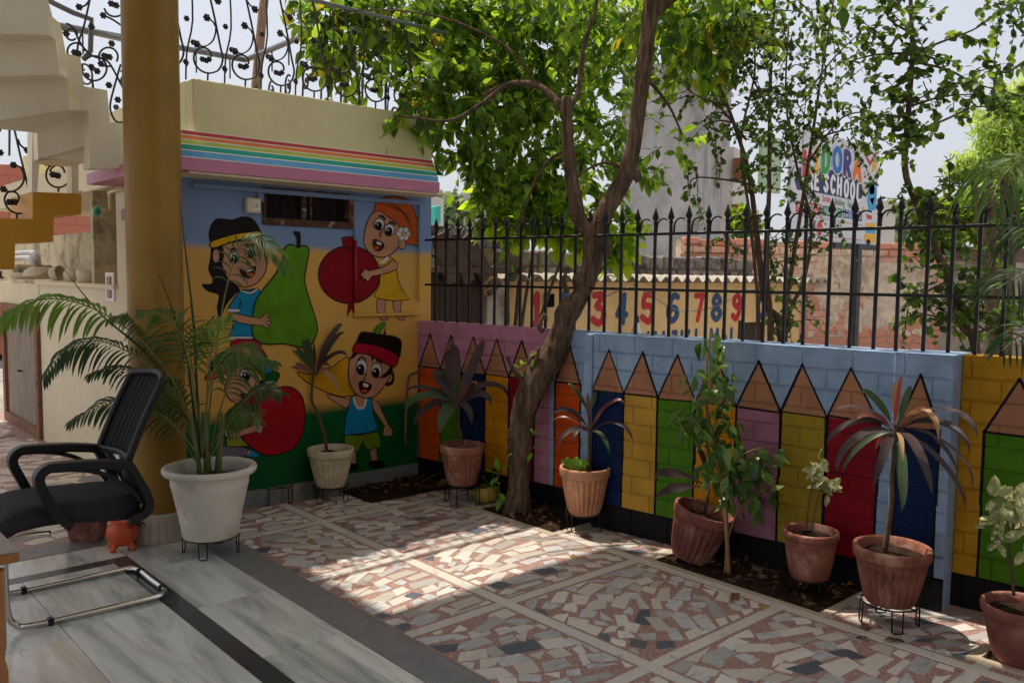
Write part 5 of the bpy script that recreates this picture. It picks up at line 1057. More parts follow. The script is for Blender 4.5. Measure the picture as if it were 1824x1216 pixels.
def limb(pts, r0, r1, dd=(0, 0), n=8, nm='limb', k=5, noise=.05):
    N = len(pts); c_ = [td(x, y, dd[0]+(dd[1]-dd[0])*i/(N-1)) for i, (x, y) in enumerate(pts)]; P_ = smooth_path(c_, k); m_ = MB(); m_.tube(P_, np.linspace(r0, r1, len(P_)), 0, n, noise=noise); return treepart(m_, nm)
limb([(1062, 415), (1045, 405), (1030, 385), (1022, 340), (1014, 280), (1011, 230), (1009, 172)], .062, .032, n=12)
limb([(1012, 205), (995, 185), (966, 157), (930, 148), (900, 152), (860, 170)], .03, .014, (0, .5)); limb([(1014, 195), (1030, 165), (1034, 120), (1042, 75), (1060, 20), (1066, -40)], .02, .01, (0, .2))
limb([(1155, 25), (1180, 8), (1210, -15), (1260, -50)], .05, .03); limb([(1000, 270), (975, 290), (950, 330), (935, 375), (920, 420)], .012, .006, (0, .3)); limb([(1140, 130), (1170, 160), (1195, 195), (1215, 240)], .014, .006, (0, .1))
limb([(1110, 300), (1080, 290), (1050, 300), (1020, 320)], .012, .006); limb([(960, 160), (920, 100), (860, 60), (780, 30), (690, 18), (600, 22)], .012, .004, (.3, .6)); limb([(900, 152), (850, 190), (800, 215), (740, 210), (700, 205)], .016, .005, (.3, -.1))
limb([(1066, -40), (980, -70), (880, -60), (760, -40)], .03, .01, (0, .4))
m_ = MB()
for cxy, r_ in (((1134, 314), .03), ((938, 690), .055), ((1030, 500), .045), ((952, 640), .05), ((912, 770), .035), ((1078, 440), .05)): c_ = td(*cxy); m_.ball(c_-np.array([FW[0], FW[1], 0])*.02, r_, 0, 12, (1, 1, 1.3))
treepart(m_, 'knot')
for pts in ([(945, 655), (956, 640), (960, 618)], [(968, 590), (960, 580), (970, 560), (973, 572)], [(1010, 520), (1004, 500), (1008, 486)], [(930, 675), (912, 655), (903, 632)]): limb(pts, .02, .01, (-.06, -.08), 7, 'stub', 3)
# leaves along drooping twigs
def twig_leaves(seeds, per, tl, size, Wd, dirbias, sp, lsp=.55):
    P_, D_, TW = [], [], []
    for s_ in seeds:
        d = rng.normal(0, sp, 3)+np.array(dirbias); d /= np.linalg.norm(d); L_ = tl*rng.uniform(.6, 1.3); k = int(per*rng.uniform(.7, 1.3)); bend = rng.normal(0, .25, 3)+np.array([0, 0, -.35])
        prev = []
        for j in range(k):
            t_ = (j+1)/k; q = s_+d*L_*t_+bend*L_*t_*t_*.5; prev.append(q); side = rng.normal(0, lsp, 3)+d*.55+np.array([0, 0, -.25]); side[2] -= .1
            P_.append(q); D_.append(side)
        TW.append([s_]+prev)
    return np.array(P_), np.array(D_), TW
BL = [  # (leaf sprays, pixel centre, radii, Y range)
 (34, 600, 40, 75, 38, 5.9, 6.5), (40, 690, 35, 80, 45, 5.8, 6.5), (30, 610, 85, 40, 40, 5.9, 6.3), (24, 700, 100, 60, 40, 5.8, 6.3), (72, 800, 50, 90, 60, 5.6, 6.6), (90, 890, 90, 80, 80, 5.5, 6.6), (90, 960, 60, 90, 70, 5.4, 6.6), (76, 1060, 60, 70, 70, 5.4, 6.6), (34, 790, 150, 60, 40, 5.35, 5.8), (14, 740, 190, 55, 35, 5.25, 5.42), (16, 800, 210, 60, 45, 5.3, 5.5),
 (60, 900, 190, 80, 60, 5.4, 6.4), (60, 970, 200, 70, 80, 5.4, 6.6), (60, 1065, 200, 60, 90, 5.6, 6.8), (40, 930, 300, 80, 60, 5.5, 6.2), (40, 1050, 310, 70, 70, 5.7, 6.3), (24, 890, 350, 55, 45, 5.6, 6.2), (22, 1000, 370, 70, 40, 5.8, 6.4), (12, 1085, 410, 45, 40, 5.6, 6.2), (22, 855, 250, 50, 40, 5.5, 6.0), (6, 835, 280, 25, 20, 5.5, 5.8),
 (3, 1175, 170, 25, 30, 4.6, 5.4), (6, 1190, 265, 25, 35, 4.8, 5.6), (4, 1145, 335, 20, 30, 5.0, 5.6), (50, 1215, 40, 70, 50, 3.6, 4.8), (40, 1290, 50, 55, 60, 3.4, 4.6), (22, 1265, 100, 45, 25, 3.6, 4.6), (20, 1120, 60, 40, 60, 5.0, 5.8)]
seeds = []
for k, cx_, cy_, rx, ry, Y0, Y1 in BL: seeds += px_blob(k, cx_, cy_-12, rx, ry, Y0, Y1)
P, D, TW = twig_leaves(seeds, 11, .3, .1, .5, (-.15, -.2, -.15), .6)
size = rng.uniform(.07, .145, len(P)); crown(tree, P, D, size, rng.uniform(-1.1, 1.1, len(P)), L_tree, 'ovate', .54, .38, 300, rng.choice(4, len(P), p=[.36, .36, .276, .004]))
# unseen leaves above the picture, added to dapple the wall strip
top = np.c_[rng.uniform(3.9, 5.8, 260), rng.uniform(3.8, 5.7, 260), rng.uniform(3.6, 4.8, 260)]
P, D, TW2 = twig_leaves(list(top), 6, .3, .1, .5, (0, 0, -.2), .7)
top2 = np.c_[rng.uniform(3.62, 5.0, 130), rng.uniform(1.2, 4.0, 130), rng.uniform(3.3, 4.6, 130)]
P3, D3, _ = twig_leaves(list(top2), 6, .3, .1, .5, (0, 0, -.2), .7); P = np.r_[P, P3]; D = np.r_[D, D3]
scatter_leaves('dapple_crown', P, D, rng.uniform(.08, .13, len(P)), rng.uniform(-.9, .9, len(P)), L_tree, 'ovate', .56, tree, .3, rng.integers(0, 3, len(P)), 'stuff')
m_ = MB()
for t_ in TW: m_.tube([t_[0], t_[len(t_)//2], t_[-1]], [.005, .003, .0015], 0, 4, False)
o = treepart(m_, 'twigs', M_stem); o['kind'] = 'stuff'
for o in list(tree.children):                            # leaves were laid out in place
    if o.name.startswith(('crown', 'dapple_crown')): o.matrix_parent_inverse = ti
    elif o.name.startswith('leaf'): o.matrix_parent_inverse = ti; 
# --- thin trees behind the fence
def stems_tree(name, label, base, stems, d0, n_sprays, lsz, shape, Wd, mats, dens, branches=(), grp=None, per=9, tl=.28, nparts=120, dsp=.35, rad=.02, blobs=()):
    b = at_depth(base[0], base[1], d0); b[2] = 0; root = tag(empty(name, b), label, 'tree', grp); inv = Matrix.Translation(-Vector(b)); allp = []
    for st in stems:
        c_ = [at_depth(x, y, d0+st[1]*(i/(len(st[0])-1))) for i, (x, y) in enumerate(st[0])]; c_ = [np.array([c_[0][0], c_[0][1], 0])]+c_; P_ = smooth_path(c_, 5); m_ = MB(); m_.tube(P_, np.linspace(rad*st[2], rad*st[2]*.3, len(P_)), 0, 8, noise=.06); o = m_.build('trunk', M_stem, root); o.matrix_parent_inverse = inv; allp.append(P_)
    sd = []
    for br, dd in branches:
        c_ = smooth_path([at_depth(x, y, d0+dd) for x, y in br], 5); m_ = MB(); m_.tube(c_, np.linspace(.009, .003, len(c_)), 0, 5); o = m_.build('branch', M_stem, root); o.matrix_parent_inverse = inv
        for _ in range(int(len(br)*dens*1.0)): sd.append(c_[rng.integers(0, len(c_))]+rng.normal(0, .03, 3))
    for k, cx_, cy_, rx, ry in blobs:
        a_ = rng.uniform(0, 2*pi, k); r_ = np.sqrt(rng.random(k)); sd += [at_depth(cx_+rx*q*cos(t_), cy_+ry*q*sin(t_), d0+rng.uniform(-.3, .5)) for q, t_ in zip(r_, a_)]
    for _ in range(n_sprays):
        q = allp[rng.integers(0, len(allp))]; i = int(len(q)*rng.uniform(.22, 1)**.8)-1; sd.append(q[i]+rng.normal(0, .04, 3))
    P_, D_, TWg = twig_leaves(sd, per, tl, lsz, Wd, (0, 0, .1), .8, .8)
    size = rng.uniform(lsz*.65, lsz*1.3, len(P_)); crown(root, P_, D_, size, rng.uniform(-1, 1, len(P_)), mats, shape, Wd, .12, nparts)
    m_ = MB()
    for t_ in TWg: m_.tube([t_[0], t_[len(t_)//2], t_[-1]], [.004, .003, .0015], 0, 4, False)
    o = m_.build('twigs', M_stem, root); o['kind'] = 'stuff'; o.matrix_parent_inverse = inv
    for c in root.children:
        if c.name.startswith(('crown', 'leaf')): c.matrix_parent_inverse = inv
    return root
stems_tree('thin_tree', 'many-stemmed leafy small tree behind the fence before the shed door', (1375, 610), [([(1392, 605), (1365, 545), (1354, 470), (1346, 400), (1332, 300), (1300, 200), (1280, 150)], .3, 1.5), ([(1372, 600), (1366, 480), (1370, 330), (1372, 150), (1380, 0), (1385, -60)], .2, 1.1), ([(1395, 595), (1410, 480), (1426, 380), (1446, 250), (1465, 120), (1490, -30)], .3, 1.0), ([(1400, 595), (1432, 500), (1445, 400), (1420, 300), (1400, 180), (1405, 40)], .2, .8), ([(1350, 590), (1345, 480), (1335, 380), (1320, 250), (1345, 120), (1330, -20)], .1, .8)], 5.6, 48, .037, 'round', .74, L_small, 2.6,
    [([(1345, 330), (1290, 320), (1235, 318), (1228, 350)], 0), ([(1330, 250), (1280, 190), (1240, 170), (1225, 160)], .1), ([(1446, 250), (1490, 235), (1540, 225)], 0), ([(1440, 290), (1500, 210), (1560, 200)], 0), ([(1430, 180), (1480, 110), (1530, 60)], .1), ([(1372, 200), (1330, 120), (1300, 60)], .1), ([(1310, 220), (1280, 215), (1262, 225)], .1)], 'thin trees behind the fence', 15, .25, 120, blobs=[(46, 1390, 40, 90, 60), (34, 1390, 140, 70, 50), (20, 1450, 180, 50, 50), (16, 1370, 240, 50, 40), (9, 1395, 310, 40, 35), (14, 1405, 560, 45, 40), (4, 1340, 420, 25, 40), (3, 1465, 395, 25, 20), (8, 1480, 90, 40, 60)])
stems_tree('thin_tree', 'slender round-leaved tree leaning left behind the fence at the far right', (1735, 640), [([(1738, 640), (1716, 580), (1690, 500), (1660, 430), (1636, 372), (1612, 300), (1618, 200), (1625, 100), (1622, 0), (1620, -60)], .1, 1.6)], 5.0, 34, .047, 'round', .8, L_small, 3.2,
    [([(1618, 210), (1580, 205), (1545, 208)], 0), ([(1625, 95), (1690, 70), (1740, 50), (1780, 20)], 0), ([(1628, 110), (1690, 125), (1740, 150), (1824, 172)], 0), ([(1620, 190), (1680, 172), (1740, 168)], 0), ([(1613, 240), (1680, 215), (1740, 190), (1790, 200)], 0), ([(1622, 95), (1560, 98), (1510, 110)], 0), ([(1626, 60), (1590, 40), (1570, 10)], 0), ([(1624, 140), (1580, 160), (1560, 165)], 0), ([(1650, 410), (1680, 390), (1720, 395), (1760, 400)], 0), ([(1690, 500), (1650, 520), (1620, 545)], -.1), ([(1700, 530), (1740, 500), (1780, 470)], 0), ([(1720, 590), (1690, 570), (1650, 560), (1625, 555)], -.1), ([(1730, 600), (1780, 570), (1800, 540)], 0), ([(1640, 380), (1690, 350), (1700, 330)], 0), ([(1620, 260), (1570, 275)], 0), ([(1670, 450), (1720, 440), (1760, 460)], .1), ([(1710, 560), (1760, 590), (1790, 600)], 0), ([(1824, 60), (1800, 30), (1812, 10)], .2), ([(1824, 110), (1790, 130), (1770, 115)], .2)], 'thin trees behind the fence', 12, .2, 120)
L_sunlit = [leafmat('sunlit_leaf', S(120, 156, 44), S(190, 220, 40), .42, .6), leafmat('sunlit_leaf_pale', S(140, 170, 50), S(206, 230, 60), .42, .6)]  # brighter colour imitates sunlight on the tree's own hanging leaves
# --- background trees
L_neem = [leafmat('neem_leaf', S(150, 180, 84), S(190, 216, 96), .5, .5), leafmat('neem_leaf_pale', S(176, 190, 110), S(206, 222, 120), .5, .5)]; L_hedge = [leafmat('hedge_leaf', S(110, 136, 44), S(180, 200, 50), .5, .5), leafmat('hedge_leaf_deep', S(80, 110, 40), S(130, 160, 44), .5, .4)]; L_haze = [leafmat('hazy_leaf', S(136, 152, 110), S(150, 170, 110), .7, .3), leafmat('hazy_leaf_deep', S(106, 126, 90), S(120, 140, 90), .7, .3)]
def bg_tree(label, blobs, d, n, lsz, mats, shape, Wd, grp, spread=1.2, tr=.12):
    bx = at_depth(blobs[0][0], 600, d); bx[2] = 0; root = tag(empty('tree', bx), label, 'tree', grp); inv = Matrix.Translation(-Vector(bx)); P_ = []; tot = sum(b[2]*b[3] for b in blobs); m_ = MB()
    for (x, y, rx, ry) in blobs:
        c_ = at_depth(x, y, d); m_.tube(smooth_path([bx, (bx+c_)/2+np.array([0, 0, .15]), c_], 4), np.linspace(tr, tr*.25, 9), 0, 7)
        k = int(n*rx*ry/tot); a = rng.normal(0, 1, (k, 3)); a /= np.linalg.norm(a, axis=1, keepdims=True); r_ = rng.random(k)**.45*(1+.35*np.sin(a[:, 0]*7+x)*np.sin(a[:, 2]*6))
        P_.append(c_+(RT*(a[:, :1]*rx/F*d)+UP*(a[:, 1:2]*ry/F*d)+FW*a[:, 2:]*min(rx, ry)/F*d*spread)*r_[:, None])
    o = m_.build('trunk', M_stem, root); o.matrix_parent_inverse = inv; P_ = np.concatenate(P_); N = len(P_)
    o = scatter_leaves('crown', P_, rng.normal(0, 1, (N, 3))+np.array([0, 0, -.5]), rng.uniform(lsz*.6, lsz*1.3, N), rng.uniform(-1, 1, N), mats, shape, Wd, root, .2, rng.integers(0, len(mats), N), 'stuff'); o.matrix_parent_inverse = inv
bg_tree('yellow-green feathery neem tree at the upper right edge', [(1790, 225, 60, 45), (1760, 285, 60, 30), (1810, 270, 50, 50), (1815, 180, 40, 40), (1730, 300, 40, 18)], 12, 5200, .15, L_neem, 'lance', .22, 'bright trees beyond the brick wall')
bg_tree('bright green bushy tree low behind the right end of the fence', [(1740, 380, 60, 40), (1800, 390, 50, 50), (1690, 400, 50, 35), (1780, 345, 50, 25)], 15, 4800, .16, L_hedge, 'ovate', .6, 'bright trees beyond the brick wall')
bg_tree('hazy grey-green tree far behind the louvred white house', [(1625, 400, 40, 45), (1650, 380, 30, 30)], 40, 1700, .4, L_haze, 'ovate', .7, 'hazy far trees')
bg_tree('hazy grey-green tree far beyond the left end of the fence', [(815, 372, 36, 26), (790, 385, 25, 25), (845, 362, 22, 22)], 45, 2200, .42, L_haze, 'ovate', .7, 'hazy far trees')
bg_tree('bright fresh green bush behind the fence left of the trunk', [(905, 390, 45, 45), (960, 390, 45, 40), (1020, 410, 45, 40), (870, 340, 30, 30), (1100, 440, 30, 40), (940, 330, 40, 40)], 8.3, 900, .17, L_sunlit, 'ovate', .56, None, .5, .03)  # added leaf mass in place of the tree's own sunlit leaves
bg_tree('small light green shrub beside the pale house wall', [(1320, 392, 22, 28), (1340, 400, 16, 20)], 13, 900, .09, L_hedge, 'ovate', .6, None, 1, .03)

# ================================================================== pots and stands
M_terra = mat('terracotta', S(152, 98, 82), .9, .28, 9, .5, 40, c2=S(196, 166, 150), c2amt=.42, spec=.2); M_terra2 = mat('faded_terracotta', S(196, 140, 108), .85, .25, 7, .4, 45, c2=S(220, 190, 150), c2amt=.4); M_terr3 = mat('dusky_terracotta', S(138, 86, 76), .85, .26, 8, .45, 40, c2=S(186, 150, 138), c2amt=.4, spec=.2)
M_beige = mat('old_beige_pot', S(206, 190, 162), .8, .18, 9, .3, 45, c2=S(130, 116, 96), c2amt=.3); M_whitepot = mat('white_planter', S(222, 216, 204), .5, .1, 5, .12, 50, c2=S(196, 174, 146), c2amt=.42)
M_wire = mat('black_wire', S(30, 28, 28), .5, .2, 20, .1, 60, metal=.6)
def stand(c, R, h, label, legs=4, grp='wire plant stands', rot=.4):
    m_ = MB()
    for z in (h,): m_.tube([(R*cos(a), R*sin(a), z) for a in np.linspace(0, 2*pi, 25)], .004, 0, 5, False)
    st_ = tag(empty('plant_stand', c), label, 'plant stand', grp); m_.build('ring', M_wire, st_)
    m_ = MB(); m_.tube([(R*.55*cos(a), R*.55*sin(a), h-.004) for a in np.linspace(0, 2*pi, 19)], .003, 0, 4, False); m_.tube([(-R, 0, h-.004), (R, 0, h-.004)], .003, 0, 4); m_.tube([(0, -R, h-.004), (0, R, h-.004)], .003, 0, 4); m_.build('cross_wires', M_wire, st_)
    for k in range(legs):
        a = rot+2*pi*k/legs; u = np.array([cos(a), sin(a), 0]); v = np.array([-sin(a), cos(a), 0]); m_ = MB(); w_ = .025
        m_.tube([u*R+v*w_+np.array([0, 0, h]), u*(R*1.02)+v*w_*.9+np.array([0, 0, .008]), u*(R*1.02)+v*w_*.6+np.array([0, 0, .003]), u*(R*1.02)-v*w_*.6+np.array([0, 0, .003]), u*(R*1.02)-v*w_*.9+np.array([0, 0, .008]), u*R-v*w_+np.array([0, 0, h])], .0038, 0, 5); m_.build('leg', M_wire, st_)
    return st_
def pot(root, z, R, Rb, h, m, flutes=0, rimh=.22, lip=1.08, style='terra', soil=True, sd=.82):
    b = MB(); hr = h*rimh; t_ = .014
    if style == 'terra':
        prof = [(0, z), (Rb*.98, z), (Rb, z+.006)]+[(Rb+(R-Rb)*(k/10)**.72, z+(h-hr)*k/10) for k in range(1, 11)]
        b.lathe(prof, n=flutes*6 if flutes else 40, flute=flutes, fl=(z+h*.06, z+(h-hr)*.93), famp=.15)
        bo = b.build('body', m, root); r_ = MB(); r_.lathe([(R-.002, z+h-hr), (R*lip-.004, z+h-hr+.006), (R*lip, z+h-hr+.015), (R*lip*1.01, z+h-.012), (R*lip*.995, z+h-.003), (R*lip-t_*.6, z+h), (R*lip-t_-.004, z+h-.006), (R*.93, z+h-hr), (R*.9, z+h*sd-.04)], n=48); r_.build('rim', m, root)
    else:
        prof = [(0, z), (Rb*.97, z), (Rb, z+.01), (Rb*1.06, z+h*.2), (Rb*1.10, z+h*.24), (Rb*1.09, z+h*.27), (R*.93, z+h*.72), (R*.95, z+h*.75), (R*.94, z+h*.77), (R*.97, z+h*.9)]
        b.lathe(prof, n=64); b.build('body', m, root); r_ = MB(); r_.lathe([(R*.97, z+h*.885), (R*1.1, z+h*.90), (R*1.14, z+h*.93), (R*1.15, z+h*.965), (R*1.12, z+h*.995), (R*1.06, z+h), (R*.99, z+h*.985), (R*.95, z+h*.95), (R*.93, z+h*.82)], n=64); r_.build('rim', m, root)
    if soil:
        s_ = MB(); rs = R*.93; V = [(0, 0, z+h*sd+.01)]; n1 = 24
        for q in (.5, 1.): V += [(rs*q*cos(2*pi*k/n1), rs*q*sin(2*pi*k/n1), z+h*sd+rng.uniform(-.006, .008)) for k in range(n1)]
        s_.add(V, [(0, 1+k, 1+(k+1) % n1) for k in range(n1)]+[(1+k, 1+n1+k, 1+n1+(k+1) % n1, 1+(k+1) % n1) for k in range(n1)], 0, True); s_.build('soil', M_soil, root)
def strap(m_, base, d, L_, W_, droop, seg=9, fold=.25, tw=0., mi=0, petiole=.18, face=None):
    base = np.array(base, float); d = np.array(d, float); d /= np.linalg.norm(d); P_ = [base]; dd = d.copy()
    for i in range(seg): dd = dd+np.array([0, 0, -droop/seg]); dd /= np.linalg.norm(dd); P_.append(P_[-1]+dd*L_/seg)
    V = []; N = len(P_)
    for i, p_ in enumerate(P_):
        t_ = i/(N-1); tg = P_[min(i+1, N-1)]-P_[max(i-1, 0)]; tg /= np.linalg.norm(tg); N_ = np.array([0, 0, 1.]) if face is None else face; s_ = np.cross(tg, N_); s_ = s_/(np.linalg.norm(s_)+1e-9); nn = np.cross(s_, tg)
        if tw: a = tw*t_; s_, nn = s_*cos(a)+nn*sin(a), nn*cos(a)-s_*sin(a)
        w_ = W_/2*(.14 if t_ < petiole*.6 else min(1, .14+(t_-petiole*.6)/(.25))*max(.02, (1-((t_-.45)/.55)**2 if t_ > .45 else 1))**.7)
        V += [p_+s_*w_+nn*fold*w_, p_, p_-s_*w_+nn*fold*w_]
    f = []
    for i in range(N-1): a = i*3; b = a+3; f += [(a, a+1, b+1, b), (a+1, a+2, b+2, b+1)]
    m_.add(V, f, mi, True)
M_cord = [leafmat('cordyline_leaf', S(72, 60, 62), S(110, 72, 66), .5, .15, .3), leafmat('cordyline_leaf_green', S(66, 86, 60), S(90, 116, 60), .45, .18, .3), leafmat('cordyline_leaf_red', S(116, 70, 62), S(150, 70, 56), .35, .25, .3), leafmat('cordyline_leaf_dry', S(176, 140, 104), S(170, 120, 80), .7, .2, .2)]
def strap_to(m_, a, b, W_, arch, seg=11, fold=.25, tw=0., petiole=.18, face=None):   # leaf blade arching from a to b
    a = np.array(a, float); b = np.array(b, float); L_ = np.linalg.norm(b-a); c_ = a+(b-a)*.22+np.array([0, 0, arch*L_*.75])+rng.normal(0, .02, 3)*L_; c2_ = a+(b-a)*.92+np.array([0, 0, arch*L_*.8])+rng.normal(0, .05, 3)*L_; P_ = [a*(1-t)**3+3*c_*t*(1-t)**2+3*c2_*t*t*(1-t)+b*t**3 for t in np.linspace(0, 1, seg+1)]; V = []; N = len(P_)
    for i, p_ in enumerate(P_):
        t_ = i/(N-1); tg = P_[min(i+1, N-1)]-P_[max(i-1, 0)]; tg /= np.linalg.norm(tg); N_ = np.array([0, 0, 1.]) if face is None else face; s_ = np.cross(tg, N_); s_ = s_/(np.linalg.norm(s_)+1e-9); nn = np.cross(s_, tg)
        if tw: q = tw*t_; s_, nn = s_*cos(q)+nn*sin(q), nn*cos(q)-s_*sin(q)
        w_ = W_/2*(.16 if t_ < petiole*.6 else min(1, .16+(t_-petiole*.6)/.25)*max(.02, (1-((t_-.45)/.55)**2 if t_ > .45 else 1))**.7)
        V += [p_+s_*w_+nn*fold*w_, p_, p_-s_*w_+nn*fold*w_]
    m_.add(V, [q for i in range(N-1) for q in ((i*3, i*3+1, i*3+4, i*3+3), (i*3+1, i*3+2, i*3+5, i*3+4))], 0, True)
def local(px, py, depth, base): return at_depth(px, py, depth)-np.array(base)
def cordyline(root, base, stem_px, d, leaves, r=.011, mats=M_cord, ws=.76):
    c_ = smooth_path([local(x, y, d, base) for x, y in stem_px], 5); m_ = MB(); m_.tube(c_, np.linspace(r, r*.7, len(c_)), 0, 8, noise=.08); m_.build('stem', M_stem, root)
    for (x0, y0, x1, y1, W_, droop, k, dz) in leaves:      # leaf from px to px tip
        a = local(x0, y0, d, base); b = local(x1, y1, d+dz-max(0, x1-stem_px[0][0])*(.0026 if stem_px[0][0] > 1000 else 0), base); v = b-a; L_ = np.linalg.norm(v)*1.06; m_ = MB()
        d0 = v/np.linalg.norm(v)+np.array([0, 0, droop*.55]); strap_to(m_, a, b, W_*ws, droop*.46, tw=rng.uniform(-.5, .5), face=np.array([0, 0, 1.])*rng.uniform(.3, .8)-FW*rng.uniform(.5, .9)+rng.normal(0, .15, 3)); m_.build('leaf', mats[k], root)
GP = 'potted plants along the walls'
# 1 beige fluted pot with dark cordyline, at the mural
c = on_floor(596, 893); c = c+np.array([.0, .05, 0]); dd_ = float((c-CAM)@FW)
stand(c, .125, .105, 'low wire stand under the old beige pot by the mural')
r1 = tag(empty('potted_cordyline', c), 'dark-leaved cordyline on a thin bent stem in an old beige fluted pot', 'potted plant', GP); pot(r1, .107, .150, .095, .27, M_beige, 22)
lv = [(560, 660, 525, 570, .055, .3, 0, -.05), (563, 655, 610, 578, .05, .4, 0, .1), (563, 660, 612, 595, .05, .5, 0, -.05), (560, 665, 490, 632, .05, .9, 0, 0), (560, 665, 482, 615, .05, .8, 0, .1), (560, 668, 508, 622, .05, 1., 1, -.1), (563, 668, 618, 634, .05, .9, 0, -.05), (563, 670, 606, 700, .04, 1.5, 3, 0), (558, 670, 490, 668, .05, 1.1, 2, -.1), (560, 668, 540, 612, .07, .9, 1, -.15), (563, 668, 590, 622, .045, .7, 0, .1), (558, 672, 500, 650, .04, 1., 2, .05), (563, 672, 588, 655, .035, 1.2, 2, -.1), (560, 660, 548, 585, .05, .3, 0, .05)]
cordyline(r1, c, [(582, 805), (578, 775), (566, 735), (556, 715), (556, 690), (560, 655)], dd_, lv, .013, ws=.9)
# 2 terracotta pot, dark corner, cordyline
c = on_floor(823, 897); dd_ = float((c-CAM)@FW); stand(c, .12, .145, 'wire stand under the terracotta pot in the shaded corner')
r2 = tag(empty('potted_cordyline', c), 'broad-leaved cordyline in a fluted terracotta pot in the shaded wall corner', 'potted plant', GP); pot(r2, .147, .145, .10, .28, M_terra, 22)
lv = [(812, 720, 858, 606, .065, .2, 0, -.1), (808, 700, 800, 615, .10, .3, 0, -.1), (806, 715, 770, 665, .09, .8, 0, .0), (812, 725, 722, 733, .08, .9, 1, -.15), (812, 725, 724, 700, .06, .8, 0, 0), (815, 725, 875, 720, .06, 1.2, 0, -.1), (815, 722, 905, 708, .05, 1.2, 0, .05), (812, 728, 783, 770, .08, 1., 1, -.2), (814, 728, 840, 755, .06, 1.4, 0, -.15), (812, 722, 738, 756, .045, 1., 0, .1), (815, 722, 850, 690, .06, .8, 2, -.1), (810, 715, 795, 610, .05, .2, 2, .1), (813, 722, 862, 690, .05, .6, 0, .1)]
cordyline(r2, c, [(823, 792), (820, 770), (813, 740), (811, 700)], dd_, lv, .012, ws=1.15)
# 3 small yellow-green ribbed pot
c = on_floor(865, 893); dd_ = float((c-CAM)@FW); r3 = tag(empty('potted_plant', c), 'little dark-leaved plant in a squat yellow-green ribbed pot left of the trunk', 'potted plant', GP)
b = MB(); b.lathe([(0, 0), (.06, 0), (.082, .02), (.094, .05), (.096, .075), (.088, .1), (.078, .112), (.07, .113), (.068, .1), (0, .1)], n=48, flute=10, fl=(.02, .1), famp=.08); b.build('body', mat('yellow_green_glaze', S(176, 156, 62), .4, .12, 6, .1, 40), r3)
L_dk = [leafmat('dark_small_leaf', S(40, 56, 34), S(50, 76, 30), .4, .2), leafmat('fresh_leaf', S(104, 150, 50), S(160, 200, 50), .4, .4)]
n = 60; P = np.c_[rng.normal(-.02, .05, n), rng.normal(0, .05, n), rng.uniform(.1, .22, n)]; scatter_leaves('foliage', P, rng.normal(0, 1, (n, 3))+np.array([0, 0, .2]), rng.uniform(.035, .065, n), rng.uniform(-1, 1, n), L_dk[:1], 'ovate', .55, r3, .3, None, 'stuff')
# sprouts at the foot of the tree
c = on_floor(892, 905); dd_ = float((c-CAM)@FW)-.12; c = np.array([*on_floor(890, 912)[:2], 0]); sp_ = tag(empty('tree_sprout', c), 'fresh green sprout with few leaves at the left foot of the trunk', 'sprout')
m_ = MB(); m_.tube(smooth_path([local(x, y, dd_, c) for x, y in ((893, 900), (889, 870), (886, 840), (884, 820))], 4), .004, 0, 5); m_.tube(smooth_path([local(x, y, dd_, c) for x, y in ((887, 850), (896, 835), (905, 830))], 4), .003, 0, 5); m_.build('stem', M_stem, sp_)
for x0, y0, x1, y1 in ((887, 845, 872, 838), (886, 850, 876, 862), (896, 836, 906, 828), (888, 870, 868, 868), (891, 878, 896, 890), (886, 838, 884, 818), (905, 830, 918, 818), (905, 822, 910, 808), (893, 885, 886, 905), (890, 862, 880, 858)):
    m_ = MB(); a = local(x0, y0, dd_, c); b = local(x1, y1, dd_-.05, c); strap(m_, a, b-a+np.array([0, 0, .01]), np.linalg.norm(b-a)*1.2, .042, .4, 6, petiole=.05); m_.build('leaf', L_dk[1], sp_)
c2 = td(932, 735, -.1); sp2 = tag(empty('tree_sprout', c2), 'tiny sprouts of pale green leaves on the trunk beside the pencil tips', 'sprout')
for x0, y0, x1, y1 in ((925, 655, 915, 648), (927, 652, 935, 645), (930, 650, 928, 642), (925, 660, 930, 668), (945, 635, 953, 628), (950, 640, 948, 650)):
    m_ = MB(); a = td(x0, y0, -.12)-c2; b = td(x1, y1, -.14)-c2; strap(m_, a, b-a, np.linalg.norm(b-a)*1.3, .022, .3, 5, petiole=.05); m_.build('leaf', L_dk[1], sp2)
for x0, y0, x1, y1 in ((950, 800, 958, 790), (950, 795, 966, 792), (948, 806, 942, 816), (952, 775, 948, 765), (948, 770, 956, 768)):
    m_ = MB(); a = td(x0, y0, -.1)-c2; b = td(x1, y1, -.14)-c2; strap(m_, a, b-a, np.linalg.norm(b-a)*1.4, .03, .3, 5, petiole=.05); m_.build('leaf', L_dk[1], sp2)
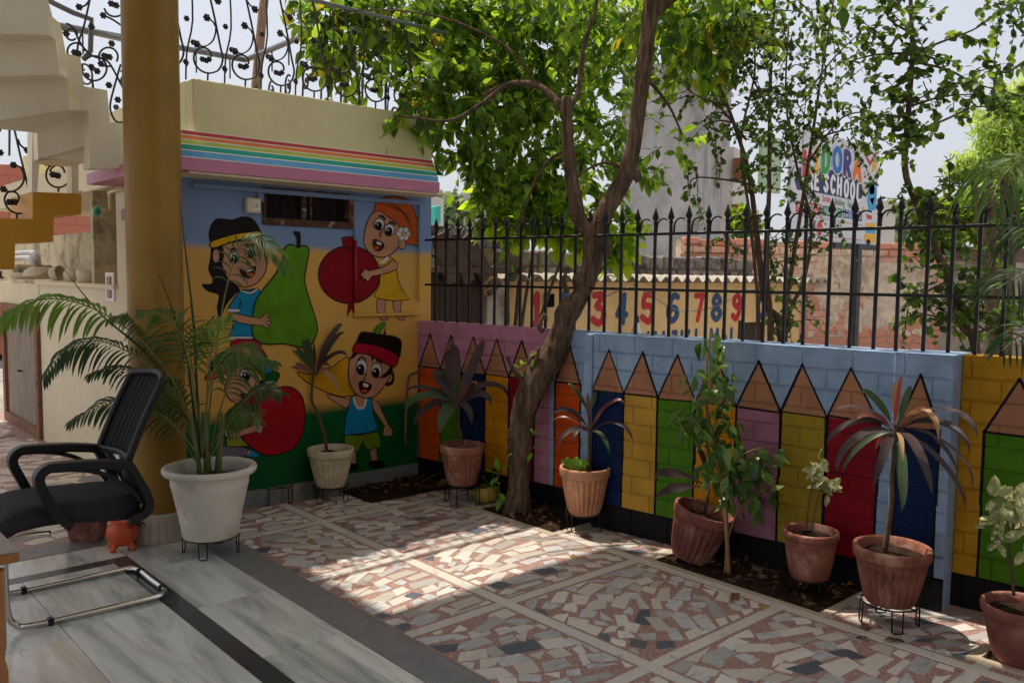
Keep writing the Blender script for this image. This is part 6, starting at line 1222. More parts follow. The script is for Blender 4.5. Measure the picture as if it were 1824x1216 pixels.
# 4 terracotta pot with green ruffled pot inside
c = on_floor(1040, 942); dd_ = float((c-CAM)@FW); stand(c, .115, .105, 'hairpin-legged wire stand in the sunlight under the faded terracotta pot', 3, rot=.9)
r4 = tag(empty('potted_cordyline', c), 'slim cordyline in a faded fluted terracotta pot that also holds a green ruffled pot', 'potted plant', GP); pot(r4, .107, .148, .097, .30, M_terra2, 24)
lv = [(1048, 735, 1012, 685, .045, .3, 1, 0), (1050, 735, 1062, 698, .04, .3, 1, 0), (1048, 765, 984, 738, .05, .9, 0, -.1), (1050, 770, 1112, 722, .045, 1.0, 2, 0), (1052, 768, 1085, 728, .05, .8, 0, .1), (1048, 770, 994, 795, .05, 1., 0, -.1), (1048, 770, 1022, 786, .045, 1., 0, -.15), (1052, 772, 1128, 785, .04, .9, 0, 0), (1053, 772, 1085, 812, .05, 1.1, 1, -.1), (1050, 770, 1105, 800, .045, 1., 0, .1), (1048, 768, 984, 752, .03, .8, 2, .1), (1050, 765, 1048, 700, .03, .2, 2, 0)]
cordyline(r4, c, [(1050, 850), (1050, 820), (1049, 780), (1049, 735)], dd_, lv, .01)
g = MB(); n1 = 48; prof = [(.045, 0), (.06, .03), (.07, .08), (.085, .1)]; V = []
for r_, z in prof:
    for k in range(n1): a = 2*pi*k/n1; q = r_*(1+(.09*sin(a*9) if z > .09 else .02*sin(a*9) if z > .05 else 0)); V.append((q*cos(a), q*sin(a), z+(.012*sin(a*9+1.2) if z > .09 else 0)))
g.add(V, [(i*n1+k, i*n1+(k+1) % n1, (i+1)*n1+(k+1) % n1, (i+1)*n1+k) for i in range(3) for k in range(n1)], 0, True)
go = g.build('ruffled_pot', mat('lime_plastic', S(126, 160, 44), .35, .08, 5, .04, 40)); q = at_depth(1025, 848, dd_-.03); go.location = (q[0], q[1], .335); go.rotation_euler = (.1, -.05, 0); tag(go, 'lime green wavy-rimmed plastic pot standing inside the faded terracotta pot', 'plastic pot')
# 5 tilted pot in the bed
c = on_floor(1232, 1000); dd_ = float((c-CAM)@FW); r5 = tag(empty('potted_plant', (c[0], c[1], -.0)), 'reddish fluted terracotta pot tilting in the earth bed, two broad leaves', 'potted plant', GP)
pot(r5, .0, .158, .105, .29, M_terr3, 22, sd=.75); ax = Vector(RT); r5.rotation_mode = 'QUATERNION'
from mathutils import Quaternion
r5.rotation_quaternion = Quaternion(Vector((FW[0], FW[1], 0)).normalized(), radians(15))@Quaternion(Vector((RT[0], RT[1], 0)).normalized(), radians(5)); r5.location = (c[0]-.02, c[1], .035)
bpy.context.view_layer.update(); inv5 = np.array(r5.matrix_world.inverted())
def loc5(x, y, dz=0): p_ = at_depth(x, y, dd_+dz); return (inv5@np.append(p_, 1))[:3]
for x0, y0, x1, y1, W_ in ((1262, 872, 1166, 850, .06), (1262, 872, 1168, 885, .055), (1262, 870, 1240, 800, .05)):
    m_ = MB(); a = loc5(x0, y0); b = loc5(x1, y1, -.1); strap_to(m_, a, b, W_, .22, petiole=.5, face=np.array([0, 0, .7])-FW*.7); m_.build('leaf', M_cord[0], r5)
m_ = MB(); m_.tube([loc5(1255, 915), loc5(1262, 870)], .01, 0, 6); m_.build('stem', M_stem, r5)
# 6 ficus sapling growing in the bed
c = on_floor(1296, 1026); dd_ = float((c-CAM)@FW); r6 = tag(empty('sapling', c), 'leafy green ficus sapling growing in the earth bed beside the tilted pot', 'sapling'); i6 = Matrix.Translation(-Vector(c))
L_fic = [leafmat('ficus_leaf', S(84, 116, 56), S(120, 160, 50), .3, .3), leafmat('ficus_leaf_pale', S(120, 146, 76), S(150, 180, 70), .3, .35), leafmat('ficus_leaf_deep', S(60, 90, 46), S(90, 130, 40), .3, .3)]
stm = [([(1298, 1025), (1295, 960), (1291, 890), (1278, 820), (1262, 750), (1258, 680), (1262, 620), (1268, 590)], .013), ([(1296, 960), (1310, 920), (1330, 890)], .006), ([(1290, 1028), (1293, 980), (1291, 940)], .005), ([(1285, 860), (1310, 820), (1345, 800), (1385, 795)], .006), ([(1270, 780), (1230, 760), (1205, 745)], .005), ([(1262, 700), (1235, 690), (1205, 672)], .005), ([(1292, 900), (1320, 860), (1350, 850)], .005)]
for pts, r_ in stm: m_ = MB(); q = smooth_path([at_depth(x, y, dd_) for x, y in pts], 5); m_.tube(q, np.linspace(r_, r_*.4, len(q)), 0, 7, noise=.06); o = m_.build('stem', mat('green_brown_stem', S(150, 116, 76), .8, .2), r6); o.matrix_parent_inverse = i6
P = []
for k, cx_, cy_, rx, ry in ((20, 1268, 620, 25, 28), (16, 1250, 680, 45, 22), (24, 1285, 680, 28, 36), (36, 1250, 735, 45, 30), (48, 1265, 760, 50, 40), (62, 1290, 820, 48, 45), (56, 1310, 850, 45, 40), (24, 1360, 815, 32, 25), (18, 1350, 860, 40, 30), (18, 1225, 750, 30, 18), (14, 1330, 890, 40, 25)):
    a = rng.uniform(0, 2*pi, k); r_ = np.sqrt(rng.random(k)); P += [at_depth(cx_+rx*q*cos(t_), cy_+ry*q*sin(t_), dd_+rng.normal(0, .07)) for q, t_ in zip(r_, a)]
P = np.array(P); N = len(P); D = rng.normal(0, .55, (N, 3))+np.array([-.15, -.3, -.55]); size = rng.uniform(.06, .105, N)
leaf_parts('leaf', P[:300], D, size, rng.uniform(-.8, .8, N), L_fic, 'ovate', .5, r6, .35)
if N > 300: scatter_leaves('leaves', P[300:], D[300:], size[300:], rng.uniform(-.8, .8, N-300), L_fic[:1], 'ovate', .5, r6, .35, None, 'stuff')
for o in r6.children:
    if o.name.startswith('leaf') or o.name.startswith('leaves'): o.matrix_parent_inverse = i6
# 7 smooth terracotta pot with variegated plant
M_var = [leafmat('variegated_leaf', S(150, 158, 112), S(170, 180, 90), .4, .25), leafmat('variegated_leaf_edge', S(196, 192, 150), S(200, 196, 130), .4, .25), leafmat('variegated_leaf_green', S(104, 126, 80), S(130, 160, 70), .4, .25)]
def varieg(root, base, stems, d, clusters, lsz):
    for pts, r_ in stems: m_ = MB(); q = smooth_path([local(x, y, d, base) for x, y in pts], 5); m_.tube(q, np.linspace(r_, r_*.5, len(q)), 0, 6); m_.build('stem', M_stem, root)
    for k, cx_, cy_, rx, ry in clusters:
        for _ in range(k):
            a = local(cx_+rng.normal(0, rx*.35), cy_+rng.normal(0, ry*.35), d+rng.normal(0, .02), base); ang = rng.uniform(0, 2*pi); dv = RT*cos(ang)+UP*sin(ang)*.8-FW*rng.uniform(-.2, .7); L_ = lsz*rng.uniform(.7, 1.25)
            m_ = MB(); strap(m_, a, dv, L_, L_*.48, rng.uniform(.2, .9), 6, petiole=.05, face=np.array([0, 0, .6])-FW*.8+rng.normal(0, .3, 3)); o_ = len(m_.f)//2
            m_.m = [0 if (i//2) in (1, 2, 3) and i % 2 == 0 else rng.integers(0, 2) for i in range(len(m_.f))]; m_.build('leaf', [M_var[rng.choice([0, 0, 2])], M_var[1]], root)
c = on_floor(1440, 1058); dd_ = float((c-CAM)@FW); stand(c, .1, .09, 'wire stand under the smooth terracotta pot between the yellow and red pencils', 3, rot=.2)
r7 = tag(empty('potted_plant', c), 'small variegated plant in a smooth terracotta pot before the red pencil', 'potted plant', GP); pot(r7, .092, .128, .092, .245, M_terra, 0, rimh=.18)
varieg(r7, c, [([(1436, 950), (1440, 900), (1450, 850), (1452, 825)], .005), ([(1445, 950), (1452, 910), (1462, 870), (1475, 850)], .004)], dd_, [(12, 1455, 828, 18, 22), (12, 1465, 860, 22, 18), (8, 1448, 850, 14, 18), (8, 1480, 870, 16, 14)], .06)
# 8 large fluted terracotta pot with cordyline
c = on_floor(1583, 1110); dd_ = float((c-CAM)@FW); stand(c, .125, .105, 'wire stand under the big terracotta pot with burgundy cordyline', 4, rot=.7)
r8 = tag(empty('potted_cordyline', c), 'tall burgundy-grey cordyline with dry leaf tips in a big fluted terracotta pot', 'potted plant', GP); pot(r8, .107, .158, .105, .268, M_terra, 24)
lv = [(1592, 760, 1606, 668, .04, .1, 2, 0), (1590, 760, 1534, 698, .05, .6, 1, 0), (1600, 760, 1625, 690, .04, .4, 1, .1), (1590, 765, 1488, 735, .045, .9, 0, 0), (1590, 770, 1472, 790, .05, 1., 0, 0), (1592, 772, 1490, 838, .06, .8, 0, -.1), (1590, 768, 1522, 752, .045, 1., 2, -.05), (1592, 775, 1556, 865, .06, .8, 0, -.15), (1597, 775, 1606, 910, .065, .7, 1, -.1), (1597, 775, 1660, 878, .07, .8, 0, -.12), (1600, 770, 1742, 778, .06, .9, 0, 0), (1600, 770, 1728, 805, .045, .9, 0, .05), (1602, 768, 1672, 783, .06, 1.1, 3, -.1), (1600, 775, 1732, 870, .05, .8, 0, 0), (1600, 778, 1718, 898, .045, .7, 0, .1), (1598, 775, 1705, 840, .05, 1., 0, .05), (1594, 775, 1500, 840, .04, .9, 1, .1), (1596, 760, 1596, 678, .035, .1, 3, .05), (1597, 778, 1608, 820, .03, 1., 3, -.1), (1592, 775, 1560, 800, .04, .9, 2, .1), (1600, 765, 1650, 735, .04, .8, 2, .05)]
cordyline(r8, c, [(1576, 980), (1582, 940), (1588, 890), (1588, 850), (1594, 790), (1596, 755)], dd_, lv, .014)
# 9 pot cut by the right edge of the picture
c = on_floor(1818, 1178); dd_ = float((c-CAM)@FW); r9 = tag(empty('potted_plant', c), 'variegated shrub in a wide terracotta pot by the green pencil', 'potted plant', GP); pot(r9, .0, .15, .098, .25, M_terr3, 0, rimh=.2)
varieg(r9, c, [([(1806, 1060), (1800, 1000), (1796, 940), (1790, 890)], .007), ([(1800, 1010), (1785, 980), (1775, 960)], .004), ([(1798, 960), (1812, 920), (1824, 900)], .005)], dd_, [(14, 1780, 890, 24, 22), (12, 1815, 880, 24, 20), (10, 1775, 925, 22, 18), (6, 1775, 965, 14, 8), (10, 1825, 925, 18, 24), (8, 1800, 905, 25, 18), (4, 1825, 985, 10, 14)], .075)
# empty stand by the mural
c = on_floor(492, 893); stand(c, .115, .12, 'empty black wire plant stand on the tiles before the mural', 4, rot=.5)
# 10 white planter with areca palm
c = on_floor(376, 983); dd_ = float((c-CAM)@FW); stand(c, .15, .10, 'wire stand under the big white planter beside the column', 4, rot=.9)
ap = tag(empty('areca_palm', c), 'feathery areca palm in a big off-white planter beside the column', 'potted plant', GP); pot(ap, .102, .225, .155, .405, M_whitepot, 0, style='white', sd=.78)
M_palm = [leafmat('palm_leaf', S(72, 98, 56), S(120, 160, 50), .5, .3, .3, .25), leafmat('palm_leaf_deep', S(48, 72, 48), S(90, 120, 50), .5, .25, .3, .25), leafmat('palm_leaf_fresh', S(104, 140, 60), S(150, 190, 50), .5, .4, .3, .25)]
M_pst = mat('palm_stalk', S(110, 120, 62), .5, .2, 12, .1, 40)
def frond(root, base, pts, d0, d1, L_, W_, mi, start=.35, n=24, hang=1.0, nm='frond', th=.006, hangdir=(0, 0, -1)):
    N = len(pts); c_ = [local(x, y, d0+(d1-d0)*(i/(N-1))**1.2, base) for i, (x, y) in enumerate(pts)]; P_ = smooth_path(c_, 8); m_ = MB(); K = len(P_); m_.tube(P_, np.linspace(th, th*.3, K), 1, 5)
    for side in (-1, 1):
        for j in range(n):
            t_ = start+(1-start)*(j+.5)/n; i = min(int(t_*(K-1)), K-2); p_ = P_[i]+(P_[i+1]-P_[i])*(t_*(K-1)-i); tg = P_[i+1]-P_[i]; tg = tg/np.linalg.norm(tg); s_ = np.cross(tg, (-FW[0]*.5, -FW[1]*.5, .85)); s_ /= np.linalg.norm(s_)+1e-9; u = (t_-start)/(1-start)
            q = L_*(.55+.45*sin(pi*min(1, u*1.15+.12)))*(1-.45*u**3)*rng.uniform(.9, 1.1); dv = s_*side*.85+tg*(.45+.5*u)+np.array([0, 0, .35]); strap(m_, p_, dv, q, W_*rng.uniform(.85, 1.1), hang*rng.uniform(.8, 1.2), 6, fold=.15, petiole=.04, face=np.array([0, 0, .7])-FW*.7+rng.normal(0, .2, 3))
    m_.build(nm, [M_palm[mi], M_pst], root)
O_ = (372, 800)
FR = [([(352, 815), (320, 700), (260, 615), (200, 568), (140, 540), (80, 533), (20, 555), (-25, 600)], 0, -.55, .26, .021, 2, .42, 26, 2.2), ([(350, 815), (330, 730), (270, 655), (215, 620), (165, 607), (115, 625), (78, 672)], 0, -.35, .24, .017, 1, .4, 26, 2.0), ([(355, 815), (335, 740), (295, 690), (245, 665), (200, 655), (160, 668)], 0, -.2, .18, .015, 1, .35, 22, 1.8), ([(355, 812), (340, 690), (300, 600), (250, 560), (200, 565)], .05, .1, .22, .016, 0, .35, 24, 1.6),
      ([(366, 812), (376, 700), (388, 600), (402, 520), (422, 450), (450, 425), (490, 445), (510, 480)], 0, -.1, .2, .011, 0, .45, 26, 1.6), ([(370, 815), (395, 720), (420, 660), (450, 640), (490, 645)], 0, .1, .2, .013, 0, .3, 22, 1.8), ([(362, 815), (350, 720), (335, 640), (320, 590), (290, 560), (250, 555)], -.05, -.2, .2, .015, 0, .4, 20, 1.6), ([(368, 820), (395, 760), (430, 720), (465, 690), (500, 700)], 0, -.2, .2, .014, 1, .25, 22, 1.8), ([(350, 822), (310, 760), (250, 725), (190, 720), (125, 752)], 0, -.2, .2, .016, 1, .45, 20, 1.6), ([(360, 815), (372, 690), (395, 640), (430, 620), (470, 640)], -.1, -.3, .2, .013, 0, .35, 22, 1.8), ([(358, 818), (330, 780), (290, 740), (250, 735), (215, 760)], -.1, -.3, .18, .013, 1, .3, 18, 1.6), ([(364, 815), (368, 720), (372, 650), (385, 600), (410, 570)], -.05, -.1, .19, .018, 2, .4, 12, .6), ([(372, 820), (400, 770), (420, 740), (440, 735), (462, 750)], -.1, -.25, .17, .012, 0, .25, 18, 1.8), ([(360, 815), (352, 700), (340, 640), (352, 600), (380, 570)], .1, .25, .17, .012, 0, .4, 18, 1.2)]
for i in range(3):
    a_ = rng.uniform(-1.25, .5); q = rng.uniform(130, 210); x0, y0 = 362+rng.uniform(-10, 12), 812; FR.append(([(x0, y0), (x0+sin(a_)*q*.3, y0-q*.55), (x0+sin(a_)*q*.75, y0-q*.92), (x0+sin(a_)*q*1.05, y0-q*(.95-.2*abs(a_)))], rng.uniform(-.1, .1), rng.uniform(-.3, .3), rng.uniform(.16, .22), rng.uniform(.010, .014), int(rng.integers(0, 3)), .32, 20, 1.7))
for pts, d0, d1, L_, W_, mi, stt, n_, hg in FR: frond(ap, c, pts, dd_+d0, dd_+d1, L_, W_, mi, stt, n_, hg)
for pts, r_ in (([(356, 815), (350, 680), (345, 580), (333, 470), (320, 360)], .006), ([(352, 815), (335, 650), (310, 560), (280, 482)], .005), ([(340, 760), (270, 640), (180, 560), (116, 482)], .005)):
    m_ = MB(); q = smooth_path([local(x, y, dd_, c) for x, y in pts], 6); m_.tube(q, np.concatenate([np.linspace(r_, r_*1.2, len(q)//2), np.linspace(r_*1.2, .0015, len(q)-len(q)//2)]), 0, 6); m_.build('spear_leaf', M_palm[1], ap)
for i in range(9):
    a = rng.uniform(0, 2*pi); r_ = .06*sqrt(rng.random()); m_ = MB(); m_.tube([(r_*cos(a), r_*sin(a), .40), (r_*1.3*cos(a), r_*1.3*sin(a), .58), (r_*1.9*cos(a), r_*1.9*sin(a), .8)], [.016, .012, .006], 0, 7); m_.build('stalk', M_pst, ap)
# 11 palm reaching in from the right edge
c = np.array([4.05, .62, 0.]); dR = 3.75; fp = tag(empty('palm', c), 'palm with long ribbed leaves reaching over the fence at the right edge', 'palm')
for pts, d0, d1, L_, W_, mi, stt, n_, hg in (([(1930, 400), (1880, 310), (1830, 285), (1790, 310), (1765, 360)], 0, -.1, .40, .014, 0, .25, 15, 2.4), ([(1930, 560), (1870, 505), (1820, 492), (1775, 515)], 0, -.1, .32, .012, 1, .25, 12, 2.0), ([(1940, 650), (1880, 600), (1830, 590), (1785, 625)], 0, 0, .28, .012, 1, .3, 9, 2.0), ([(1930, 440), (1880, 390), (1845, 400), (1825, 440)], -.1, -.2, .36, .014, 1, .2, 12, 2.4)): frond(fp, c, pts, dR+d0, dR+d1, L_, W_, mi, stt, n_, hg, th=.008)
m_ = MB(); q = smooth_path([(0, 0, 0), (.02, -.05, .6), local(1900, 600, dR, c)], 6); m_.tube(q, np.linspace(.05, .03, len(q)), 0, 10, noise=.06); m_.build('stem', M_stem, fp)
# ================================================================== office chair
M_blk = mat('black_plastic', S(24, 25, 27), .42, .1, 20, .08, 90, spec=.35); M_mesh = mat('black_mesh_fabric', S(26, 26, 28), .85, .15, 60, .3, 220); M_seat = mat('charcoal_seat_fabric', S(44, 45, 50), .9, .12, 60, .5, 260); M_chr = mat('chrome', S(206, 202, 196), .16, .04, 6, .02, 40, metal=1.)
CH = np.array([1.2, 4.43, 0]); chair = tag(empty('office_chair', CH), 'black mesh-back office chair on a chrome cantilever frame', 'chair'); chi = Matrix.Translation(-Vector(CH))
def cpart(mb, n_, m, parent=None):
    o = mb.build(n_, m, parent or chair)
    if parent is None: o.matrix_parent_inverse = chi
    return o
YN, YF = 4.19, 4.69
mb = MB(); mb.tube(smooth_path([(.98, YN, .42), (.84, YN, .42), (.80, YN, .36), (.80, YN, .12), (.83, YN, .04), (.92, YN, .016), (1.40, YN-.01, .016), (1.47, YN+.01, .016), (1.50, YN+.08, .016), (1.50, (YN+YF)/2, .016), (1.50, YF-.08, .016), (1.47, YF-.01, .016), (1.40, YF, .016), (.92, YF, .016), (.83, YF, .04), (.80, YF, .12), (.80, YF, .36), (.84, YF, .42), (.98, YF, .42)], 6), .0145, 0, 12); fr_ = cpart(mb, 'frame', M_chr)
for x, y in ((.97, YN), (.97, YF)): mb = MB(); mb.box((x-.013, y-.019, .0), (x+.013, y+.019, .034), 0, .004); mb.build('foot_clip', M_blk, fr_)
for y in (YN+.09, YF-.09): mb = MB(); mb.box((1.482, y-.012, .0), (1.519, y+.012, .034), 0, .004); mb.build('foot_clip', M_blk, fr_)
# seat: waterfall cushion
pf = [(250, 884), (215, 886), (180, 890), (140, 894), (100, 898), (60, 905), (25, 915), (0, 932), (-14, 955), (-8, 968), (8, 964), (30, 950), (80, 938), (130, 932), (200, 930), (250, 926), (254, 905)]
P0 = [on_y(x, y, YN+.03) for x, y in pf]; mb = MB(); n1 = len(P0); V = []; NS = 13
for j in range(NS):
    t_ = j/(NS-1); y = YN+.03+(YF-YN-.06)*t_; e = min(t_, 1-t_); sh = 1-.12*max(0, 1-e/.08)**2; cx_ = np.mean([p_[0] for p_ in P0]); cz_ = np.mean([p_[2] for p_ in P0])
    for p_ in P0: V.append((cx_+(p_[0]-cx_)*(1-.03*max(0, 1-e/.08)**2), y, cz_+(p_[2]-cz_)*sh+(.012*sin(pi*t_) if p_[2] > cz_ else 0)))
mb.add(V, [(j*n1+k, j*n1+(k+1) % n1, (j+1)*n1+(k+1) % n1, (j+1)*n1+k)[::-1] for j in range(NS-1) for k in range(n1)]+[tuple(range(n1)), tuple((NS-1)*n1+k for k in range(n1))[::-1]], 0, True); cpart(mb, 'seat', M_seat)
# armrests (loop with an inner strut)
def arm(Y, dx):
    m_ = MB()
    def tb(pts, r, fl=1.5):
        P_ = smooth_path([on_y(x, y, YN)+np.array([dx, Y-YN, 0]) for x, y in pts], 4)
        Vv = []; NN = len(P_)
        for i in range(NN):
            t_ = P_[min(i+1, NN-1)]-P_[max(i-1, 0)]; t_ = t_/np.linalg.norm(t_); nn = np.array([-t_[2], 0, t_[0]])
            for a, b in ((-1, -1), (-1, 1), (1, 1), (1, -1)):
                Vv.append(P_[i]+nn*r*a+np.array([0, r*fl*b, 0]))
        m_.add(Vv, [(i*4+k, i*4+(k+1) % 4, (i+1)*4+(k+1) % 4, (i+1)*4+k) for i in range(NN-1) for k in range(4)]+[(3, 2, 1, 0), tuple((NN-1)*4+k for k in range(4))])
    tb([(126, 938), (100, 915), (84, 888), (70, 862), (70, 846), (84, 834), (108, 830), (150, 827), (190, 826), (230, 827)], .021); tb([(228, 826), (240, 845), (256, 872), (264, 894), (260, 910), (244, 920), (228, 924)], .02); tb([(92, 838), (130, 836), (165, 839), (200, 850), (235, 874), (250, 892)], .010)
    o = cpart(m_, 'armrest', M_blk); bm = o.modifiers.new('soft', 'BEVEL'); bm.width = .006; bm.segments = 2
arm(YN, 0); arm(YF, .0)
# back: curved frame with slotted mesh
ne = [(228, 822), (240, 790), (256, 750), (272, 715), (290, 678)]; NE = smooth_path([on_y(x, y, YN+.03) for x, y in ne], 4)
def backpt(i, t_): p_ = NE[i]; return np.array([p_[0]+.05*sin(pi*t_), YN+.03+(YF-YN-.06)*t_, p_[2]])
nb = len(NE); m_ = MB(); ring = [backpt(i, 0) for i in range(nb)]+[backpt(nb-1, t_)+np.array([0, 0, .02*sin(pi*t_)]) for t_ in np.linspace(.05, .95, 9)]+[backpt(i, 1) for i in range(nb-1, -1, -1)]
m_.tube(ring, .02, 0, 8); m_.tube([backpt(0, t_) for t_ in np.linspace(0, 1, 9)], .02, 0, 8); m_.tube([backpt(0, .5), on_y(240, 905, YN+.25)], .025, 0, 8); m_.tube([backpt(0, .1), on_y(250, 895, YN+.06)], .018, 0, 8); m_.tube([backpt(0, .9), on_y(250, 895, YF-.06)+np.array([.0, 0, 0])], .018, 0, 8); cpart(m_, 'back_frame', M_blk)
m_ = MB(); nT = 24; V = []
rows = np.linspace(0, nb-1, 40)
def bp(u, t_): i = int(min(u, nb-2)); f_ = u-i; return backpt(i, t_)*(1-f_)+backpt(i+1, t_)*f_
for r_ in range(39):
    for k in range(nT):
        if r_ in (9, 13, 17, 21, 25) and 4 <= k <= 9: continue   # a few open slots in the woven back
        a, b = k/nT, (k+1)/nT; m_.add([bp(rows[r_], a), bp(rows[r_], b), bp(rows[r_+1], b), bp(rows[r_+1], a)], [(0, 1, 2, 3)])
for k in range(0, nT+1, 2): m_.tube([bp(q, k/nT) for q in np.linspace(0, nb-1, 10)], .004, 0, 4)
cpart(m_, 'back_mesh', M_mesh)

# ================================================================== table corner
M_tab = mat('wood_laminate', S(150, 140, 132), .4, .18, 6, .1, 40, stretch=(1, 8, 1)); M_edge = mat('honey_wood_edge', S(176, 118, 66), .4, .12, 10, .1, 40)
k1 = at_depth(36, 981, 2.55); zt_t = k1[2]; tb_ = tag(empty('table', k1-np.array([.3, .0, zt_t])), 'wooden table with a grey laminate top and turned leg at the left edge', 'table'); tbi = Matrix.Translation(-Vector(k1-np.array([.3, .0, zt_t])))
mb = MB(); mb.box((k1[0]-.9, k1[1]+.002, zt_t-.004), (k1[0]-.002, k1[1]+.7, zt_t), 0, .001); o = mb.build('tabletop', M_tab, tb_); o.matrix_parent_inverse = tbi
mb = MB(); mb.box((k1[0]-.9, k1[1], zt_t-.034), (k1[0], k1[1]+.7, zt_t-.0045), 0, .006); o = mb.build('edge', M_edge, tb_); o.matrix_parent_inverse = tbi
lp = at_depth(-8, 1130, 2.5); mb = MB(); mb.lathe([(.02, 0), (.026, .03), (.018, .08), (.026, .14), (.03, .2), (.02, .24), (.028, .27), (.03, .42), (.022, .46), (.028, .5), (.028, zt_t-.036)], (lp[0], lp[1], 0), 20); o = mb.build('leg', M_edge, tb_); o.matrix_parent_inverse = tbi

# ================================================================== things by the column and the side wall
c = on_floor(155, 968); c = c+np.array([.03, .1, 0]); dd_ = float((c-CAM)@FW); q1 = tag(empty('potted_plant', c), 'low terracotta pot behind the chair with grey feathery leaves and a yellow-green tuft', 'potted plant', GP); pot(q1, 0, .125, .092, .22, M_terr3, 0)
n = 24
for i in range(11):
    a = rng.uniform(0, 2*pi); m_ = MB(); strap(m_, (.03*cos(a), .03*sin(a), .2), (cos(a), sin(a), .9), rng.uniform(.2, .32), .055, 1.6, 8, tw=rng.uniform(-.6, .6)); m_.build('leaf', [leafmat('dry_grey_leaf', S(150, 146, 140), S(150, 130, 110), .6, .15), M_cord[3], leafmat('yellow_green_leaf', S(150, 170, 50), S(190, 200, 50), .4, .4)][i % 3], q1)
c = on_floor(215, 980); c = c+np.array([.02, .03, 0]); pg = tag(empty('footed_planter', c), 'small glazed orange planter on splayed feet beside the column base', 'planter')
M_or = mat('orange_glaze', S(214, 84, 44), .4, .1, 5, .08, 40)
b = MB(); b.lathe([(0, .028), (.055, .03), (.074, .05), (.086, .09), (.084, .12), (.072, .145), (.064, .158), (.072, .17), (.068, .175), (.056, .165), (0, .15)], n=36); b.build('body', M_or, pg)
for a in (.6, 2.2, 3.7, 5.2): b = MB(); b.tube([(.05*cos(a), .05*sin(a), .05), (.07*cos(a), .07*sin(a), .02), (.078*cos(a), .078*sin(a), 0)], [.022, .016, .02], 0, 10); b.build('foot', M_or, pg)
for i in range(3): a = rng.uniform(0, 2*pi); m_ = MB(); strap(m_, (.02*cos(a), .02*sin(a), .15), (cos(a), sin(a), .7), .14, .03, 1.2, 6); m_.build('leaf', L_dk[0], pg)
# tap with a green knob, sockets, conduit on the side wall
XS_ = 2.05
a = on_x(176, 380, XS_-.07); tp = tag(empty('tap', on_x(195, 378, XS_)), 'white water tap with a round green knob on the cream side wall', 'tap'); ta = Matrix.Translation(-Vector(on_x(195, 378, XS_)))
mb = MB(); w0 = on_x(195, 377, XS_); mb.tube([w0, w0+np.array([-.05, 0, 0]), w0+np.array([-.075, .0, -.0])], .016, 0, 8); mb.tube([w0+np.array([-.05, 0, 0]), w0+np.array([-.05, 0, -.05])], .012, 0, 8); o = mb.build('spout', M_plast, tp); o.matrix_parent_inverse = ta
mb = MB(); mb.ball(w0+np.array([-.09, .0, 0]), .038, 0, 12, (.7, 1, 1)); o = mb.build('knob', mat('green_plastic', S(20, 160, 130), .35, .05), tp); o.matrix_parent_inverse = ta
mb = MB(); mb.tube(smooth_path([on_x(196, 376, XS_-.012), on_x(196, 350, XS_-.012), on_x(196, 343, XS_-.012), on_x(225, 335, XS_-.012)], 4), .013, 0, 8); mb.tube(smooth_path([on_x(150, 340, XS_-.012), on_x(218, 325, XS_-.012)], 2), .016, 0, 8); tag(mb.build('conduit', M_cream), 'cream painted conduit bending above the green-knobbed tap', 'pipe')
mb = MB(); u0_, u1_ = on_x(190, 485, XS_), on_x(206, 537, XS_); mb.box((XS_-.012, u1_[1], u1_[2]), (XS_-.001, u0_[1], u0_[2]), 0, .003); sk = mb.build('socket_panel', WHT)
for z in (.25, .72): mb = MB(); zc = u1_[2]+(u0_[2]-u1_[2])*z; yc = (u0_[1]+u1_[1])/2; mb.box((XS_-.020, yc-.045, zc-.03), (XS_-.0125, yc+.045, zc+.03), 0, .003); mb.build('socket', mat('brown_socket', S(136, 100, 84), .4, .1), sk)
tag(sk, 'white socket panel with two brown sockets on the cream side wall', 'socket')
mb = MB(); v = on_x(222, 382, XS_-.01); mb.box((XS_-.02, v[1]-.05, v[2]-.04), (XS_-.001, v[1]+.05, v[2]+.04), 0, .004); tag(mb.build('junction_box', mat('grey_box', S(150, 140, 136), .5, .1)), 'little grey junction box half hidden behind the column', 'junction box')
# wooden door in the side wall
M_door = mat('worn_grey_door', S(150, 136, 122), .8, .2, 5, .3, 30, c2=S(120, 96, 78), c2amt=.3, stretch=(1, 6, 1)); M_dfr = mat('brown_door_frame', S(136, 92, 66), .75, .2, 10, .3, 40)
dd1 = tag(empty('door', (XS_-.02, 9.6, 0)), 'worn grey wooden door in a brown frame under the counter at left', 'door'); di = Matrix.Translation((-(XS_-.02), -9.6, 0))
ztd = on_x(60, 546, XS_)[2]; yA, yB = 8.93, 10.4
mb = MB(); mb.box((XS_, yA+.1, 0), (XS_+.03, yB-.1, ztd-.09)); o = mb.build('panel', M_door, dd1); o.matrix_parent_inverse = di
mb = MB(); mb.box((XS_-.03, yA, 0), (XS_+.06, yA+.099, ztd)); mb.box((XS_-.03, yB-.099, 0), (XS_+.06, yB, ztd)); mb.box((XS_-.028, yA+.1, ztd-.089), (XS_+.06, yB-.1, ztd-.001)); mb.box((XS_-.028, yA+.1, 0), (XS_+.06, yB-.1, .1)); o = mb.build('frame', M_dfr, dd1); o.matrix_parent_inverse = di
mb = MB(); q_ = on_x(38, 660, XS_-.02); mb.tube([q_+np.array([0, -.06, 0]), q_+np.array([-.03, -.04, 0]), q_+np.array([-.03, .04, 0]), q_+np.array([0, .06, 0])], .008, 0, 6); o = mb.build('latch', M_iron, dd1); o.matrix_parent_inverse = di
mb = MB(); mb.box((XS_, yA, ztd+.002), (XS_+.2, 11, 1.47)); bpart(mb, 'counter_wall', M_cream)
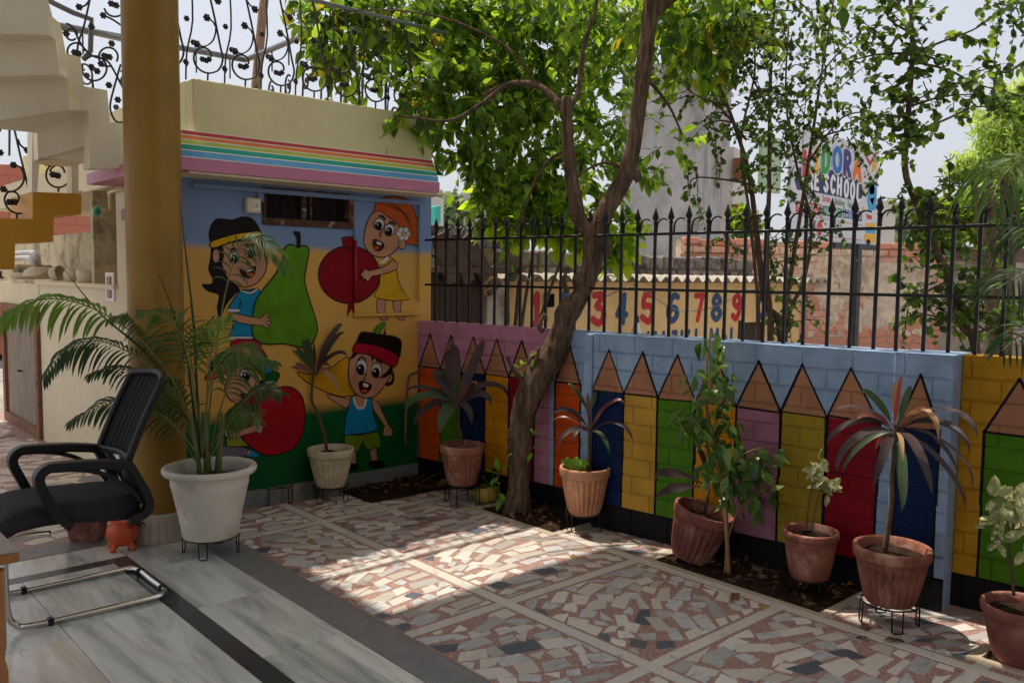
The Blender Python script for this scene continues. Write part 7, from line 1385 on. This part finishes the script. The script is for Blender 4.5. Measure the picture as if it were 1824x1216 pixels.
# crockery on the counter
M_clay = mat('white_clay', S(214, 202, 180), .6, .12, 12, .1, 50, c2=S(170, 90, 80), c2amt=.12); M_mud = mat('dark_cloth', S(70, 52, 42), .95, .2, 12, .4, 40)
def jar(px, py, R, prof, label, cat, m=M_clay, nm='jar', tilt=None, grp='crockery on the counter', dX=.22):
    a = on_x(px, py, XS_+dX); z = 1.5; b = MB(); b.lathe([(r*R, h*R) for r, h in prof], n=28); o = b.build(nm, m); o.location = (a[0], a[1], z)
    if tilt: o.rotation_euler = tilt; o.location.z = z+R*.85
    tag(o, label, cat, grp)
bowl = [(0, 0), (.5, 0), (.9, .25), (1, .6), (.97, .62), (.85, .3), (0, .1)]; cup = [(0, 0), (.8, 0), (.9, .1), (1, 1.2), (.95, 1.22), (.85, .2), (0, .15)]; vase = [(0, 0), (.7, 0), (1, .5), (.95, .9), (.45, 1.3), (.4, 1.8), (.6, 2.), (.55, 2.02), (.3, 1.7), (0, 1.6)]
jar(155, 512, .085, cup, 'cream mug standing near the right end of the counter', 'mug', nm='mug', dX=.15); jar(72, 506, .16, bowl, 'broad white bowl with red flecks upside by the pipes', 'bowl', nm='bowl', tilt=(pi, 0, 0)); jar(120, 508, .07, vase, 'small white clay bottle lying in front of the niche', 'bottle', nm='bottle', tilt=(0, pi/2, .5)); jar(45, 512, .12, bowl, 'shallow white saucer on the counter by the ochre steps', 'saucer', nm='saucer'); jar(126, 496, .06, vase, 'little white vase standing at the back of the counter', 'vase', nm='vase', dX=.5); jar(95, 510, .075, cup, 'white cup tipped on its side between bowl and bottle', 'cup', nm='cup', tilt=(pi/2.2, 0, .6)); jar(8, 512, .14, bowl, 'dark cloth-filled basin at the left end of the counter', 'basin', M_mud, 'basin')
mb = MB(); a = on_x(45, 470, XS_+.4); mb.tube(smooth_path([on_x(28, 452, XS_+.4), on_x(55, 450, XS_+.4), on_x(66, 458, XS_+.4), on_x(69, 485, XS_+.4)], 4), .03, 0, 10); mb.tube(smooth_path([on_x(28, 460, XS_+.35), on_x(52, 460, XS_+.35), on_x(61, 470, XS_+.35), on_x(62, 486, XS_+.35)], 4), .03, 0, 10); tag(mb.build('drain_pipe', mat('grey_pvc', S(176, 176, 176), .4, .06)), 'pair of grey bent plastic pipes in the niche above the counter', 'pipe')
mb = MB(); a = on_x(48, 512, XS_+.28); mb.cbox((XS_+.35, on_x(50, 500, XS_+.35)[1], 1.58), (0, 1, 0), (1, 0, 0), (0, 0, 1), (.32, .2, .08), 0, .03); tag(mb.build('basin_tray', M_dirty), 'stained cream trough behind the crockery under the ochre steps', 'trough')

# ================================================================== railing stick, dry leaves, wires
mb = MB(); mb.tube(smooth_path([on_y(x, y, 5.36) for x, y in ((722, 790), (724, 720), (728, 672), (740, 664), (752, 655))], 4), .011, 0, 6); tag(mb.build('bent_pipe', mat('brown_pipe', S(120, 82, 60), .6, .2)), 'thin brown bent pipe standing against the mural right corner', 'pipe')
def fallen(x, y, s, label, grp=None, dark=0):
    a = on_floor(x, y, .004); m_ = MB(); ang = rng.uniform(0, 2*pi); strap(m_, a+np.array([0, 0, .006]), (cos(ang), sin(ang), .35), s, s*.42, 1.0, 7, fold=.5, tw=rng.uniform(-.8, .8), petiole=.1); tag(m_.build('fallen_leaf', [M_dry, leafmat('yellow_dry_leaf', S(176, 150, 60), S(180, 150, 50), .7, .2)][dark]), label, 'leaf', grp)
GL = 'fallen leaves on the floor'
for i, (x, y, s, l, k) in enumerate(((1548, 1112, .09, 'big brown curled leaf in the sun under the big terracotta pot stand', 0), (1575, 1142, .10, 'crumpled brown leaf on the tiles before the big terracotta pot', 0), (1548, 1140, .06, 'smaller dry leaf just left of the crumpled brown leaf', 0), (1310, 1058, .1, 'long brown leaf lying by the earth bed edge below the sapling', 0), (1358, 1080, .05, 'small yellowed leaf near the bed corner below the smooth pot', 1), (1026, 990, .05, 'ochre leaf on the tiles below the faded terracotta pot', 1), (832, 893, .045, 'yellowed leaf on the slab left of the small ribbed pot', 1), (1246, 1042, .03, 'tiny green-yellow leaf on the tiles before the earth bed', 1), (1092, 942, .05, 'greenish leaf fallen on the marble right of the sunlit stand', 1), (1502, 1060, .06, 'dark leaf lying in shade between the two right pots', 0))): fallen(x, y, s, l, GL, k)
# dry sheath on the back bed and twigs
c = on_floor(780, 868, .02); m_ = MB(); strap(m_, c, (.9, -.2, .12), .24, .1, .3, 8, fold=.9, petiole=0); tag(m_.build('dry_leaf_sheath', M_dry), 'large curled brown leaf sheath on the earth bed in the shaded corner', 'dry leaf')
mb = MB(); mb.tube(smooth_path([on_floor(x, y, z) for x, y, z in ((740, 865, .02), (765, 850, .06), (800, 835, .1), (830, 825, .14))], 4), .005, 0, 5); tag(mb.build('twig', M_stem), 'thin dry twig leaning across the shaded corner bed', 'twig')
mb = MB(); mb.tube(smooth_path([at_depth(x, y, 6.6) for x, y in ((1075, 530), (1120, 512), (1150, 520), (1200, 550), (1240, 553), (1290, 540), (1330, 515), (1420, 540), (1455, 575))], 5), .004, 0, 4); tag(mb.build('wire', mat('grey_wire', S(150, 146, 140), .5, .1)), 'slack grey wire strung before the painted numbers', 'wire')
